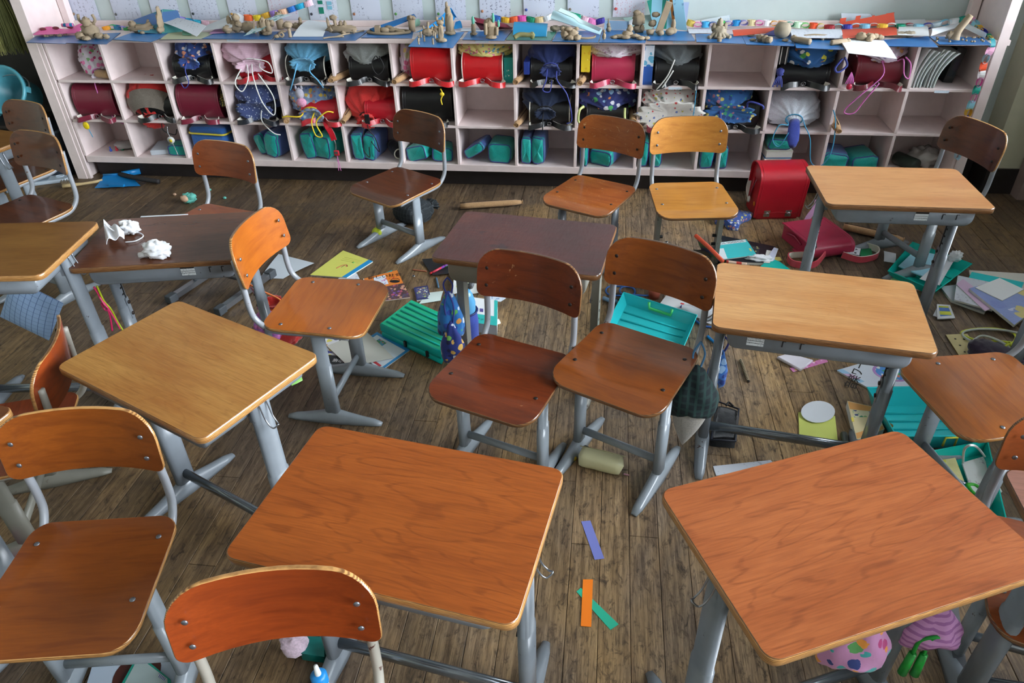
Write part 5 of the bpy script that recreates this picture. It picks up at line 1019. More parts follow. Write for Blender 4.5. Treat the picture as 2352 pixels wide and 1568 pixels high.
sheet('document_folder','maroon folder draped over the boxy clay monster','folder',[py(1095,52,4.42),pz(1176,66,ZM+.015),py(1148,54,4.60),py(1083,40,4.50)],[card('maroon_vinyl',(112,24,44)),card('dark_maroon',(74,14,30))],.012,t=.003)
sheet('document_folder','lower maroon cover hanging beneath the draped folder','folder',[pz(1104,69,ZM+.002),pz(1176,66,ZM+.002),py(1178,63,4.60),py(1090,50,4.46)],[card('dark_maroon',(74,14,30))],.004,t=.002)
sheet('craft_paper','bright blue folded paper tented on the green board','paper',[pz(1178,84,ZM+.002),pz(1255,84,ZM+.004),py(1258,54,4.52),py(1181,50,4.52)],[card('sky_blue_card',(20,140,190)),MWH],.012)
sheet('craft_card','white lining edge beside the tented blue paper','card',[pz(1245,84,ZM),pz(1256,84,ZM),py(1259,54,4.53),py(1256,55,4.53)],[MWH])
t=sheet('craft_card','pale cyan stepped card leaning over the clay bug','card',[py(1264,42,4.40),pz(1378,80,ZM+.002),pz(1383,69,ZM+.02),py(1271,24,4.50)],[card('pale_cyan_card',(186,216,224)),card('cyan_edge',(90,176,200))],.004,t=.004)
c0=t.location
A,B,D,E2=py(1282,36,4.40)-c0,pz(1376,77,ZM+.012)-c0,pz(1382,70,ZM+.03)-c0,py(1288,29,4.47)-c0
m=MB(); m.grid(lambda u,v:A*(1-u)*(1-v)+B*u*(1-v)+D*u*v+E2*(1-u)*v+Vector((0,-.006,.012+(.012 if u<.45 else 0))),8,3,0,.003); m.build('step_panel',card('paler_cyan_card',(206,228,232)),t)
sheet('paper_box','pale blue paper box side behind the tiny clay rabbit','box',[pz(1387,69,ZM+.001),pz(1445,68,ZM+.001),py(1452,49,4.52),py(1389,47,4.56)],[printed('pale_blue_drawing',(140,172,206),[(110,140,190),(160,190,220)],18,.3,.6),MWH])
sheet('paper_box','sage green paper panel of the box behind the clay tree','box',[pz(1455,68,ZM+.001),pz(1498,67,ZM+.001),py(1498,33,4.66),py(1430,41,4.66)],[card('sage_card',(134,160,154))])
sheet('paper_box','white paper corner fold pointing up from the pale blue box','box',[py(1444,62,4.50),py(1452,58,4.52),py(1463,39,4.52),py(1445,48,4.52)],[MWH])
sheet('picture_board','painted board with orange, blue and green stripes standing behind the clay slab','board',[pz(1502,66,ZM+.001),pz(1548,66,ZM+.001),py(1543,-12,4.68),py(1486,2,4.66)],[stripes('painted_stripes',(120,170,190),(10,120,104),11,'X',0.35),MWH],t=.004)
sheet('picture_board','light blue lettered board standing on edge','board',[pz(1553,68,ZM+.001),pz(1578,70,ZM+.001),py(1568,-10,4.60),py(1543,-14,4.62)],[written('blue_scribble_board',(140,190,214),(40,70,140),40,30,.9),MWH],t=.004)
sheet('picture_board','orange and brown painted board between the striped and the lettered boards','board',[pz(1546,66,ZM+.001),pz(1555,67,ZM+.001),py(1546,-10,4.63),py(1537,-10,4.65)],[printed('orange_paint',(200,120,40),[(60,60,70),(190,70,40)],22,.4,.6),MWH],t=.003)
sheet('picture_board','lavender card standing behind the lettered board','card',[py(1562,58,4.67),py(1576,58,4.67),py(1583,5,4.69),py(1566,5,4.69)],[card('lavender_card',(160,176,210))],t=.002)
sheet('paper_sheet','white sheet under the pastel paper chain at the lettered board','paper',[pz(1583,77,ZM+.001),pz(1632,76,ZM+.001),pz(1690,62,ZM+.001),pz(1578,64,ZM+.001)],[MWHW],.002)
sheet('paper_sheet','white sheet with blue dashes propped against the wall behind the paper chain','paper',[py(1610,52,4.69),py(1676,50,4.69),py(1676,34,4.70),py(1612,46,4.70)],[written('blue_dashes',(206,216,222),(120,170,210),70,60,.9)])
sheet('craft_card','orange card lying slanted in front of the pastel chain','card',[pz(1685,83,ZM+.004),pz(1760,76,ZM+.02),pz(1802,62,ZM+.03),pz(1682,69,ZM+.02)],[card('orange_card',(206,74,44)),MWH],.004,t=.002)
sheet('craft_card','dark purple card on the board behind the clay ball','card',[pz(1755,80,ZM+.001),pz(1812,84,ZM+.001),pz(1816,70,ZM+.001),pz(1770,69,ZM+.001)],[card('indigo_card',(40,40,110))],t=.001)
sheet('paper_sheet','white sheet with a faint smiling face drawing','paper',[pz(1819,87,ZM+.010),pz(1936,88,ZM+.012),pz(1930,67,ZM+.016),pz(1810,67,ZM+.012)],[MWHW,MWH],.012)
sheet('paper_sheet','large white sheet hanging over the shelf edge','paper',[pz(1948,122,ZM+.006),pz(2060,135,ZM+.002),pz(2030,93,ZM+.008),pz(1926,89,ZM+.008)],[plain('bright_white_paper',(232,234,236),.7),MWH],.004)
sheet('craft_card','large orange card with cut tabs bridging the papers','card',[pz(1936,88,ZM+.02),pz(2060,80,ZM+.026),py(2058,62,4.55),py(1930,68,4.50)],[card('orange_card',(206,74,44)),MWH],.006,t=.0015)
t=sheet('craft_card','upright orange card with notched top behind the white link chain','card',[py(1932,66,4.60),py(2056,56,4.60),py(2053,29,4.64),py(1930,52,4.64)],[card('orange_card',(206,74,44)),MWH],t=.0015)
c0=t.location
for a,b in ((1928,1942),(1964,1975),(2002,2008),(2034,2053)):
    A=py(a,52-(a-1930)*.15,4.64)-c0;B=py(b,52-(b-1930)*.15,4.64)-c0; h=Vector((0,0,.022 if a<2000 else .012)); m=MB(); m.grid(lambda u,v:A.lerp(B,u)+h*v,1,1,0,.0015); m.build('card_tab',card('orange_card',(206,74,44)),t)
sheet('paper_sheet','curved white sheet behind the notched orange card','paper',[py(1934,54,4.68),py(2010,50,4.68),py(2000,32,4.70),py(1932,30,4.70)],[plain('bluish_paper',(196,208,220),.7)],.0)
sheet('paper_sheet','white sheet lying over the dark clay slab','paper',[pz(2062,80,ZM+.016),pz(2134,83,ZM+.012),py(2130,58,4.50),py(2064,60,4.50)],[plain('bright_white_paper',(232,234,236),.7),MWH],.004)
sheet('paper_sheet','white sheet standing behind the end of the white link chain','paper',[py(2056,60,4.66),py(2130,56,4.66),py(2124,44,4.68),py(2058,46,4.68)],[MWH],.0)
sheet('tent_paper','left slope of the white and black tented paper over the clay crumbs','paper',[pz(2138,83,ZM+.002),py(2200,62,4.40),py(2218,50,4.56),pz(2140,66,ZM+.03)],[MWH,plain('black_paper',(16,16,20),.7)],.006)
sheet('tent_paper','right slope of the white and black tented paper over the clay crumbs','paper',[py(2206,60,4.40),pz(2262,88,ZM+.002),pz(2266,76,ZM+.03),py(2216,50,4.56)],[MWH,plain('black_paper',(16,16,20),.7)],.006)
# ---- paper chains
PAL=[(226,120,180),(60,160,210),(60,110,190),(40,160,60),(160,150,214),(20,130,190),(150,140,200),(200,186,140),(230,130,190),(232,232,236),(230,160,40),(232,190,160),(20,150,116),(190,220,190),(120,200,110),(220,80,40),(216,190,90)]
def chain(label,pts,cols,w=0.026,R=0.02,alt=True,seed=0,flatk=1.0,step=None,group='coloured paper chains'):
    t=thing('paper_chain',label,'paper chain',pts[0],0,group); P=[Vector(q)-Vector(pts[0]) for q in pts]; P=smooth_path(P,12)
    L=0; acc=[0]
    for i in range(1,len(P)): L+=(P[i]-P[i-1]).length; acc.append(L)
    step=step or R*1.7; n=int(L/step); r=random.Random(seed)
    for k in range(n):
        d=(k+.5)*step; i=max(1,next(j for j in range(len(acc)) if acc[j]>=d or j==len(acc)-1)); p=P[i-1].lerp(P[i],(d-acc[i-1])/max(1e-6,acc[i]-acc[i-1])); tg=(P[i]-P[i-1]).normalized()
        side=tg.cross(Vector((0,0,1))); side=side.normalized() if side.length>.1 else Vector((1,0,0)); upv=side.cross(tg).normalized()
        ax,pe=(upv,side) if (k%2==0 or not alt) else (side,upv)
        ax=(ax+Vector((r.uniform(-.2,.2),r.uniform(-.2,.2),r.uniform(-.1,.1)))).normalized()
        Lk=R*1.15; loop=[p+tg*(Lk*math.cos(a))+pe*(R*.62*flatk*math.sin(a)) for a in [2*PI*j/12 for j in range(13)]]
        m=MB(); m.band(loop,ax,w,.0008); c=cols[(k+seed)%len(cols)]; m.build('paper_link',card('link_%d_%d_%d'%c,c),t)
    return t
yb=4.64
chain('pastel paper chain climbing in front of the pinned sheets',[py(560,40,yb),py(592,41,yb),py(620,33,yb),py(655,26,yb),py(685,16,yb),py(715,6,yb),py(735,-4,yb)],[(232,190,206),(220,96,40),(226,200,40),(222,170,50),(160,130,210),(226,180,150),(40,110,190),(30,160,200)],.030,.024,False,1,1,.058)
chain('short paper chain of cyan, pink and purple links behind the pencilled sheet',[py(408,42,yb),py(445,50,yb),py(485,54,yb)],[(50,170,200),(232,190,206),(150,140,210),(30,130,170)],.024,.022,False,2,1,.05)
chain('short green and orange paper chain behind the clay bull',[py(238,66,4.50),py(262,62,4.52),py(282,66,4.50),py(304,68,4.48)],[(60,140,190),(160,140,220),(60,170,90),(240,160,40),(70,180,90)],.022,.022,True,3,1,.036)
chain('bright paper chain sagging behind the tented blue paper',[py(1132,40,yb),py(1165,46,yb),py(1200,42,yb),py(1228,46,yb),py(1255,42,yb),py(1268,34,yb)],[(30,150,110),(226,200,150),(232,236,240),(220,90,170),(50,110,190),(230,180,50),(230,90,40),(230,90,180)],.028,.024,False,4,1,.05)
chain('pink, green and indigo paper chain behind the pale cyan card',[py(1300,32,yb),py(1325,38,yb),py(1350,46,yb),py(1372,50,yb),py(1395,42,yb)],[(20,150,116),(232,190,206),(226,130,190),(60,50,150),(232,150,200),(60,170,120)],.028,.024,False,5,1,.045)
chain('long pastel paper chain standing along the wall right of the lettered board',[py(1578,50,4.58),py(1600,56,4.56),py(1650,55,4.56),py(1715,52,4.58),py(1790,54,4.58),py(1850,58,4.58),py(1895,60,4.58)],PAL[10:]+PAL[:10],.030,.019,True,6,1,.042)
chain('white, blue and indigo link chain lying across the orange cards',[py(1895,62,4.56),py(1935,62,4.53),py(1985,60,4.51),py(2045,60,4.49),py(2090,60,4.47),py(2130,60,4.46),py(2165,53,4.47),py(2205,46,4.50)],[(50,60,160),(206,226,236),(120,190,220),(236,238,240),(226,190,60),(240,240,240),(20,150,116),(160,40,50),(140,200,220)],.022,.024,True,7,1,.045)
chain('paper link chain draped over the right shelf post edge and hanging down the side',[py(2205,46,4.50),py(2228,44,4.50),py(2248,64,4.36),py(2268,84,4.26),py(2277,96,4.185),py(2276,112,4.18),py(2262,140,4.18),py(2252,180,4.18),py(2238,220,4.18),py(2226,252,4.18),py(2216,285,4.18),py(2206,330,4.18),py(2196,372,4.18)],[(20,150,116),(226,200,120),(30,130,140),(230,170,200),(190,226,240),(224,80,40),(240,240,240),(230,100,180),(20,150,130),(232,160,200),(150,210,230),(226,180,60),(60,60,170)],.026,.021,True,8,1,.040)
# ---- sheets pinned on the board above the shelf
yw=Y1-0.004; py=_py
sheets=[(160,172,238,0),(252,268,334,2),(338,356,425,1),(434,444,518,2),(519,532,600,1),(607,624,698,3),(706,714,786,4),(800,811,888,1),(895,906,982,2),(992,1003,1080,2),(1101,1103,1182,1),(1200,1203,1282,1),(1303,1303,1385,1),(1407,1407,1490,3)]
adj=['first, beside the left board frame, pinned','carrying a pencil map, pinned','with a coloured red mark, pinned','with a dark thumb tack, pinned','with tiny orange doodles, pinned','with a small creature doodle, pinned','with green and blue squares, pinned','with a brown tack above the clay dinosaur ship, pinned','with a green tack above the slanted blue folder, pinned','with a green tack above the curled blue sheet, pinned','with red writing above the maroon folder, pinned','with a blue tack above the tented blue paper, pinned','with dense writing above the pale cyan card, pinned','with a red stamp beside the painted boards, pinned']
minks=[written('pinned_a',(198,204,222),(110,110,130),110,36,.6),written('pinned_b',(200,206,222),(90,96,120),120,36,.75),written('pinned_c',(198,204,220),(120,124,150),90,36,.55),written('pinned_d',(204,206,220),(190,110,130),130,40,.6),written('pinned_e',(202,208,222),(110,130,150),110,36,.45)]
for i,(ut,ub,ur,k) in enumerate(sheets):
    vb=49+ (0 if i<9 else (-3+ (i-9)*-1.2)); vb=[49,50,50,49,50,50,50,50,50,50,44,41,40,39][i]
    BL=py(ub,vb,yw); wd=0.182; A=Vector((BL.x,yw,BL.z)); B=A+Vector((wd,0,0.0)); D=B+Vector((0,0,.26)); E2=A+Vector((0,0,.26))
    t=sheet('pinned_sheet','white worksheet %s on the board'%adj[i],'paper',[A,B,D,E2],[minks[k%5],MWH],0.003,.002,.0006,'worksheets pinned on the board')
    tc=[(150,120,90),(90,90,90),(190,60,60),(50,60,60),(190,140,60),(60,60,60),(60,60,70),(150,100,70),(90,150,80),(90,150,80),(170,120,90),(60,80,150),(120,110,100),(190,70,70)][i]
    m=MB(); m.lathe([(0.0,0.0),(.008,0.0),(.008,.002),(.004,.003),(0,.003)],12,c=(-.075,-.008,-.085),axis=Matrix.Rotation(PI/2,3,'X'),cap=False); m.build('tack',plain('tack_%d'%i,tc,.4),t)
    if i==6:
        for q,(a,b,cc) in enumerate(((-.01,-.02,(10,120,96)),(-.01,-.065,(10,120,96)),(.045,-.025,(120,180,200)),(.045,-.05,(120,180,200)))): MB().box((a,-.007,b),(.03,.001,.036 if q==1 else .02)).build('colour_patch',card('patch_%d'%q,cc),t)
# ================================================================ scattered on the floor and desks
def flat(name,label,cat,px,t,mats,z0=0.0005,group=None,bev=0.0): return poly_plate(name,label,cat,[pz(u,v,z0+t) for u,v in px],t,mats,group,bev)
def text(s,size,loc,rz,mat,parent,name='lettering',sx=1.0):
    cu=bpy.data.curves.new('txt','FONT'); cu.body=s; cu.size=size; cu.extrude=0.0002; cu.align_x='CENTER'; cu.align_y='CENTER'
    o=bpy.data.objects.new('txt',cu); COL.objects.link(o); bpy.context.view_layer.update()
    me=bpy.data.meshes.new_from_object(o.evaluated_get(bpy.context.evaluated_depsgraph_get())); bpy.data.objects.remove(o)
    me.materials.clear(); me.materials.append(mat); q=link(name,me,parent,loc,(0,0,rz)); q.scale=(sx,1,1); return q
MINK=plain('black_ink',(16,16,18),.6); MPAGE=plain('page_block',(216,216,210),.8,var=.05)
def book(label,px,t,cover,name='book',cat='book',z0=0.0005,spine=None,group=None):
    """soft book: corners near-left, near-right, far-right, far-left; returns (root, local frame fn, angle)"""
    P=[pz(u,v,z0+t) for u,v in px]; c=sum(P,Vector())/4; c.z=z0
    r=thing(name,label,cat,c,0,group); Q=[(p.x-c.x,p.y-c.y) for p in P]
    m=MB(); m.prism([(x*.985,y*.985) for x,y in Q],0.0,t-.0008); m.build('page_block',MPAGE,r)
    m=MB(); m.prism(Q,t-.0008,t); m.build('front_cover',cover,r)
    A,B,D,E2=[Vector(q) for q in Q]; ang=math.atan2((B-A).y,(B-A).x)
    def at(u,v,dz=0.0004): q=A*(1-u)*(1-v)+B*u*(1-v)+D*u*v+E2*(1-u)*v; return (q.x,q.y,t+dz)
    def patch(u0,u1,v0,v1,mat,nm='printed_panel',dz=.0003):
        m=MB(); m.prism([at(u0,v0)[:2],at(u1,v0)[:2],at(u1,v1)[:2],at(u0,v1)[:2]],t+dz*.2,t+dz); return m.build(nm,mat,r)
    r2=(r,at,ang,patch); return r2
def plastic_t(name,c,tr=.35,rough=.25):
    key=('pt',name)
    if key in _M: return _M[key]
    t=NT(name); t.col(C(c)); t.set(Roughness=rough,Transmission_Weight=tr,IOR=1.2,Coat_Weight=.3); _M[key]=t.mat; return t.mat
MTB=plastic_t('teal_clear_plastic',(24,190,176),.12); MTG=plastic_t('green_teal_plastic',(6,176,130),.1); MCB=plastic_t('cyan_clear_plastic',(48,200,206),.12)
def tray(label,px,h,mat,ridges=4,latch=None,z0=.0005,inset=.86,wall=.003,name='tool_tray',slope=True):
    """open plastic tray, rim corners given in the photograph (near-left, near-right, far-right, far-left)"""
    P=[pz(u,v,z0+h) for u,v in px]; c=sum(P,Vector())/4; c.z=z0; r=thing(name,label,'tray',c)
    R=[Vector((p.x-c.x,p.y-c.y,h)) for p in P]; Fq=[Vector((q.x*inset,q.y*inset,.002)) for q in R]
    m=MB()
    for i in range(4):
        j=(i+1)%4; A,B,D,E2=Fq[i],Fq[j],R[j],R[i]; m.grid(lambda u,v:A*(1-u)*(1-v)+B*u*(1-v)+D*u*v+E2*(1-u)*v,6,4,0,wall)
    A,B,D,E2=Fq; m.grid(lambda u,v:A*(1-u)*(1-v)+B*u*(1-v)+D*u*v+E2*(1-u)*v,6,6,0,wall); m.build('body',mat,r)
    m=MB(); m.tube(R,.0035,6,closed=True); m.build('rim',mat,r)
    for k in range(ridges):
        v=(k+1)/(ridges+1); a=A.lerp(E2,v)*.96; b=B.lerp(D,v)*.96; m=MB(); m.tube([a+Vector((0,0,.004)),b+Vector((0,0,.004))],.004,6); m.build('rib',mat,r)
    if latch:
        for u in latch:
            p=R[0].lerp(R[1],u)+Vector((0,0,-.01)); m=MB(); d=(R[1]-R[0]).normalized(); m.tube([p-d*.02+Vector((0,-.006,-.03)),p-d*.02+Vector((0,-.006,.008)),p+d*.02+Vector((0,-.006,.008)),p+d*.02+Vector((0,-.006,-.03))],.004,6); m.build('latch',plain('yellow_latch',(210,204,60),.35),r)
    return r,R,Fq
def tubeobj(name,label,cat,pts,r,mat,n=8,group=None,closed=False):
    P=smooth_path(pts,6,closed); c=sum(P,Vector())/len(P); c.z=0 if min(q.z for q in P)<.1 else c.z
    m=MB(); m.tube([q-c for q in P],r,n,closed=closed); return tag(m.build(name,mat,None,c),label,cat,group)
# ---- by the shelf, left side
t=thing('dustpan_scraper','pale grey plastic scraper with a thumb hole on the floor by the recess','scraper',pz(112,416,0),math.radians(25)); m=MB(); m.plate(rrect(.26,.13,.02),.022,bev=.003); m.build('body',[plain('pale_grey_plastic',(176,188,200),.4)]*2,t,(0,0,.024)); m=MB(); m.plate(rrect(.13,.11,.012),.003); m.build('ribbed_pad',[plain('slate_grey_pad',(128,142,158),.5)]*2,t,(-.05,0,.027)); m=MB(); m.tube([(0.075+.025*math.cos(a),.016*math.sin(a),.026) for a in [2*PI*i/14 for i in range(14)]],.004,6,closed=True); m.build('thumb_hole',plain('pale_grey_plastic',(176,188,200),.4),t)
t=thing('hand_brush','pale wooden hand brush handle at the left shelf post','brush',pz(192,426,0),math.radians(24)); m=MB(); m.tube([(-.12,0,.013),(-.07,0,.013),(.0,0,.012),(.06,0,.014),(.12,.004,.016)],[.020,.018,.010,.009,.013],8,r2=[.013,.013,.009,.009,.012]); m.build('handle',plain('pale_wood',(196,172,128),.5),t)
for q in range(14):
    m=MB(); m.tube([(-.12+.004*q,.008-.002*(q%3),.02),(-.135+.004*q,.028,.035+.004*(q%4))],.002,4); m.build('bristle',plain('brown_bristle',(120,104,80),.8),t)
t=thing('dustpan','bright blue plastic dustpan lying flat near the shelf','dustpan',pz(268,419,0)); c0=t.location.copy(); A,B,D,E2=[pz(*q,.012)-c0 for q in ((218,431),(322,426),(300,406),(240,409))]; m=MB(); m.grid(lambda u,v:A*(1-u)*(1-v)+B*u*(1-v)+D*u*v+E2*(1-u)*v+Vector((0,0,.016*v*v)),8,5,0,.004); mb=plain('bright_blue_plastic',(22,128,196),.35); m.build('pan',mb,t); m=MB(); m.tube([E2+Vector((0,0,.02)),D+Vector((0,0,.02))],.010,8); m.build('back_wall',mb,t); m=MB(); q=pz(322,393,.03)-c0; m.tube([D.lerp(E2,.3)+Vector((0,0,.02)),q],.012,8,r2=.02); m.build('handle',mb,t); m=MB(); m.box(A.lerp(B,.5)+Vector((0,-.002,.010)),(.10,.018,.014)); m.build('lip_step',mb,t)
tubeobj('folded_umbrella','black folded stick lying across the blue dustpan','stick',[pz(276,400,.035),pz(320,410,.04),pz(366,417,.022)],.016,plain('black_cloth',(34,32,34),.7,var=.1),8)
t=thing('clay_lump','lump of teal and peach dough on the floor behind the tan-red chair','dough',pz(436,466,0)); m=MB(); m.blob((0,0,.032),(.045,.032,.033),amp=.35,fr=3,seed=2,nu=18,nv=12,fn=lambda q:Vector((q.x,q.y,max(q.z,-.031)))); m.blob((.025,-.005,.045),(.03,.025,.02),amp=.4,seed=5); m.build('teal_dough',plain('teal_dough',(104,190,176),.6,var=.1),t); m=MB(); m.blob((-.01,-.022,.038),(.028,.02,.022),amp=.2,seed=3); m.build('peach_dough',plain('peach_dough',(206,168,140),.6),t)
for i,(u,v) in enumerate(((482,438),(517,457),(402,449))): tag(MB().blob((0,0,.008),(.011,.009,.008),amp=.3,seed=i).build('dough_crumb',plain('teal_dough',(104,190,176),.6,var=.1) if i<2 else plain('peach_dough',(206,168,140),.6),None,pz(u,v,0)),'small dough crumb on the floor near the teal and peach lump','dough','dough crumbs')
# ---- on the walnut desk
zG=.6205
t=thing('face_mask','crumpled white face mask with ear loops on the walnut desk','mask',pz(262,552,zG)); c0=t.location.copy(); mwm=plain('mask_white',(222,224,230),.8)
A,B,D,E2=pz(247,566,zG+.003)-c0,pz(288,556,zG+.003)-c0,pz(284,530,zG+.03)-c0,py(241,513,2.28)-c0
m=MB(); m.grid(lambda u,v:A*(1-u)*(1-v)+B*u*(1-v)+D*u*v+E2*(1-u)*v+Vector((0,0,.010*math.sin(u*9+v*2)+.018*4*u*(1-u)*(1-v)))+Vector((0,0,.008)),12,10,0,.0015); m.build('mask_cloth',mwm,t)
for pts in (((241,514,.055),(262,530,.03),(290,535,.012)),((288,556,.008),(312,553,.006),(329,542,.006),(318,534,.006),(300,534,.010))):
    m=MB(); m.tube(smooth_path([pz(u,v,zG+z)-c0 for u,v,z in pts],6),.0022,6); m.build('ear_loop',mwm,t)
def tissue(label,u,v,z,r,seed,tail=None):
    m=MB(); m.blob((0,0,r[2]*.9),r,0,30,20,.5,3.0,seed,fn=lambda q:Vector((q.x,q.y,max(q.z,-r[2]*.88))))
    if tail: m.tube([(0,0,.01),(tail[0]*.6,tail[1]*.6,.014),(tail[0],tail[1],.008)],[.014,.009,.012],8)
    return tag(m.build('tissue',plain('tissue_white',(226,228,232),.85),None,pz(u,v,z)),label,'tissue','crumpled tissues')
tissue('crumpled tissue half wrapped in the face mask on the walnut desk',302,536,zG,(.035,.026,.026),1); tissue('larger crumpled tissue alone on the walnut desk',366,590,zG,(.046,.032,.032),4,(-.065,-.01))
flat('paper_strip','narrow white paper strip along the far edge of the walnut desk','paper',[(322,499),(432,492.5),(432,491),(324,496)],.001,[MWH],zG)
# ---- hanging at the left desks
t=thing('cushion','light blue cushion with thin dark check stuck under the ochre desk','cushion',py(72,712,2.06)); mm=stripes('blue_check_cushion',(166,198,240),(84,110,176),46,'X',.08,.85,True)
m=MB(); m.grid(lambda u,v:Vector(((u-.5)*.19+.02*(v-.5),(1 if True else 0)*-.028*math.sin(PI*u)**.6*math.sin(PI*v)**.6,(v-.5)*.22)),14,14,0,.002); m.grid(lambda u,v:Vector(((u-.5)*.19+.02*(v-.5),.028*math.sin(PI*u)**.6*math.sin(PI*v)**.6,(v-.5)*.22)),14,14,0,.002); m.build('cover',mm,t,(0,0,0),(0,math.radians(32),0)); m=MB(); m.tube([(0,0,.12),(.0,0,.16)],.004,6); m.build('loop',MLBC,t)
t=thing('braided_cords','knotted neon pink and lime cords hanging from the walnut desk hook','cords',py(238,700,2.13))
for i,(c,pts) in enumerate((((232,50,110),[(-.01,0,.08),(.0,0,.03),(.012,-.004,0),(.008,0,-.05),(-.008,0,-.12)]),((228,60,120),[(0,.004,.08),(-.004,0,.03),(.01,0,0),(.022,0,-.06),(.03,0,-.11)]),((190,206,40),[(.004,0,.085),(.008,0,.02),(.02,.004,-.02),(.028,.004,-.08),(.04,0,-.12)]),((228,60,120),[(0,-.004,.04),(.012,-.01,.01),(.02,-.008,-.01),(.004,-.006,-.02),(-.004,-.004,.01)]))):
    m=MB(); m.tube(smooth_path(pts,6),.0035,6); m.build('cord',plain('neon_cord_%d'%i,c,.4),t)
# ---- around the bright orange sideways chair
t=drawbag('red knitted bag with orange cords hanging behind the bright orange chair',py(640,738,2.34),(.17,.22,.15),fabric('red_knit',(190,34,28),.9,1.0),plain('neon_orange_cord',(244,130,60),.5),(math.radians(-80),0,.2),3,0.0,[[(-.02,-.12,0),(-.05,-.16,0),(-.07,-.20,0)],[(.03,-.12,0),(-.03,-.17,0),(-.07,-.21,0)]],mouth=.9,cr=.004)
t=drawbag('pink and lilac satin bag beside the red knitted bag',py(614,742,2.28),(.10,.17,.09),stripes('pink_lilac_satin',(206,120,180),(170,110,190),40,'Y',.4,.5),plain('pink_white_cord',(224,170,206),.6),(math.radians(-84),0,0),5,0,[[(0,-.10,0),(-.012,-.15,0),(-.02,-.18,0)]],mouth=.7,cr=.003)
sheet('paper_sheet','large white sheet on the floor behind the bright orange chair','paper',[pz(598,638,.003),pz(650,640,.002),pz(722,604,.012),pz(640,583,.004)],[plain('grey_white_paper',(196,204,212),.75)],.004)
r,at,an,patch=book('yellow-green notebook with red scribble and blue edge strip',[(712,631),(797,637),(857,600),(788,575)],.006,plain('lime_cover',(206,206,96),.6,var=.05)); patch(.0,.985,.0,1,plain('lime_cover2',(208,208,100),.6),'cover_face')
o=patch(.86,1.0,0.0,1.0,plain('cyan_edge_tape',(24,140,200),.4),'blue_edge',.0006)
m=MB(); m.tube(smooth_path([at(.42,.35),at(.46,.5),at(.55,.55),at(.60,.48)],6),.0035,6,r2=.0005); m.build('red_scribble',plain('red_marker',(210,110,80),.6),r); m=MB(); m.tube(smooth_path([at(.50,.42),at(.53,.56),at(.62,.5)],6),.0018,6,r2=.0005); m.build('black_scribble',MINK,r)
m=MB(); m.tube([at(.58,.72),at(.66,.70)],.006,6,r2=.0005); m.build('green_scribble',plain('green_marker',(130,190,90),.6),r)
for k in range(3): 
    m=MB(); m.tube([at(.25,.80-.06*k),at(.75,.86-.06*k)],.0007,4); m.build('ruled_line',plain('olive_line',(150,150,60),.7),r)
flat('paper_sheet','white pencilled sheet peeking out under the yellow-green notebook','paper',[(776,640),(826,640),(820,628),(800,622)],.001,[MWHW])
r,at,an,patch=book('orange social studies textbook with a kettle and festival photo on its cover',[(850,694),(942,682),(912,620),(834,640)],.006,plain('orange_cover',(214,122,48),.45)); patch(0,1,0,.50,printed('festival_photo',(70,30,34),[(40,20,30),(190,140,110),(160,60,90),(110,60,150),(60,50,80)],60,.5,.4),'festival_photo'); patch(.28,.62,.58,.93,plain('pale_panel',(206,214,226),.5),'title_panel'); patch(.36,.56,.60,.78,printed('blue_figures',(206,214,226),[(40,80,170),(190,90,150)],70,.45,.5),'figures',.0006); patch(0,.02,0,1,MPAGE,'spine')
text('新しい社会',.034,at(.60,.88,.0008),an,MINK,r); text('3・4',.026,at(.70,.76,.0008),an,plain('red_ink',(206,40,40),.5),r)
m=MB(); q=at(.80,.62,.0006); m.plate([(.026*math.cos(a)+q[0],.014*math.sin(a)+q[1]) for a in [2*PI*i/16 for i in range(16)]],.0004,lambda x,y:q[2]); m.build('kettle_print',[MINK,MINK],r); m=MB(); m.tube([(q[0]+.022*math.cos(a),q[1]+.008+.022*math.sin(a),q[2]) for a in [PI*i/10 for i in range(11)]],.0012,5); m.build('kettle_handle_print',MINK,r)
flat('booklet','corner of a teal booklet under the orange textbook','book',[(880,640),(906,630),(900,620),(884,627)],.003,[plain('teal_booklet',(20,150,160),.5)])
r,at,an,patch=book('small dark trading card stack between the orange textbook and the old desk',[(957,689),(990,685),(982,655),(950,660)],.008,plain('navy_card',(44,48,92),.35),'card_stack','cards'); patch(.1,.9,.12,.88,printed('card_picture',(60,60,100),[(190,200,210),(150,170,90),(40,50,120),(180,140,90)],90,.45,.35))
sheet('paper_sheet','torn pale sheet beneath the trading card stack','paper',[pz(962,698,.002),pz(1012,690,.006),pz(1018,668,.012),pz(985,672,.004)],[plain('greenish_white_paper',(196,210,206),.7)],.004)
t=thing('pencil_case','open black pencil case spilling coloured markers by the walnut chair foot','pencil case',pz(1010,616,0)); c0=t.location.copy(); m=MB(); A,B,D,E2=[pz(*q,.004)-c0 for q in ((995,636),(1050,630),(1030,596),(970,600))]; m.grid(lambda u,v:A*(1-u)*(1-v)+B*u*(1-v)+D*u*v+E2*(1-u)*v+Vector((0,0,.012*(2*v-1)**2)),8,6,0,.004); m.build('case',plain('black_nylon',(22,22,26),.7),t)
for k,cc in enumerate(((206,50,60),(200,60,80),(120,60,150),(60,60,130),(50,160,90),(60,180,110),(220,220,220),(210,120,40))):
    a=pz(988+k*6,628-k*3,.012+.004*(k%2))-c0; b=pz(1020+k*4,611-k*2,.014+.005*(k%3))-c0; m=MB(); m.tube([a,a.lerp(b,.72)],.0058,8); m.tube([a.lerp(b,.72),b],.0048,8); m.build('marker',plain('marker_%d'%k,cc,.35),t)
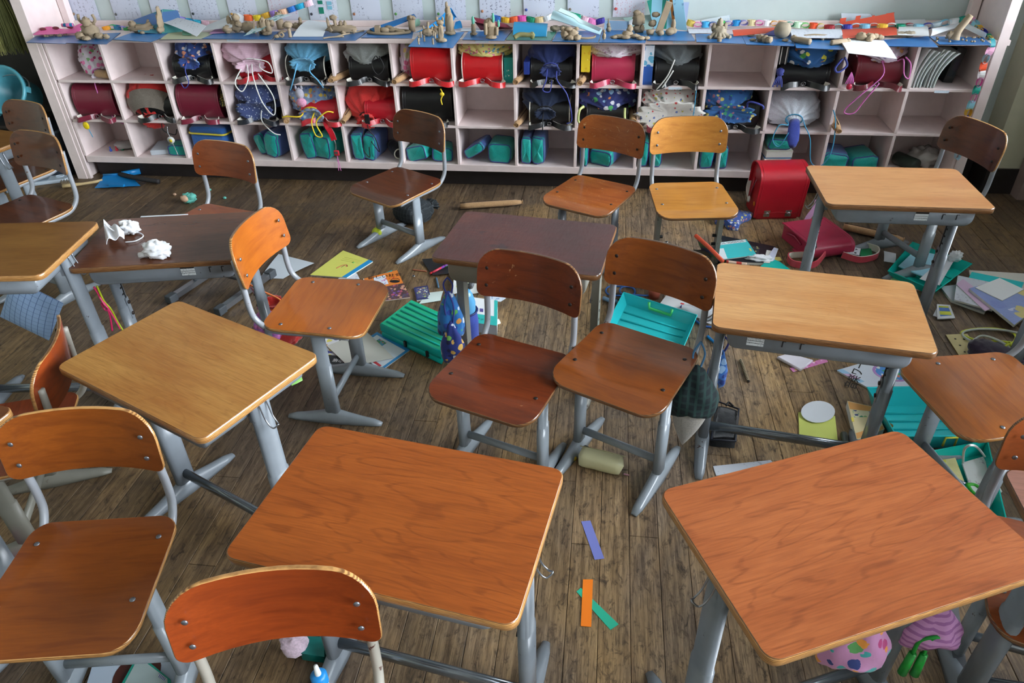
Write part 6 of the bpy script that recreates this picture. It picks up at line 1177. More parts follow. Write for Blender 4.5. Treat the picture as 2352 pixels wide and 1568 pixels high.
tubeobj('pencil','brown pencil lying left of the open black pencil case','pencil',[pz(948,619,.004),pz(962,621,.004),pz(980,623,.004)],.0038,plain('brown_pencil',(150,88,62),.5),6)
tubeobj('pen','blue grey pen lying between the pencil case and the hanging toy-print bag','pen',[pz(1002,638,.005),pz(1005,650,.005),pz(1007,660,.005)],.0048,plain('steel_blue_pen',(70,104,130),.4),6)
for i,(u,v) in enumerate(((950,634),(1525,560),(1518,565),(1531,556),(1526,567))): tag(MB().lathe([(.004,0),(.008,0),(.008,.003),(.004,.003)],12,cap=False).build('steel_washer',MRING,None,pz(u,v,.001)),('small steel washer near the orange textbook' if i==0 else 'loose steel washer on the floor before the yellowish chair'),'washer','loose washers')
# closed teal case
P=[pz(u,v,.075) for u,v in ((872,742),(1012,806),(1052,735),(944,687))]; c0=sum(P,Vector())/4; c0.z=.0005; t=thing('tool_case','closed teal translucent plastic case with ribbed lid left of the old desk','case',c0); Q=[(p.x-c0.x,p.y-c0.y) for p in P]
m=MB(); m.plate(Q,.045,bev=.006,rings=(1,.5)); m.build('lid',[MTG,MTB],t,(0,0,.0745)); m=MB(); m.plate([(x*.985,y*.985) for x,y in Q],.028,bev=.004,rings=(1,.5)); m.build('base',[MTB,MTB],t,(0,0,.029))
A,B,D,E2=[Vector((*q,.0755)) for q in Q]
for k in range(6):
    v=.12+.15*k; m=MB(); m.tube([A.lerp(E2,v).lerp(B.lerp(D,v),.06),A.lerp(E2,v).lerp(B.lerp(D,v),.95)],.0045,6); m.build('lid_rib',MTB,t)
for u in (.42,.78):
    q=A.lerp(B,u); m=MB(); m.box((q.x,q.y-.006,.03),(.012,.008,.028),rot=Matrix.Rotation(math.atan2((B-A).y,(B-A).x),3,'Z')); m.build('latch',MBLK,t)
# notebooks under the orange chair
r,at,an,patch=book('black and white free-drawing notebook with cartoon panels under the orange chair',[(733,832),(815,842),(812,768),(745,766)],.006,plain('black_cover',(22,22,26),.45)); patch(.06,1,.28,1,printed('cartoon_panels',(214,214,218),[(50,60,140),(216,206,90),(40,40,46),(200,210,220)],26,.45,.5)); patch(.03,.16,.28,.62,stripes('hazard_stripes',(210,150,30),(130,30,24),60,'X',.5,.5),'striped_corner',.0006); text('自由帳',.026,at(.62,.13,.0008),an+PI,plain('white_ink',(220,220,220),.6),r)
r,at,an,patch=book('blue-bordered workbook with small pictures beneath a grey sheet',[(876,850),(942,803),(866,762),(805,800)],.006,plain('azure_cover',(30,130,190),.45)); patch(.0,.90,.06,.92,plain('pale_page',(206,216,222),.6)); patch(.62,.82,.55,.78,printed('garden_photo',(60,150,180),[(60,140,80),(200,120,110),(70,110,170)],80,.5,.5),'photo',.0006); patch(.40,.60,.75,.92,printed('garden_photo2',(50,110,170),[(60,140,80),(190,150,80),(60,90,150)],80,.5,.5),'photo',.0006); patch(.05,.12,.1,.45,plain('red_logo',(196,50,60),.5),'logo',.0006)
sheet('paper_sheet','grey-white folded sheet lying over two notebooks under the orange chair','paper',[pz(800,842,.010),pz(905,822,.009),pz(840,760,.009),pz(750,794,.010)],[plain('warm_grey_paper',(196,196,186),.75),MWH],.003)
# ---- shelf front, centre
t=case('beige recorder case lying on the floor in front of the shelf',(pz(1060,473,.022)+pz(1196,464,.022))/2,.37,.022,(0,0,math.atan2((pz(1196,464)-pz(1060,473)).y,(pz(1196,464)-pz(1060,473)).x)+PI/2))
t=drawbag('black checked drawstring bag lying under the walnut brown chair',pz(958,478,.062),(.20,.27,.125),stripes('black_windowpane',(30,36,40),(84,92,96),46,'X',.05,.85,True),MBKC,(0,0,math.radians(150)),4,.02,[[(.03,-.15,-.04),(.08,-.16,-.055),(.10,-.20,-.055),(.04,-.20,-.055)]],mouth=.9,cr=.004)
tag(MB().blob((0,0,.03),(.03,.03,.03)).build('rubber_ball',plain('lime_ball',(190,206,40),.5),None,pz(868,545,0)),'lime green ball beside the walnut chair foot','ball')
# red satchel standing on the floor
t=randoseru('shiny red satchel standing upright on the floor against the shelf',(.965,4.05,.31),'red',(0,0,0),.255,.19,.31,strap=False,fl=.9); t.rotation_euler=(Matrix.Rotation(math.radians(187),3,'Z')@Matrix.Rotation(math.radians(-97),3,'X')).to_euler()
for s in (-1,1):
    MB().box((s*.06,.25,.199),(.034,.04,.005)).build('buckle_plate',MRING,t); MB().blob((s*.06,.25,.204),(.010,.010,.006)).build('buckle_stud',MRING,t)
    P=smooth_path([(s*.05,.03,-.008),(s*.085,.10,-.05),(s*.105,.22,-.045),(s*.09,.285,-.012)],5); m=MB(); m.band(P,(1,0,0),.032,.005,0,1); m.build('shoulder_strap',[leather('red'),MWTRIM],t)
m=MB(); m.tube([(-.11+.0,.25,.2015),(-.04,.245,.2015),(0,.24,.2015),(.04,.245,.2015),(.11,.25,.2015)],.0016,5); m.build('flap_seam',leather('red'),t)
m=MB(); m.tube(smooth_path([(.122,.09,.10),(.132,.15,.09),(.132,.21,.08)],4),.0015,5); m.build('charm_cord',MRING,t); m=MB(); m.blob((.135,.225,.08),(.008,.02,.015)); m.build('white_charm',MWTRIM,t); m=MB(); m.blob((.122,.22,.14),(.002,.014,.014)); m.build('orange_sticker',plain('orange_dot',(230,140,30),.5),t)
# pink satchel under the light oak desk
t=randoseru('coral pink satchel lying on its back under the light oak desk',(1.17,3.42,.002),'rose',(0,0,math.radians(20)),.24,.085,.28,strap=False,seed=4)
mp=plain('coral_leather',(206,76,90),.4)
for k,pts in enumerate(([(-.05,-.02,.05),(-.13,-.06,.02),(-.22,-.02,.018),(-.20,.06,.018),(-.11,.05,.02)],[(.05,-.02,.03),(.12,-.07,.018),(.22,-.06,.018),(.27,.0,.018),(.24,.05,.02)])):
    P=smooth_path(pts,6); m=MB(); m.band(P,(0,0,1),.034,.006,0,1); m.build('shoulder_strap',[mp,MWTRIM] if k else [MWTRIM,mp],t)
t=thing('ribbon','lavender ribbon tag trailing from the coral pink satchel','ribbon',pz(1858,500,0)); c0=t.location.copy(); m=MB(); m.band(smooth_path([pz(1878,460,.12)-c0,pz(1872,478,.09)-c0,pz(1856,500,.05)-c0,pz(1850,515,.02)-c0],5),(1,.2,0),.03,.002); m.build('band',plain('lavender_ribbon',(170,120,160),.6),t)
t=thing('cloth_pouch','royal blue printed pouch shaped like a star lying before the red satchel','pouch',pz(1690,512,0)); c0=t.location.copy(); out=[pz(u,v,0)-c0 for u,v in ((1638,500),(1660,488),(1690,487),(1730,498),(1722,508),(1700,518),(1695,530),(1672,528),(1660,517),(1642,516))]
m=MB(); m.plate([(q.x,q.y) for q in out][::-1],.045,lambda x,y:.048-1.6*((x/1.6)**2+y*y),rings=(1,.9,.7,.45,.2),bev=.012); m.build('pouch',[printed('royal_blue_print',(50,84,160),[(206,214,230),(210,200,110),(40,60,130),(190,130,130)],50,.36)]*2,t)
t=case('beige recorder case beneath the coral pink satchel',pz(2005,535,.024),.30,.022,(0,0,math.radians(62)))
# ---- pile between the yellowish chair and the oak desk
r,at,an,patch=book('black covered book with gold lettering under the turquoise notebook',[(1668,600),(1768,604),(1782,566),(1655,540)],.014,plain('black_book',(24,26,34),.45),z0=.0005); patch(.45,.72,.2,.8,printed('gold_lines',(30,32,40),[(200,190,110),(206,206,200)],60,.3,.5)); patch(.86,1,0,.7,MPAGE,'page_fan',.001)
t=thing('tool_case_half','orange rimmed open case half standing on edge by the yellowish chair leg','case',pz(1628,585,0)); c0=t.location.copy(); A,B,D,E2=pz(1612,575,.004)-c0,pz(1668,612,.004)-c0,py(1660,600,2.80)-c0,py(1598,541,2.98)-c0
m=MB(); m.grid(lambda u,v:A*(1-u)*(1-v)+B*u*(1-v)+D*u*v+E2*(1-u)*v,6,4,0,.004); m.build('panel',stripes('green_blue_panel',(40,120,60),(50,60,120),14,'X',.5,.4),t); m=MB(); m.tube([E2,E2.lerp(D,.5)+Vector((0,0,.004)),D],.009,8); m.build('orange_rim',plain('orange_rim',(222,84,52),.4),t); m=MB(); m.tube([A,B],.007,8); m.build('base_rim',plain('dark_brown_case',(40,26,24),.5),t)
r,at,an,patch=book('turquoise notebook with white title bar lying on the black book',[(1652,596),(1738,585),(1714,549),(1640,558)],.006,plain('turquoise_cover',(64,192,196),.4),z0=.017); patch(.02,.96,.83,.99,plain('white_bar',(220,228,230),.5),'title_bar'); text('SCHOOL SO',.024,at(.52,.91,.001),an+PI,plain('grey_ink',(120,130,140),.6),r); patch(.0,.22,.0,.62,plain('white_bar',(220,228,230),.5),'white_curve',.0004); patch(.90,.95,.25,.42,plain('gold_tag',(210,190,110),.5),'gold_mark',.0006)
sheet('paper_sheet','fanned white sheets sticking out of the black book','paper',[pz(1755,604,.012),pz(1778,598,.014),pz(1788,571,.018),pz(1778,568,.018)],[plain('lilac_white_paper',(206,210,230),.7)],.004)
tissue('crumpled clear wrapper beside the black book',1745,602,0.0,(.06,.02,.02),8); tubeobj('marker_pen','pale tube with red cap in front of the turquoise notebook','pen',[pz(1668,601,.02),pz(1690,604,.02),pz(1715,607,.02)],.009,stripes('peach_red_tube',(220,190,170),(200,60,50),16,'X',.4,.4),8)
flat('card_case','flat teal plastic lid behind the light oak desk','lid',[(1735,622),(1820,622),(1790,600),(1768,592)],.012,[MTB,MTB]); flat('sticky_note','pale yellow card under the teal lid','card',[(1775,600),(1796,598),(1792,590),(1776,590)],.002,[plain('pale_yellow_card',(224,210,120),.6)])
# ---- under the glossy brown chair
r,R,Fq=tray('cyan plastic tray with green handle under the glossy brown chair',[(1390,752),(1570,797),(1601,724),(1432,671)],.05,MCB,3); P=[R[3].lerp(R[2],a)+Vector((0,-.02,z)) for a,z in ((.36,.0),(.37,-.03),(.66,-.03),(.67,.0))]; m=MB(); m.tube(P,.007,8); m.build('handle',plain('light_green_plastic',(70,200,110),.35),r)
t=thing('skipping_rope','blue plastic cord coiled behind the cyan tray','cord',pz(1445,672,0)); c0=t.location.copy()
for k,(u,v,a,b) in enumerate(((1425,668,.07,.05),(1462,668,.08,.045),(1420,682,.04,.03))):
    q=pz(u,v,.006+.005*k)-c0; m=MB(); m.tube([q+Vector((a*math.cos(x),b*math.sin(x),.004*math.sin(3*x))) for x in [2*PI*i/24 for i in range(24)]],.0045,6,closed=True); m.build('coil',plain('blue_rope',(40,90,160),.4) if k!=2 else MBKC,t)
m=MB(); m.tube([pz(1386,684,.012)-c0,pz(1400,690,.012)-c0,pz(1418,692,.012)-c0],.010,8); m.build('grip',plain('clear_blue_grip',(120,160,200),.3),t)
tag(MB().lathe([(0,0),(.026,0),(.028,.03),(.024,.05),(0,.05)],16,cap=False).build('clay_pot',plain('terracotta',(150,72,52),.7),None,pz(1502,682,.0005)),'small terracotta cup behind the cyan tray','cup')
r,at,an,patch=book('thick white booklet with curled pages behind the cyan tray',[(1512,702),(1592,722),(1608,700),(1530,678)],.03,plain('white_cover',(216,218,220),.6)); patch(.55,.68,.3,.6,plain('blue_dot_print',(70,90,170),.5)); patch(.5,.6,.62,.74,plain('red_ink',(206,40,40),.5))
sheet('plastic_bag','crumpled clear plastic bag with blue print by the oak desk leg','bag',[pz(1565,722,.012),pz(1640,742,.01),pz(1650,712,.03),pz(1568,698,.04)],[plain('clear_bag_white',(206,210,216),.3)],.02,.015,wav=.012)
flat('booklet','white and red leaflet next to the crumpled clear plastic bag','paper',[(1606,735),(1652,750),(1660,700),(1622,688)],.003,[written('red_leaflet',(214,212,214),(190,60,60),50,24,.8),MWH])
tubeobj('cable','blue cable end lying by the oak desk leg','cable',[pz(1595,733,.006),pz(1615,748,.006),pz(1640,752,.006),pz(1652,762,.006)],.005,plain('blue_rope',(40,90,160),.4)); tubeobj('pen','short bright blue pen under the oak desk corner','pen',[pz(1625,772,.006),pz(1636,782,.006),pz(1648,792,.006)],.0062,plain('bright_blue_pen',(20,120,190),.35))
# ---- hanging at the old desk
def hang(label,p,w,h,d,mat,seed=0,cordm=None,top=.07,name='hanging_bag',group=None,bulge=1.0):
    """limp cloth bag hanging from a hook: gathered at the top, wider and pointed at the bottom"""
    t=thing(name,label,'bag',p,0,group); m=MB(); rings=[]; n=28
    for i in range(15):
        q=i/14; z=-h*q; k=(.16+.9*min(1,q*1.7)**.8*bulge)*(1.0 if q<.85 else 1-.25*((q-.85)/.15)); k=k if i not in (0,) else .05
        if i==14: k*=.55
        rings.append([Vector((w/2*k*math.cos(a)*(1+.22*noise.noise(Vector((math.cos(a)*1.7+seed,math.sin(a)*1.7,q*2.5)))),d/2*k*math.sin(a)*(1+.3*noise.noise(Vector((math.cos(a)*2+seed,math.sin(a)*2,q*3+5)))),z-.015*math.cos(2*a)*(q>.8))) for a in [2*PI*j/n for j in range(n)]])
    m.rings(rings); m.build('cloth',mat,t)
    for s in (-1,1):
        m=MB(); m.tube(smooth_path([(s*.01,0,-.01),(s*.018,0,top*.5),(0,0,top)],5),.0035,6); m.build('cord',cordm or MBLC,t)
    return t
F_TOY=printed('sky_toy_print',(30,110,180),[(220,150,70),(210,220,230),(20,40,90),(90,170,80),(40,70,160)],30,.40)
F_TOY2=printed('navy_toy_print_b',(34,52,130),[(120,190,90),(224,180,90),(210,220,230),(24,30,80)],34,.40)
hang('sky blue toy-print bag hanging from the old desk hook',py(1030,668,2.33),.10,.20,.09,F_TOY,1,None,.06); hang('navy toy-print bag hanging lower beside the sky blue one',py(1034,735,2.29),.09,.20,.07,F_TOY2,3,None,.13)
t=thing('bottle_pouch','royal blue bottle pouch with a pale blue bottle under the old desk','bottle',pz(1075,790,.0)); m=MB(); m.lathe([(0,0),(.04,0),(.05,.03),(.052,.12),(.046,.17),(.0,.17)],20,cap=False); m.build('pouch',fabric('royal_blue_neoprene',(40,64,150),.8,.3),t); m=MB(); m.lathe([(.042,.17),(.044,.21),(.034,.25),(.024,.27),(0,.275)],20,cap=False); m.build('bottle',plain('pale_blue_bottle',(90,160,206),.3),t); m=MB(); m.tube([(.05*math.cos(a),.05*math.sin(a),.175) for a in [2*PI*i/20 for i in range(20)]],.004,6,closed=True); m.build('rim_cord',plain('navy_cord',(30,40,100),.6),t)
r,at,an,patch=book('white and teal packaged kit box on the floor behind the old desk',[(1070,738),(1142,748),(1143,690),(1068,680)],.05,plain('white_kit',(220,224,226),.4),'kit_box','box'); patch(0,1,0,.35,plain('teal_kit_band',(40,176,170),.4),'teal_band'); patch(.9,1,.0,1,plain('teal_kit_band',(40,176,170),.4),'teal_side',.0004); patch(.15,.38,.42,.60,printed('kit_picture',(214,220,220),[(70,110,70),(50,70,50)],60,.5,.5),'picture',.0006); text('ステップ',.02,at(.45,.16,.001),an,plain('dark_green_ink',(20,70,60),.6),r); patch(.45,.56,.45,.58,plain('purple_mark',(80,70,140),.5),'mark',.0006)
flat('workbook','green and white workbook slipped under the kit box','book',[(1058,772),(1150,740),(1146,732),(1060,748)],.006,[stripes('green_white_cover',(216,222,218),(20,120,100),22,'X',.5,.5),MPAGE])
sheet('paper_sheet','crumpled white and lime sheets behind the kit box','paper',[pz(1040,676,.01),pz(1110,670,.02),pz(1108,622,.02),pz(1048,620,.01)],[printed('lime_leaflet',(214,216,214),[(200,206,140),(190,196,210)],16,.3,.7),MWH],.016,wav=.012)
flat('paper_sheet','white and blue leaflet between the old desk and the dark chair','paper',[(1120,690),(1150,692),(1162,684),(1122,674)],.002,[written('blue_leaflet',(206,216,228),(60,120,180),60,30,.8)])
# ---- at the oak desk
t=hang('dark green plaid bag with grey-white bottom hanging from the oak desk hook',py(1602,838,1.90),.15,.205,.11,stripes('dark_tartan',(20,32,36),(34,62,60),40,'X',.35,.85,True),2,plain('steel_blue_cord',(70,120,160),.6),.09)
m=MB(); rings=[]
for i in range(9):
    q=i/8; k=(1-q**1.6)*.95+.03; rings.append([Vector((.062*k*math.cos(a)-.01*q,.042*k*math.sin(a),-.175-.17*q)) for a in [2*PI*j/20 for j in range(20)]])
m.rings(rings); m.build('white_bottom',fabric('grey_white_cotton',(176,172,164)),t)
hang('bright blue printed pouch hanging behind the oak desk leg',py(1658,800,1.98),.06,.15,.04,printed('sea_blue_pouch',(50,110,190),[(150,190,230),(30,60,140)],30,.4),5,None,.05)
P=[pz(u,v,.052) for u,v in ((1634,1000),(1692,1004),(1700,928),(1650,910))]; c0=sum(P,Vector())/4; c0.z=.0005; t=thing('black_pouch','black mesh pouch lying by the oak desk leg','pouch',c0); Q=[(p.x-c0.x,p.y-c0.y) for p in P]
m=MB(); m.plate(Q,.05,lambda a,b:-.012*((a/.06)**2+(b/.06)**2)+.004,bev=.012,rings=(1,.85,.6,.3)); m.build('body',[fabric('black_mesh',(20,22,28),.8)]*2,t,(0,0,.052)); m=MB(); m.tube([(x*.97,y*.97,.03) for x,y in Q],.004,6,closed=True); m.build('zip',plain('navy_zip',(28,34,50),.5),t); m=MB(); m.tube(smooth_path([(.01,Q[2][1],.04),(.02,Q[2][1]+.015,.045),(.035,Q[2][1],.04)],5),.004,6); m.build('loop',MBKC,t)
t=thing('pencil_case','cream soft pencil case with zip pull on the floor between the chairs and desks','pencil case',pz(1379,1072,0),math.radians(-14))
m=MB(); rings=[]; n=24
for i in range(13):
    q=i/12; x=-.085+.17*q; k=.0 if i in(0,12) else .90 if i in (1,11) else 1.0; x=x+( .004 if i==0 else -.004 if i==12 else 0)
    rings.append([Vector((x,.032*k*math.copysign(abs(math.cos(a))**.6,math.cos(a))*(1+.05*noise.noise(Vector((q*4,math.cos(a),math.sin(a))))),.030+.030*k*math.copysign(abs(math.sin(a))**.7,math.sin(a))*(1+.05*noise.noise(Vector((q*5,math.cos(a)*2,3)))))) for a in [2*PI*j/n for j in range(n)]])
m.rings(rings); m.build('body',plain('cream_vinyl',(216,212,168),.42,var=.04),t); m=MB(); m.tube([(-.08,.02,.056),(0,.022,.058),(.08,.02,.056)],.002,5); m.build('zip',plain('cream_zip',(190,184,140),.5),t); m=MB(); m.box((.094,-.012,.006),(.018,.006,.003)); m.build('zip_pull',plain('pink_metal',(170,120,130),.4,.5),t); m=MB(); m.blob((-.098,.0,.012),(.012,.012,.010),amp=.4,seed=2); m.build('yellow_tassel',plain('ochre_tassel',(190,160,40),.7),t); m=MB(); m.blob((-.075,.05,.014),(.026,.02,.014)); m.build('black_knob',MBLK,t)
for nm,lab,px,cc,z in (('paper_strip','lavender paper strip lying alone on the planks',[(1335,1197),(1356,1195),(1388,1282),(1366,1285)],(120,128,200),.0006),('paper_strip','teal paper strip lying under the orange strip',[(1324,1358),(1334,1349),(1421,1433),(1402,1446)],(40,180,146),.0006),('paper_strip','orange paper strip crossing over the teal strip',[(1339,1330),(1362,1330),(1358,1439),(1334,1437)],(250,130,10),.0014)): flat(nm,lab,'paper strip',px,.0008,[plain('strip_'+str(cc[0]),cc,.7)],z,'coloured paper strips')
flat('paper_sheet','stack of white printed sheets beside the crossbar of the oak desk','paper',[(1645,1092),(1780,1066),(1770,1056),(1638,1070)],.002,[MWHW,MWH])
tubeobj('ballpoint_pen','dark patterned pen with gold cap lying under the oak desk','pen',[pz(1701,826,.006),pz(1706,838,.006),pz(1713,858,.006),pz(1719,876,.006)],.0062,stripes('dark_spiral_pen',(40,34,34),(190,170,130),110,'Y',.4,.4))
flat('tissue_pack','white plastic tissue pack on the floor under the oak desk','tissue pack',[(1840,848),(1868,826),(1812,810),(1785,818)],.014,[plain('tissue_film',(222,216,226),.35,var=.05)],bev=.004); flat('ruler','pink clear ruler with printed flowers beside the tissue pack','ruler',[(1822,854),(1902,830),(1896,822),(1814,845)],.0025,[printed('pink_ruler_print',(206,120,176),[(230,200,226),(220,180,90),(190,80,150)],60,.36,.3)])
r,at,an,patch=book('white music workbook with a round garden picture on the floor',[(2030,910),(2130,880),(2040,815),(1922,850)],.008,plain('white_music_cover',(210,216,228),.4))
P=[(2040,905),(2160,885),(2090,822),(1922,852)]
text('音楽ワーク',.05,at(.22,.78,.0012),an+math.radians(35),MINK,r); m=MB(); q=at(.70,.52,.0006); m.plate([(q[0]+.075*math.cos(a),q[1]+.06*math.sin(a)) for a in [2*PI*i/28 for i in range(28)]],.0004,lambda x,y:q[2]); m.build('round_border',[plain('lilac_border',(176,130,190),.4)]*2,r); m=MB(); m.plate([(q[0]+.064*math.cos(a),q[1]+.05*math.sin(a)) for a in [2*PI*i/28 for i in range(28)]],.0004,lambda x,y:q[2]+.0005); m.build('garden_picture',[printed('garden_scene',(60,130,200),[(50,150,70),(226,226,220),(40,120,70),(210,110,80)],40,.42,.4)]*2,r); patch(0,.10,.5,1,stripes('pastel_rainbow',(206,170,206),(150,190,220),16,'Y',.5,.4),'rainbow_corner',.0004)
flat('craft_paper','square yellow-green paper on the planks under the white oval','paper',[(1836,1014),(1926,1026),(1918,955),(1834,946)],.004,[plain('lime_paper',(206,214,110),.65,var=.04),plain('mustard_pad',(176,160,40),.7)])
m=MB(); P=[pz(1879+39*math.cos(a),945+23*math.sin(a),.011+.004*math.sin(a)) for a in [2*PI*i/26 for i in range(26)]]; c0=sum(P,Vector())/26; m.plate([(q.x-c0.x,q.y-c0.y) for q in P][::-1],.002,lambda x,y:.0); tag(m.build('paper_oval',[MWH,MWH],None,c0),'white paper oval lying on the yellow-green paper','paper')
r,at,an,patch=book('clear-cased colour guide booklet with pencil fan, next to the big teal tray',[(1968,1010),(2032,985),(2010,935),(1946,920)],.03,plain('cream_guide',(222,206,160),.4),'guide_booklet','booklet'); patch(.02,.98,.78,.98,plain('orange_band',(220,160,90),.5),'orange_band'); patch(.1,.8,.56,.76,printed('pencil_tips',(222,214,180),[(40,90,160),(60,150,110),(40,60,120),(120,180,110)],46,.4,.4),'pencil_tips'); patch(.02,.98,.02,.16,plain('orange_band',(220,160,90),.5),'orange_band'); patch(-.02,.06,.45,.55,plain('yellow_clasp',(226,206,80),.4),'clasp',.002)
tubeobj('metal_canister','small dark steel cylinder in front of the colour guide booklet','canister',[pz(1938,996,.012),pz(1940,1006,.012),pz(1942,1018,.012)],.012,plain('gunmetal',(78,80,76),.3,.7),12)
r,R,Fq=tray('big teal ribbed toolbox lid with yellow latches beside the honey chair',[(2060,1003),(2262,1000),(2270,886),(1992,890)],.075,MCB,4,(.30,.62),inset=.84)
for q,(u,v) in enumerate(((2035,966),(2048,950),(2050,978))): pass
tag(MB().lathe([(0,0),(.013,0),(.013,.002),(0,.002)],16,cap=False).build('badge',plain('gold_badge',(110,100,40),.4,.6),None,pz(2040,966,.0495)+Vector((.02,.02,-.038))),'round gold badge inside the big teal lid','badge')
# lower tray with sheets and scissors
r,R,Fq=tray('teal tray holding leaflets, scissors and a clear bag under the honey chair',[(2190,1216),(2312,1200),(2268,1012),(2118,1040)],.05,MTB,2,inset=.9)
zt=.012
flat('leaflet','yellow and white craft leaflet inside the teal tray','paper',[(2150,1120),(2215,1105),(2190,1040),(2125,1055)],.002,[printed('yellow_leaflet',(226,214,150),[(210,200,60),(206,206,206),(160,110,50)],16,.36,.5)],zt)
flat('leaflet','pink and cream leaflet at the front of the teal tray','paper',[(2205,1190),(2275,1185),(2255,1135),(2180,1140)],.002,[written('cream_leaflet',(230,222,190),(206,110,120),60,30,.7)],zt)
flat('plastic_bag','clear bag with a printed instruction sheet in the teal tray','bag',[(2240,1150),(2302,1128),(2258,1048),(2210,1062)],.006,[written('instruction_sheet',(220,222,220),(150,110,140),90,40,.7),MWH],zt+.004); tubeobj('bag_handle','clear plastic handle loop of the bag in the teal tray','handle',[pz(2212,1062,zt+.02),py(2216,1030,1.62),py(2240,1024,1.62),pz(2262,1048,zt+.02)],.0035,plain('milky_plastic',(206,208,204),.25))
t=thing('scissors','green-handled scissors lying in the teal tray','scissors',pz(2225,1115,zt+.006)); c0=t.location.copy()
for s in (0,1):
    a=pz(2188,1093+s*4,zt+.008)-c0; b=pz(2222,1112,zt+.009)-c0; m=MB(); m.tube([a,b],[.0012,.006],6,r2=[.0008,.0015]); m.build('blade',MSTEEL,t)
    P=smooth_path([pz(2222,1112,zt+.01)-c0,pz(2232+8*s,1114+14*(1-s),zt+.01)-c0,pz(2252+6*s,1134+10*(1-s)-6*s,zt+.01)-c0,pz(2262,1146-14*s,zt+.01)-c0],5); m=MB(); m.tube(P,.006,8); m.build('handle',plain('grass_green_handle',(60,170,50),.35),t)
# ---- below the far oak desk and to the right
t=thing('card_deck','white dotted dice card on a black box by the far oak desk','cards',pz(1948,586,0),math.radians(-20)); MB().box((0,0,.014),(.105,.085,.028)).build('box',plain('black_box',(20,20,24),.5),t); MB().box((0,0,.0295),(.10,.08,.002)).build('card_face',MWH,t)
for a,b in ((-.03,.022),(0,.022),(.03,.022),(-.015,0),(.015,0),(-.03,-.022),(0,-.022),(.03,-.022)): MB().lathe([(0,0),(.006,0),(.006,.0006),(0,.0006)],8,c=(a,b,.0306),cap=False).build('dot',MINK,t)
flat('card_folder','glossy green folder beside the white dotted card','folder',[(1982,592),(2006,590),(2000,568),(1962,570)],.012,[plain('emerald_card',(20,140,84),.35)])
r,R,Fq=tray('open teal case full of booklets under the far oak desk',[(2040,622),(2150,668),(2232,606),(2096,556)],.045,MTB,2)
flat('booklet','light blue booklet with goldfish picture in the open teal case','book',[(2064,610),(2135,640),(2170,588),(2102,574)],.006,[printed('goldfish_cover',(150,206,226),[(230,150,50),(170,214,230),(190,220,236)],14,.24,.45)],.03)
flat('paper_sheet','white sheet over the blue booklet in the open teal case','paper',[(2112,640),(2158,655),(2190,600),(2168,590)],.001,[MWH],.040); tissue('clear crumpled bag corner in the open teal case',2190,600,.035,(.03,.02,.03),6)
flat('sticky_note','pale green note block in front of the open teal case','notes',[(2046,640),(2074,652),(2080,640),(2052,630)],.010,[plain('pale_green_note',(176,206,150),.6)]); flat('paper_sheet','pink card between the two chair feet','paper',[(2066,660),(2118,668),(2108,648),(2072,646)],.001,[plain('pale_pink_paper',(222,170,176),.6)])
sheet('paper_sheet','torn white paper left of the open teal case','paper',[pz(2030,600,.004),pz(2056,604,.003),pz(2058,582,.02),pz(2030,576,.004)],[MWH],.006)
# stack at the window side
Z=.0005
lst=[('white board folder at the bottom of the paper stack',[(2185,690),(2262,718),(2300,640),(2160,658)],.010,plain('white_folder',(196,202,210),.5)),('large cream board behind the paper stack',[(2230,650),(2352,672),(2356,628),(2226,620)],.006,plain('cream_board',(206,204,196),.6)),('turquoise clear folder in the paper stack',[(2222,644),(2344,668),(2352,648),(2232,624)],.008,MCB),('white worksheet bundle with blue edge in the paper stack',[(2192,688),(2280,712),(2296,652),(2200,632)],.008,MWHW),('pink-edged folded paper in the paper stack',[(2262,714),(2295,702),(2212,640),(2196,652)],.003,plain('pink_edge_paper',(206,176,206),.6)),('lilac and yellow magazine in the paper stack',[(2330,746),(2400,690),(2300,640),(2226,662)],.012,printed('lilac_magazine',(130,146,200),[(206,190,120),(120,136,196),(200,204,226)],10,.4,.4)),('bright white sheet on top of the paper stack',[(2302,690),(2352,664),(2296,638),(2240,660)],.003,plain('bright_white_paper',(232,234,236),.7))]
for lab,px,tk,mm in lst:
    flat('paper_bundle',lab,'paper',px,tk,[mm,MPAGE],Z); Z+=tk+.0008
flat('picture_card','small white card with yellow and blue landscape lying on the planks','card',[(2153,732),(2194,730),(2182,700),(2152,698)],.004,[plain('white_card',(220,222,226),.4)],.008); pc=bpy.data.objects['picture_card']; q4=[pz(u,v,.0126)-pc.location for u,v in ((2160,726),(2186,724),(2178,703),(2156,702))]; m=MB(); m.prism([(q.x,q.y) for q in q4],.0001,.0005); m.build('picture_panel',stripes('yellow_blue_panel',(190,196,60),(70,110,180),16,'Y',.5,.4),pc); flat('picture_card','second white card half hidden under the landscape card','card',[(2143,724),(2170,732),(2178,716),(2152,706)],.003,[plain('white_card',(220,222,226),.4)],.001)
t=flat('peg_board','thin pale wooden board with six peg holes','board',[(2208,824),(2262,824),(2222,766),(2172,768)],.006,[plain('pale_plywood',(200,184,132),.55,var=.1),plain('ply_side',(120,96,60),.6)])
c0=t.location
for u,v in ((2194,778),(2214,779),(2205,793),(2225,794),(2216,808),(2236,808)):
    q=pz(u,v,.0066)-c0; MB().lathe([(0,0),(.0045,0),(.0045,.0006),(0,.0006)],8,c=q,cap=False).build('peg_hole',MBLK,t)
t=thing('skipping_rope','lime and clear skipping rope tangled on the floor by the honey chair','rope',pz(2285,790,0)); c0=t.location.copy()
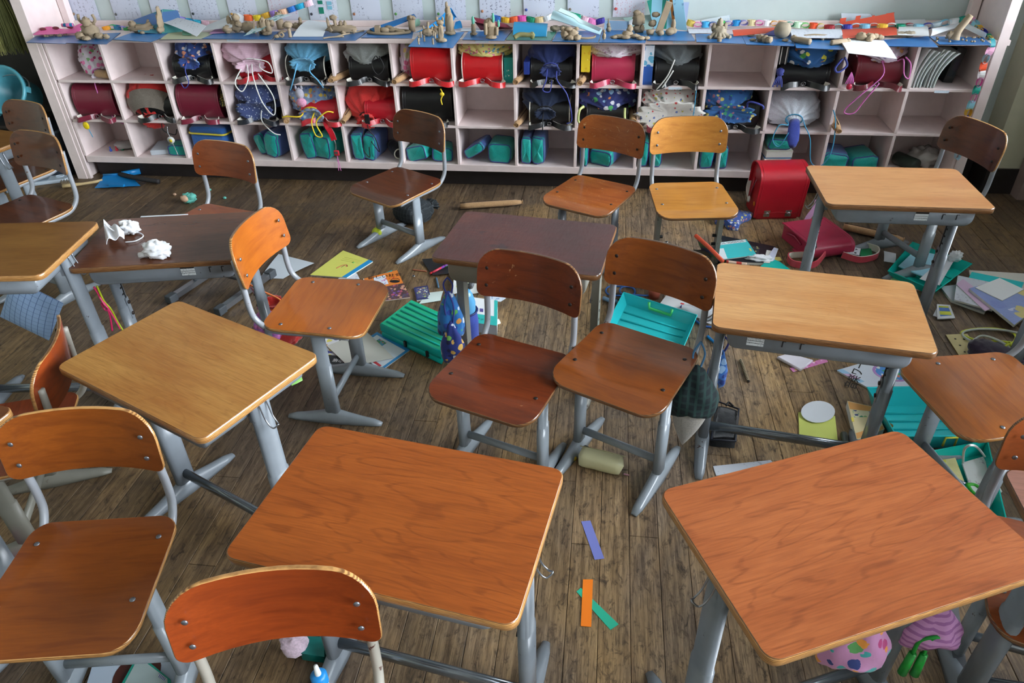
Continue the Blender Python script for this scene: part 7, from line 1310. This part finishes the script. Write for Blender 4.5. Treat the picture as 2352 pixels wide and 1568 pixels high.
for k,(u,v,a,b,mm) in enumerate(((2275,775,.10,.07,plain('lime_rope',(196,206,60),.4)),(2285,780,.13,.08,plain('clear_rope',(190,196,190),.3)),(2300,800,.10,.05,plain('lime_rope',(196,206,60),.4)),(2268,790,.07,.06,plain('clear_rope',(190,196,190),.3)))):
    q=pz(u,v,.008+.006*k)-c0; m=MB(); m.tube([q+Vector((a*math.cos(x)+.02*math.sin(2*x+k),b*math.sin(x),.006*math.sin(2*x))) for x in [2*PI*i/26 for i in range(26)]],.0048,6,closed=True); m.build('coil',mm,t)
for k in range(6):
    m=MB(); q=pz(2325,800,.03)-c0; m.tube(smooth_path([q,q+Vector((.02*math.cos(k),.02*math.sin(k),.02)),q+Vector((.04*math.cos(k),.04*math.sin(k)-.01,-.015))],5),.004,6); m.build('loose_end',plain('lime_rope',(196,206,60),.4),t)
drawbag('dark purple bag lying on the floor behind the honey chair',pz(2300,822,.05),(.22,.20,.10),fabric('dark_purple_cloth',(38,22,48)),plain('lime_rope',(196,206,60),.4),(0,0,1.9),6,.02,mouth=.8)
# ---- bottom right, under the reddish cherry desk
F_PKP=printed('pink_dragon_print',(200,140,186),[(40,60,130),(230,150,60),(60,170,170),(180,60,120),(90,160,90)],28,.38)
hang('pink printed cotton bag hanging under the reddish cherry desk',py(1995,1400,1.02)+Vector((0,0,.0)),.14,.20,.08,F_PKP,2,None,.06,bulge=1.0)
hang('pink and lilac striped bag with green cord under the reddish cherry desk',py(2160,1392,1.10),.13,.13,.09,stripes('pink_lilac_stripe',(206,150,200),(170,110,170),60,'Z',.4,.85),4,plain('grass_green_cord',(20,150,60),.4),.07)
t=thing('skipping_rope','bright green skipping rope handles below the pink striped bag','rope',py(2115,1490,1.06)); mg=plain('grass_green_plastic',(24,150,54),.35)
for s in (-1,1):
    m=MB(); m.tube([(s*.012,0,-.02),(s*.014,0,-.10)],[.009,.011],10); m.build('grip',mg,t); m=MB(); m.tube(smooth_path([(s*.012,0,-.02),(s*.01,0,.03),(.02,0,.05),(.05,.01,.03)],5),.0045,6); m.build('rope',mg,t)
# ---- bottom left
r,at,an,patch=book('white picture catalogue lying under the golden brown chair',[(190,1600),(400,1600),(410,1490),(212,1528)],.006,plain('bluish_white_cover',(176,190,206),.5)); m=MB(); q=at(.55,.55,.0006); m.plate([(q[0]+.06*math.cos(a),q[1]+.06*math.sin(a)) for a in [2*PI*i/24 for i in range(24)]],.0004,lambda x,y:q[2]); m.build('brown_disc_print',[plain('brown_print',(70,30,22),.5)]*2,r)
r,at,an,patch=book('teal notebook with grey title panel and bar code on the white catalogue',[(262,1600),(400,1630),(392,1560),(318,1500)],.006,plain('teal_note_cover',(20,140,120),.5),z0=.008); patch(.05,.90,.02,.94,plain('grey_panel',(160,176,176),.6),'title_panel'); patch(.66,.84,.80,.92,stripes('bar_code',(190,196,210),(60,66,120),220,'X',.5,.6),'bar_code',.0006)
t=thing('glue_bottle','white glue bottle with blue collar standing under the orange chair','bottle',pz(760,1640,.0)); m=MB(); m.lathe([(0,0),(.022,0),(.024,.01),(.022,.10),(.017,.135),(.016,.15),(0,.15)],18,cap=False); m.build('body',plain('white_bottle',(214,216,214),.4),t); m=MB(); m.lathe([(.020,.148),(.020,.176),(.012,.182),(0,.182)],16,cap=False); m.build('collar',plain('blue_collar',(30,130,200),.35),t); m=MB(); m.lathe([(.008,.18),(.005,.215),(0,.217)],12,cap=False); m.build('nozzle',plain('white_bottle',(214,216,214),.4),t)
tag(MB().blob((0,0,.03),(.04,.03,.03),amp=.3,seed=3,fn=lambda q:Vector((q.x,q.y,max(q.z,-.029)))).build('cloth_bundle',fabric('pale_pink_cloth',(214,190,206)),None,pz(682,1496,.0)),'pale pink cloth bundle under the cherry-grained desk','cloth')
flat('tool_case','dark teal plastic case by the leg under the cherry-grained desk','case',[(690,1500),(745,1508),(745,1462),(690,1460)],.03,[plain('deep_teal_case',(6,110,104),.4)])
flat('workbook','teal and white workbooks lying in a stack under the cherry-grained desk','book',[(560,1390),(700,1400),(720,1320),(640,1300)],.02,[stripes('teal_white_spines',(206,206,214),(40,160,160),18,'X',.4,.5),MPAGE])
flat('booklet','pink and blue booklet beside the teal workbooks','book',[(650,1380),(720,1390),(735,1325),(672,1312)],.012,[stripes('pink_blue_booklet',(200,150,180),(80,90,160),12,'X',.5,.5),MPAGE],.022)
flat('craft_paper','light green paper corner sticking out of the golden desk tray','paper',[(670,885),(695,872),(692,860),(668,868)],.002,[plain('light_green_paper',(150,210,110),.6)],.545)
flat('plastic_folder','teal folder on the floor under the dark cherry desk','folder',[(-30,1010),(22,1000),(20,960),(-20,958)],.01,[MTB,MTB])
flat('pink_case','magenta case on the floor left of the golden brown chair','case',[(-25,1340),(25,1300),(18,1268),(-30,1290)],.03,[plain('magenta_case',(206,70,150),.4)])
# desk at the window side whose leg shows at the edge of the photograph
q=pz(2338,862,.09); DESK['L']=desk('oak school desk by the window, only its grey leg beside the skipping rope shows',q.x+.262,q.y+.06,0,.555,T_D,PLYD)
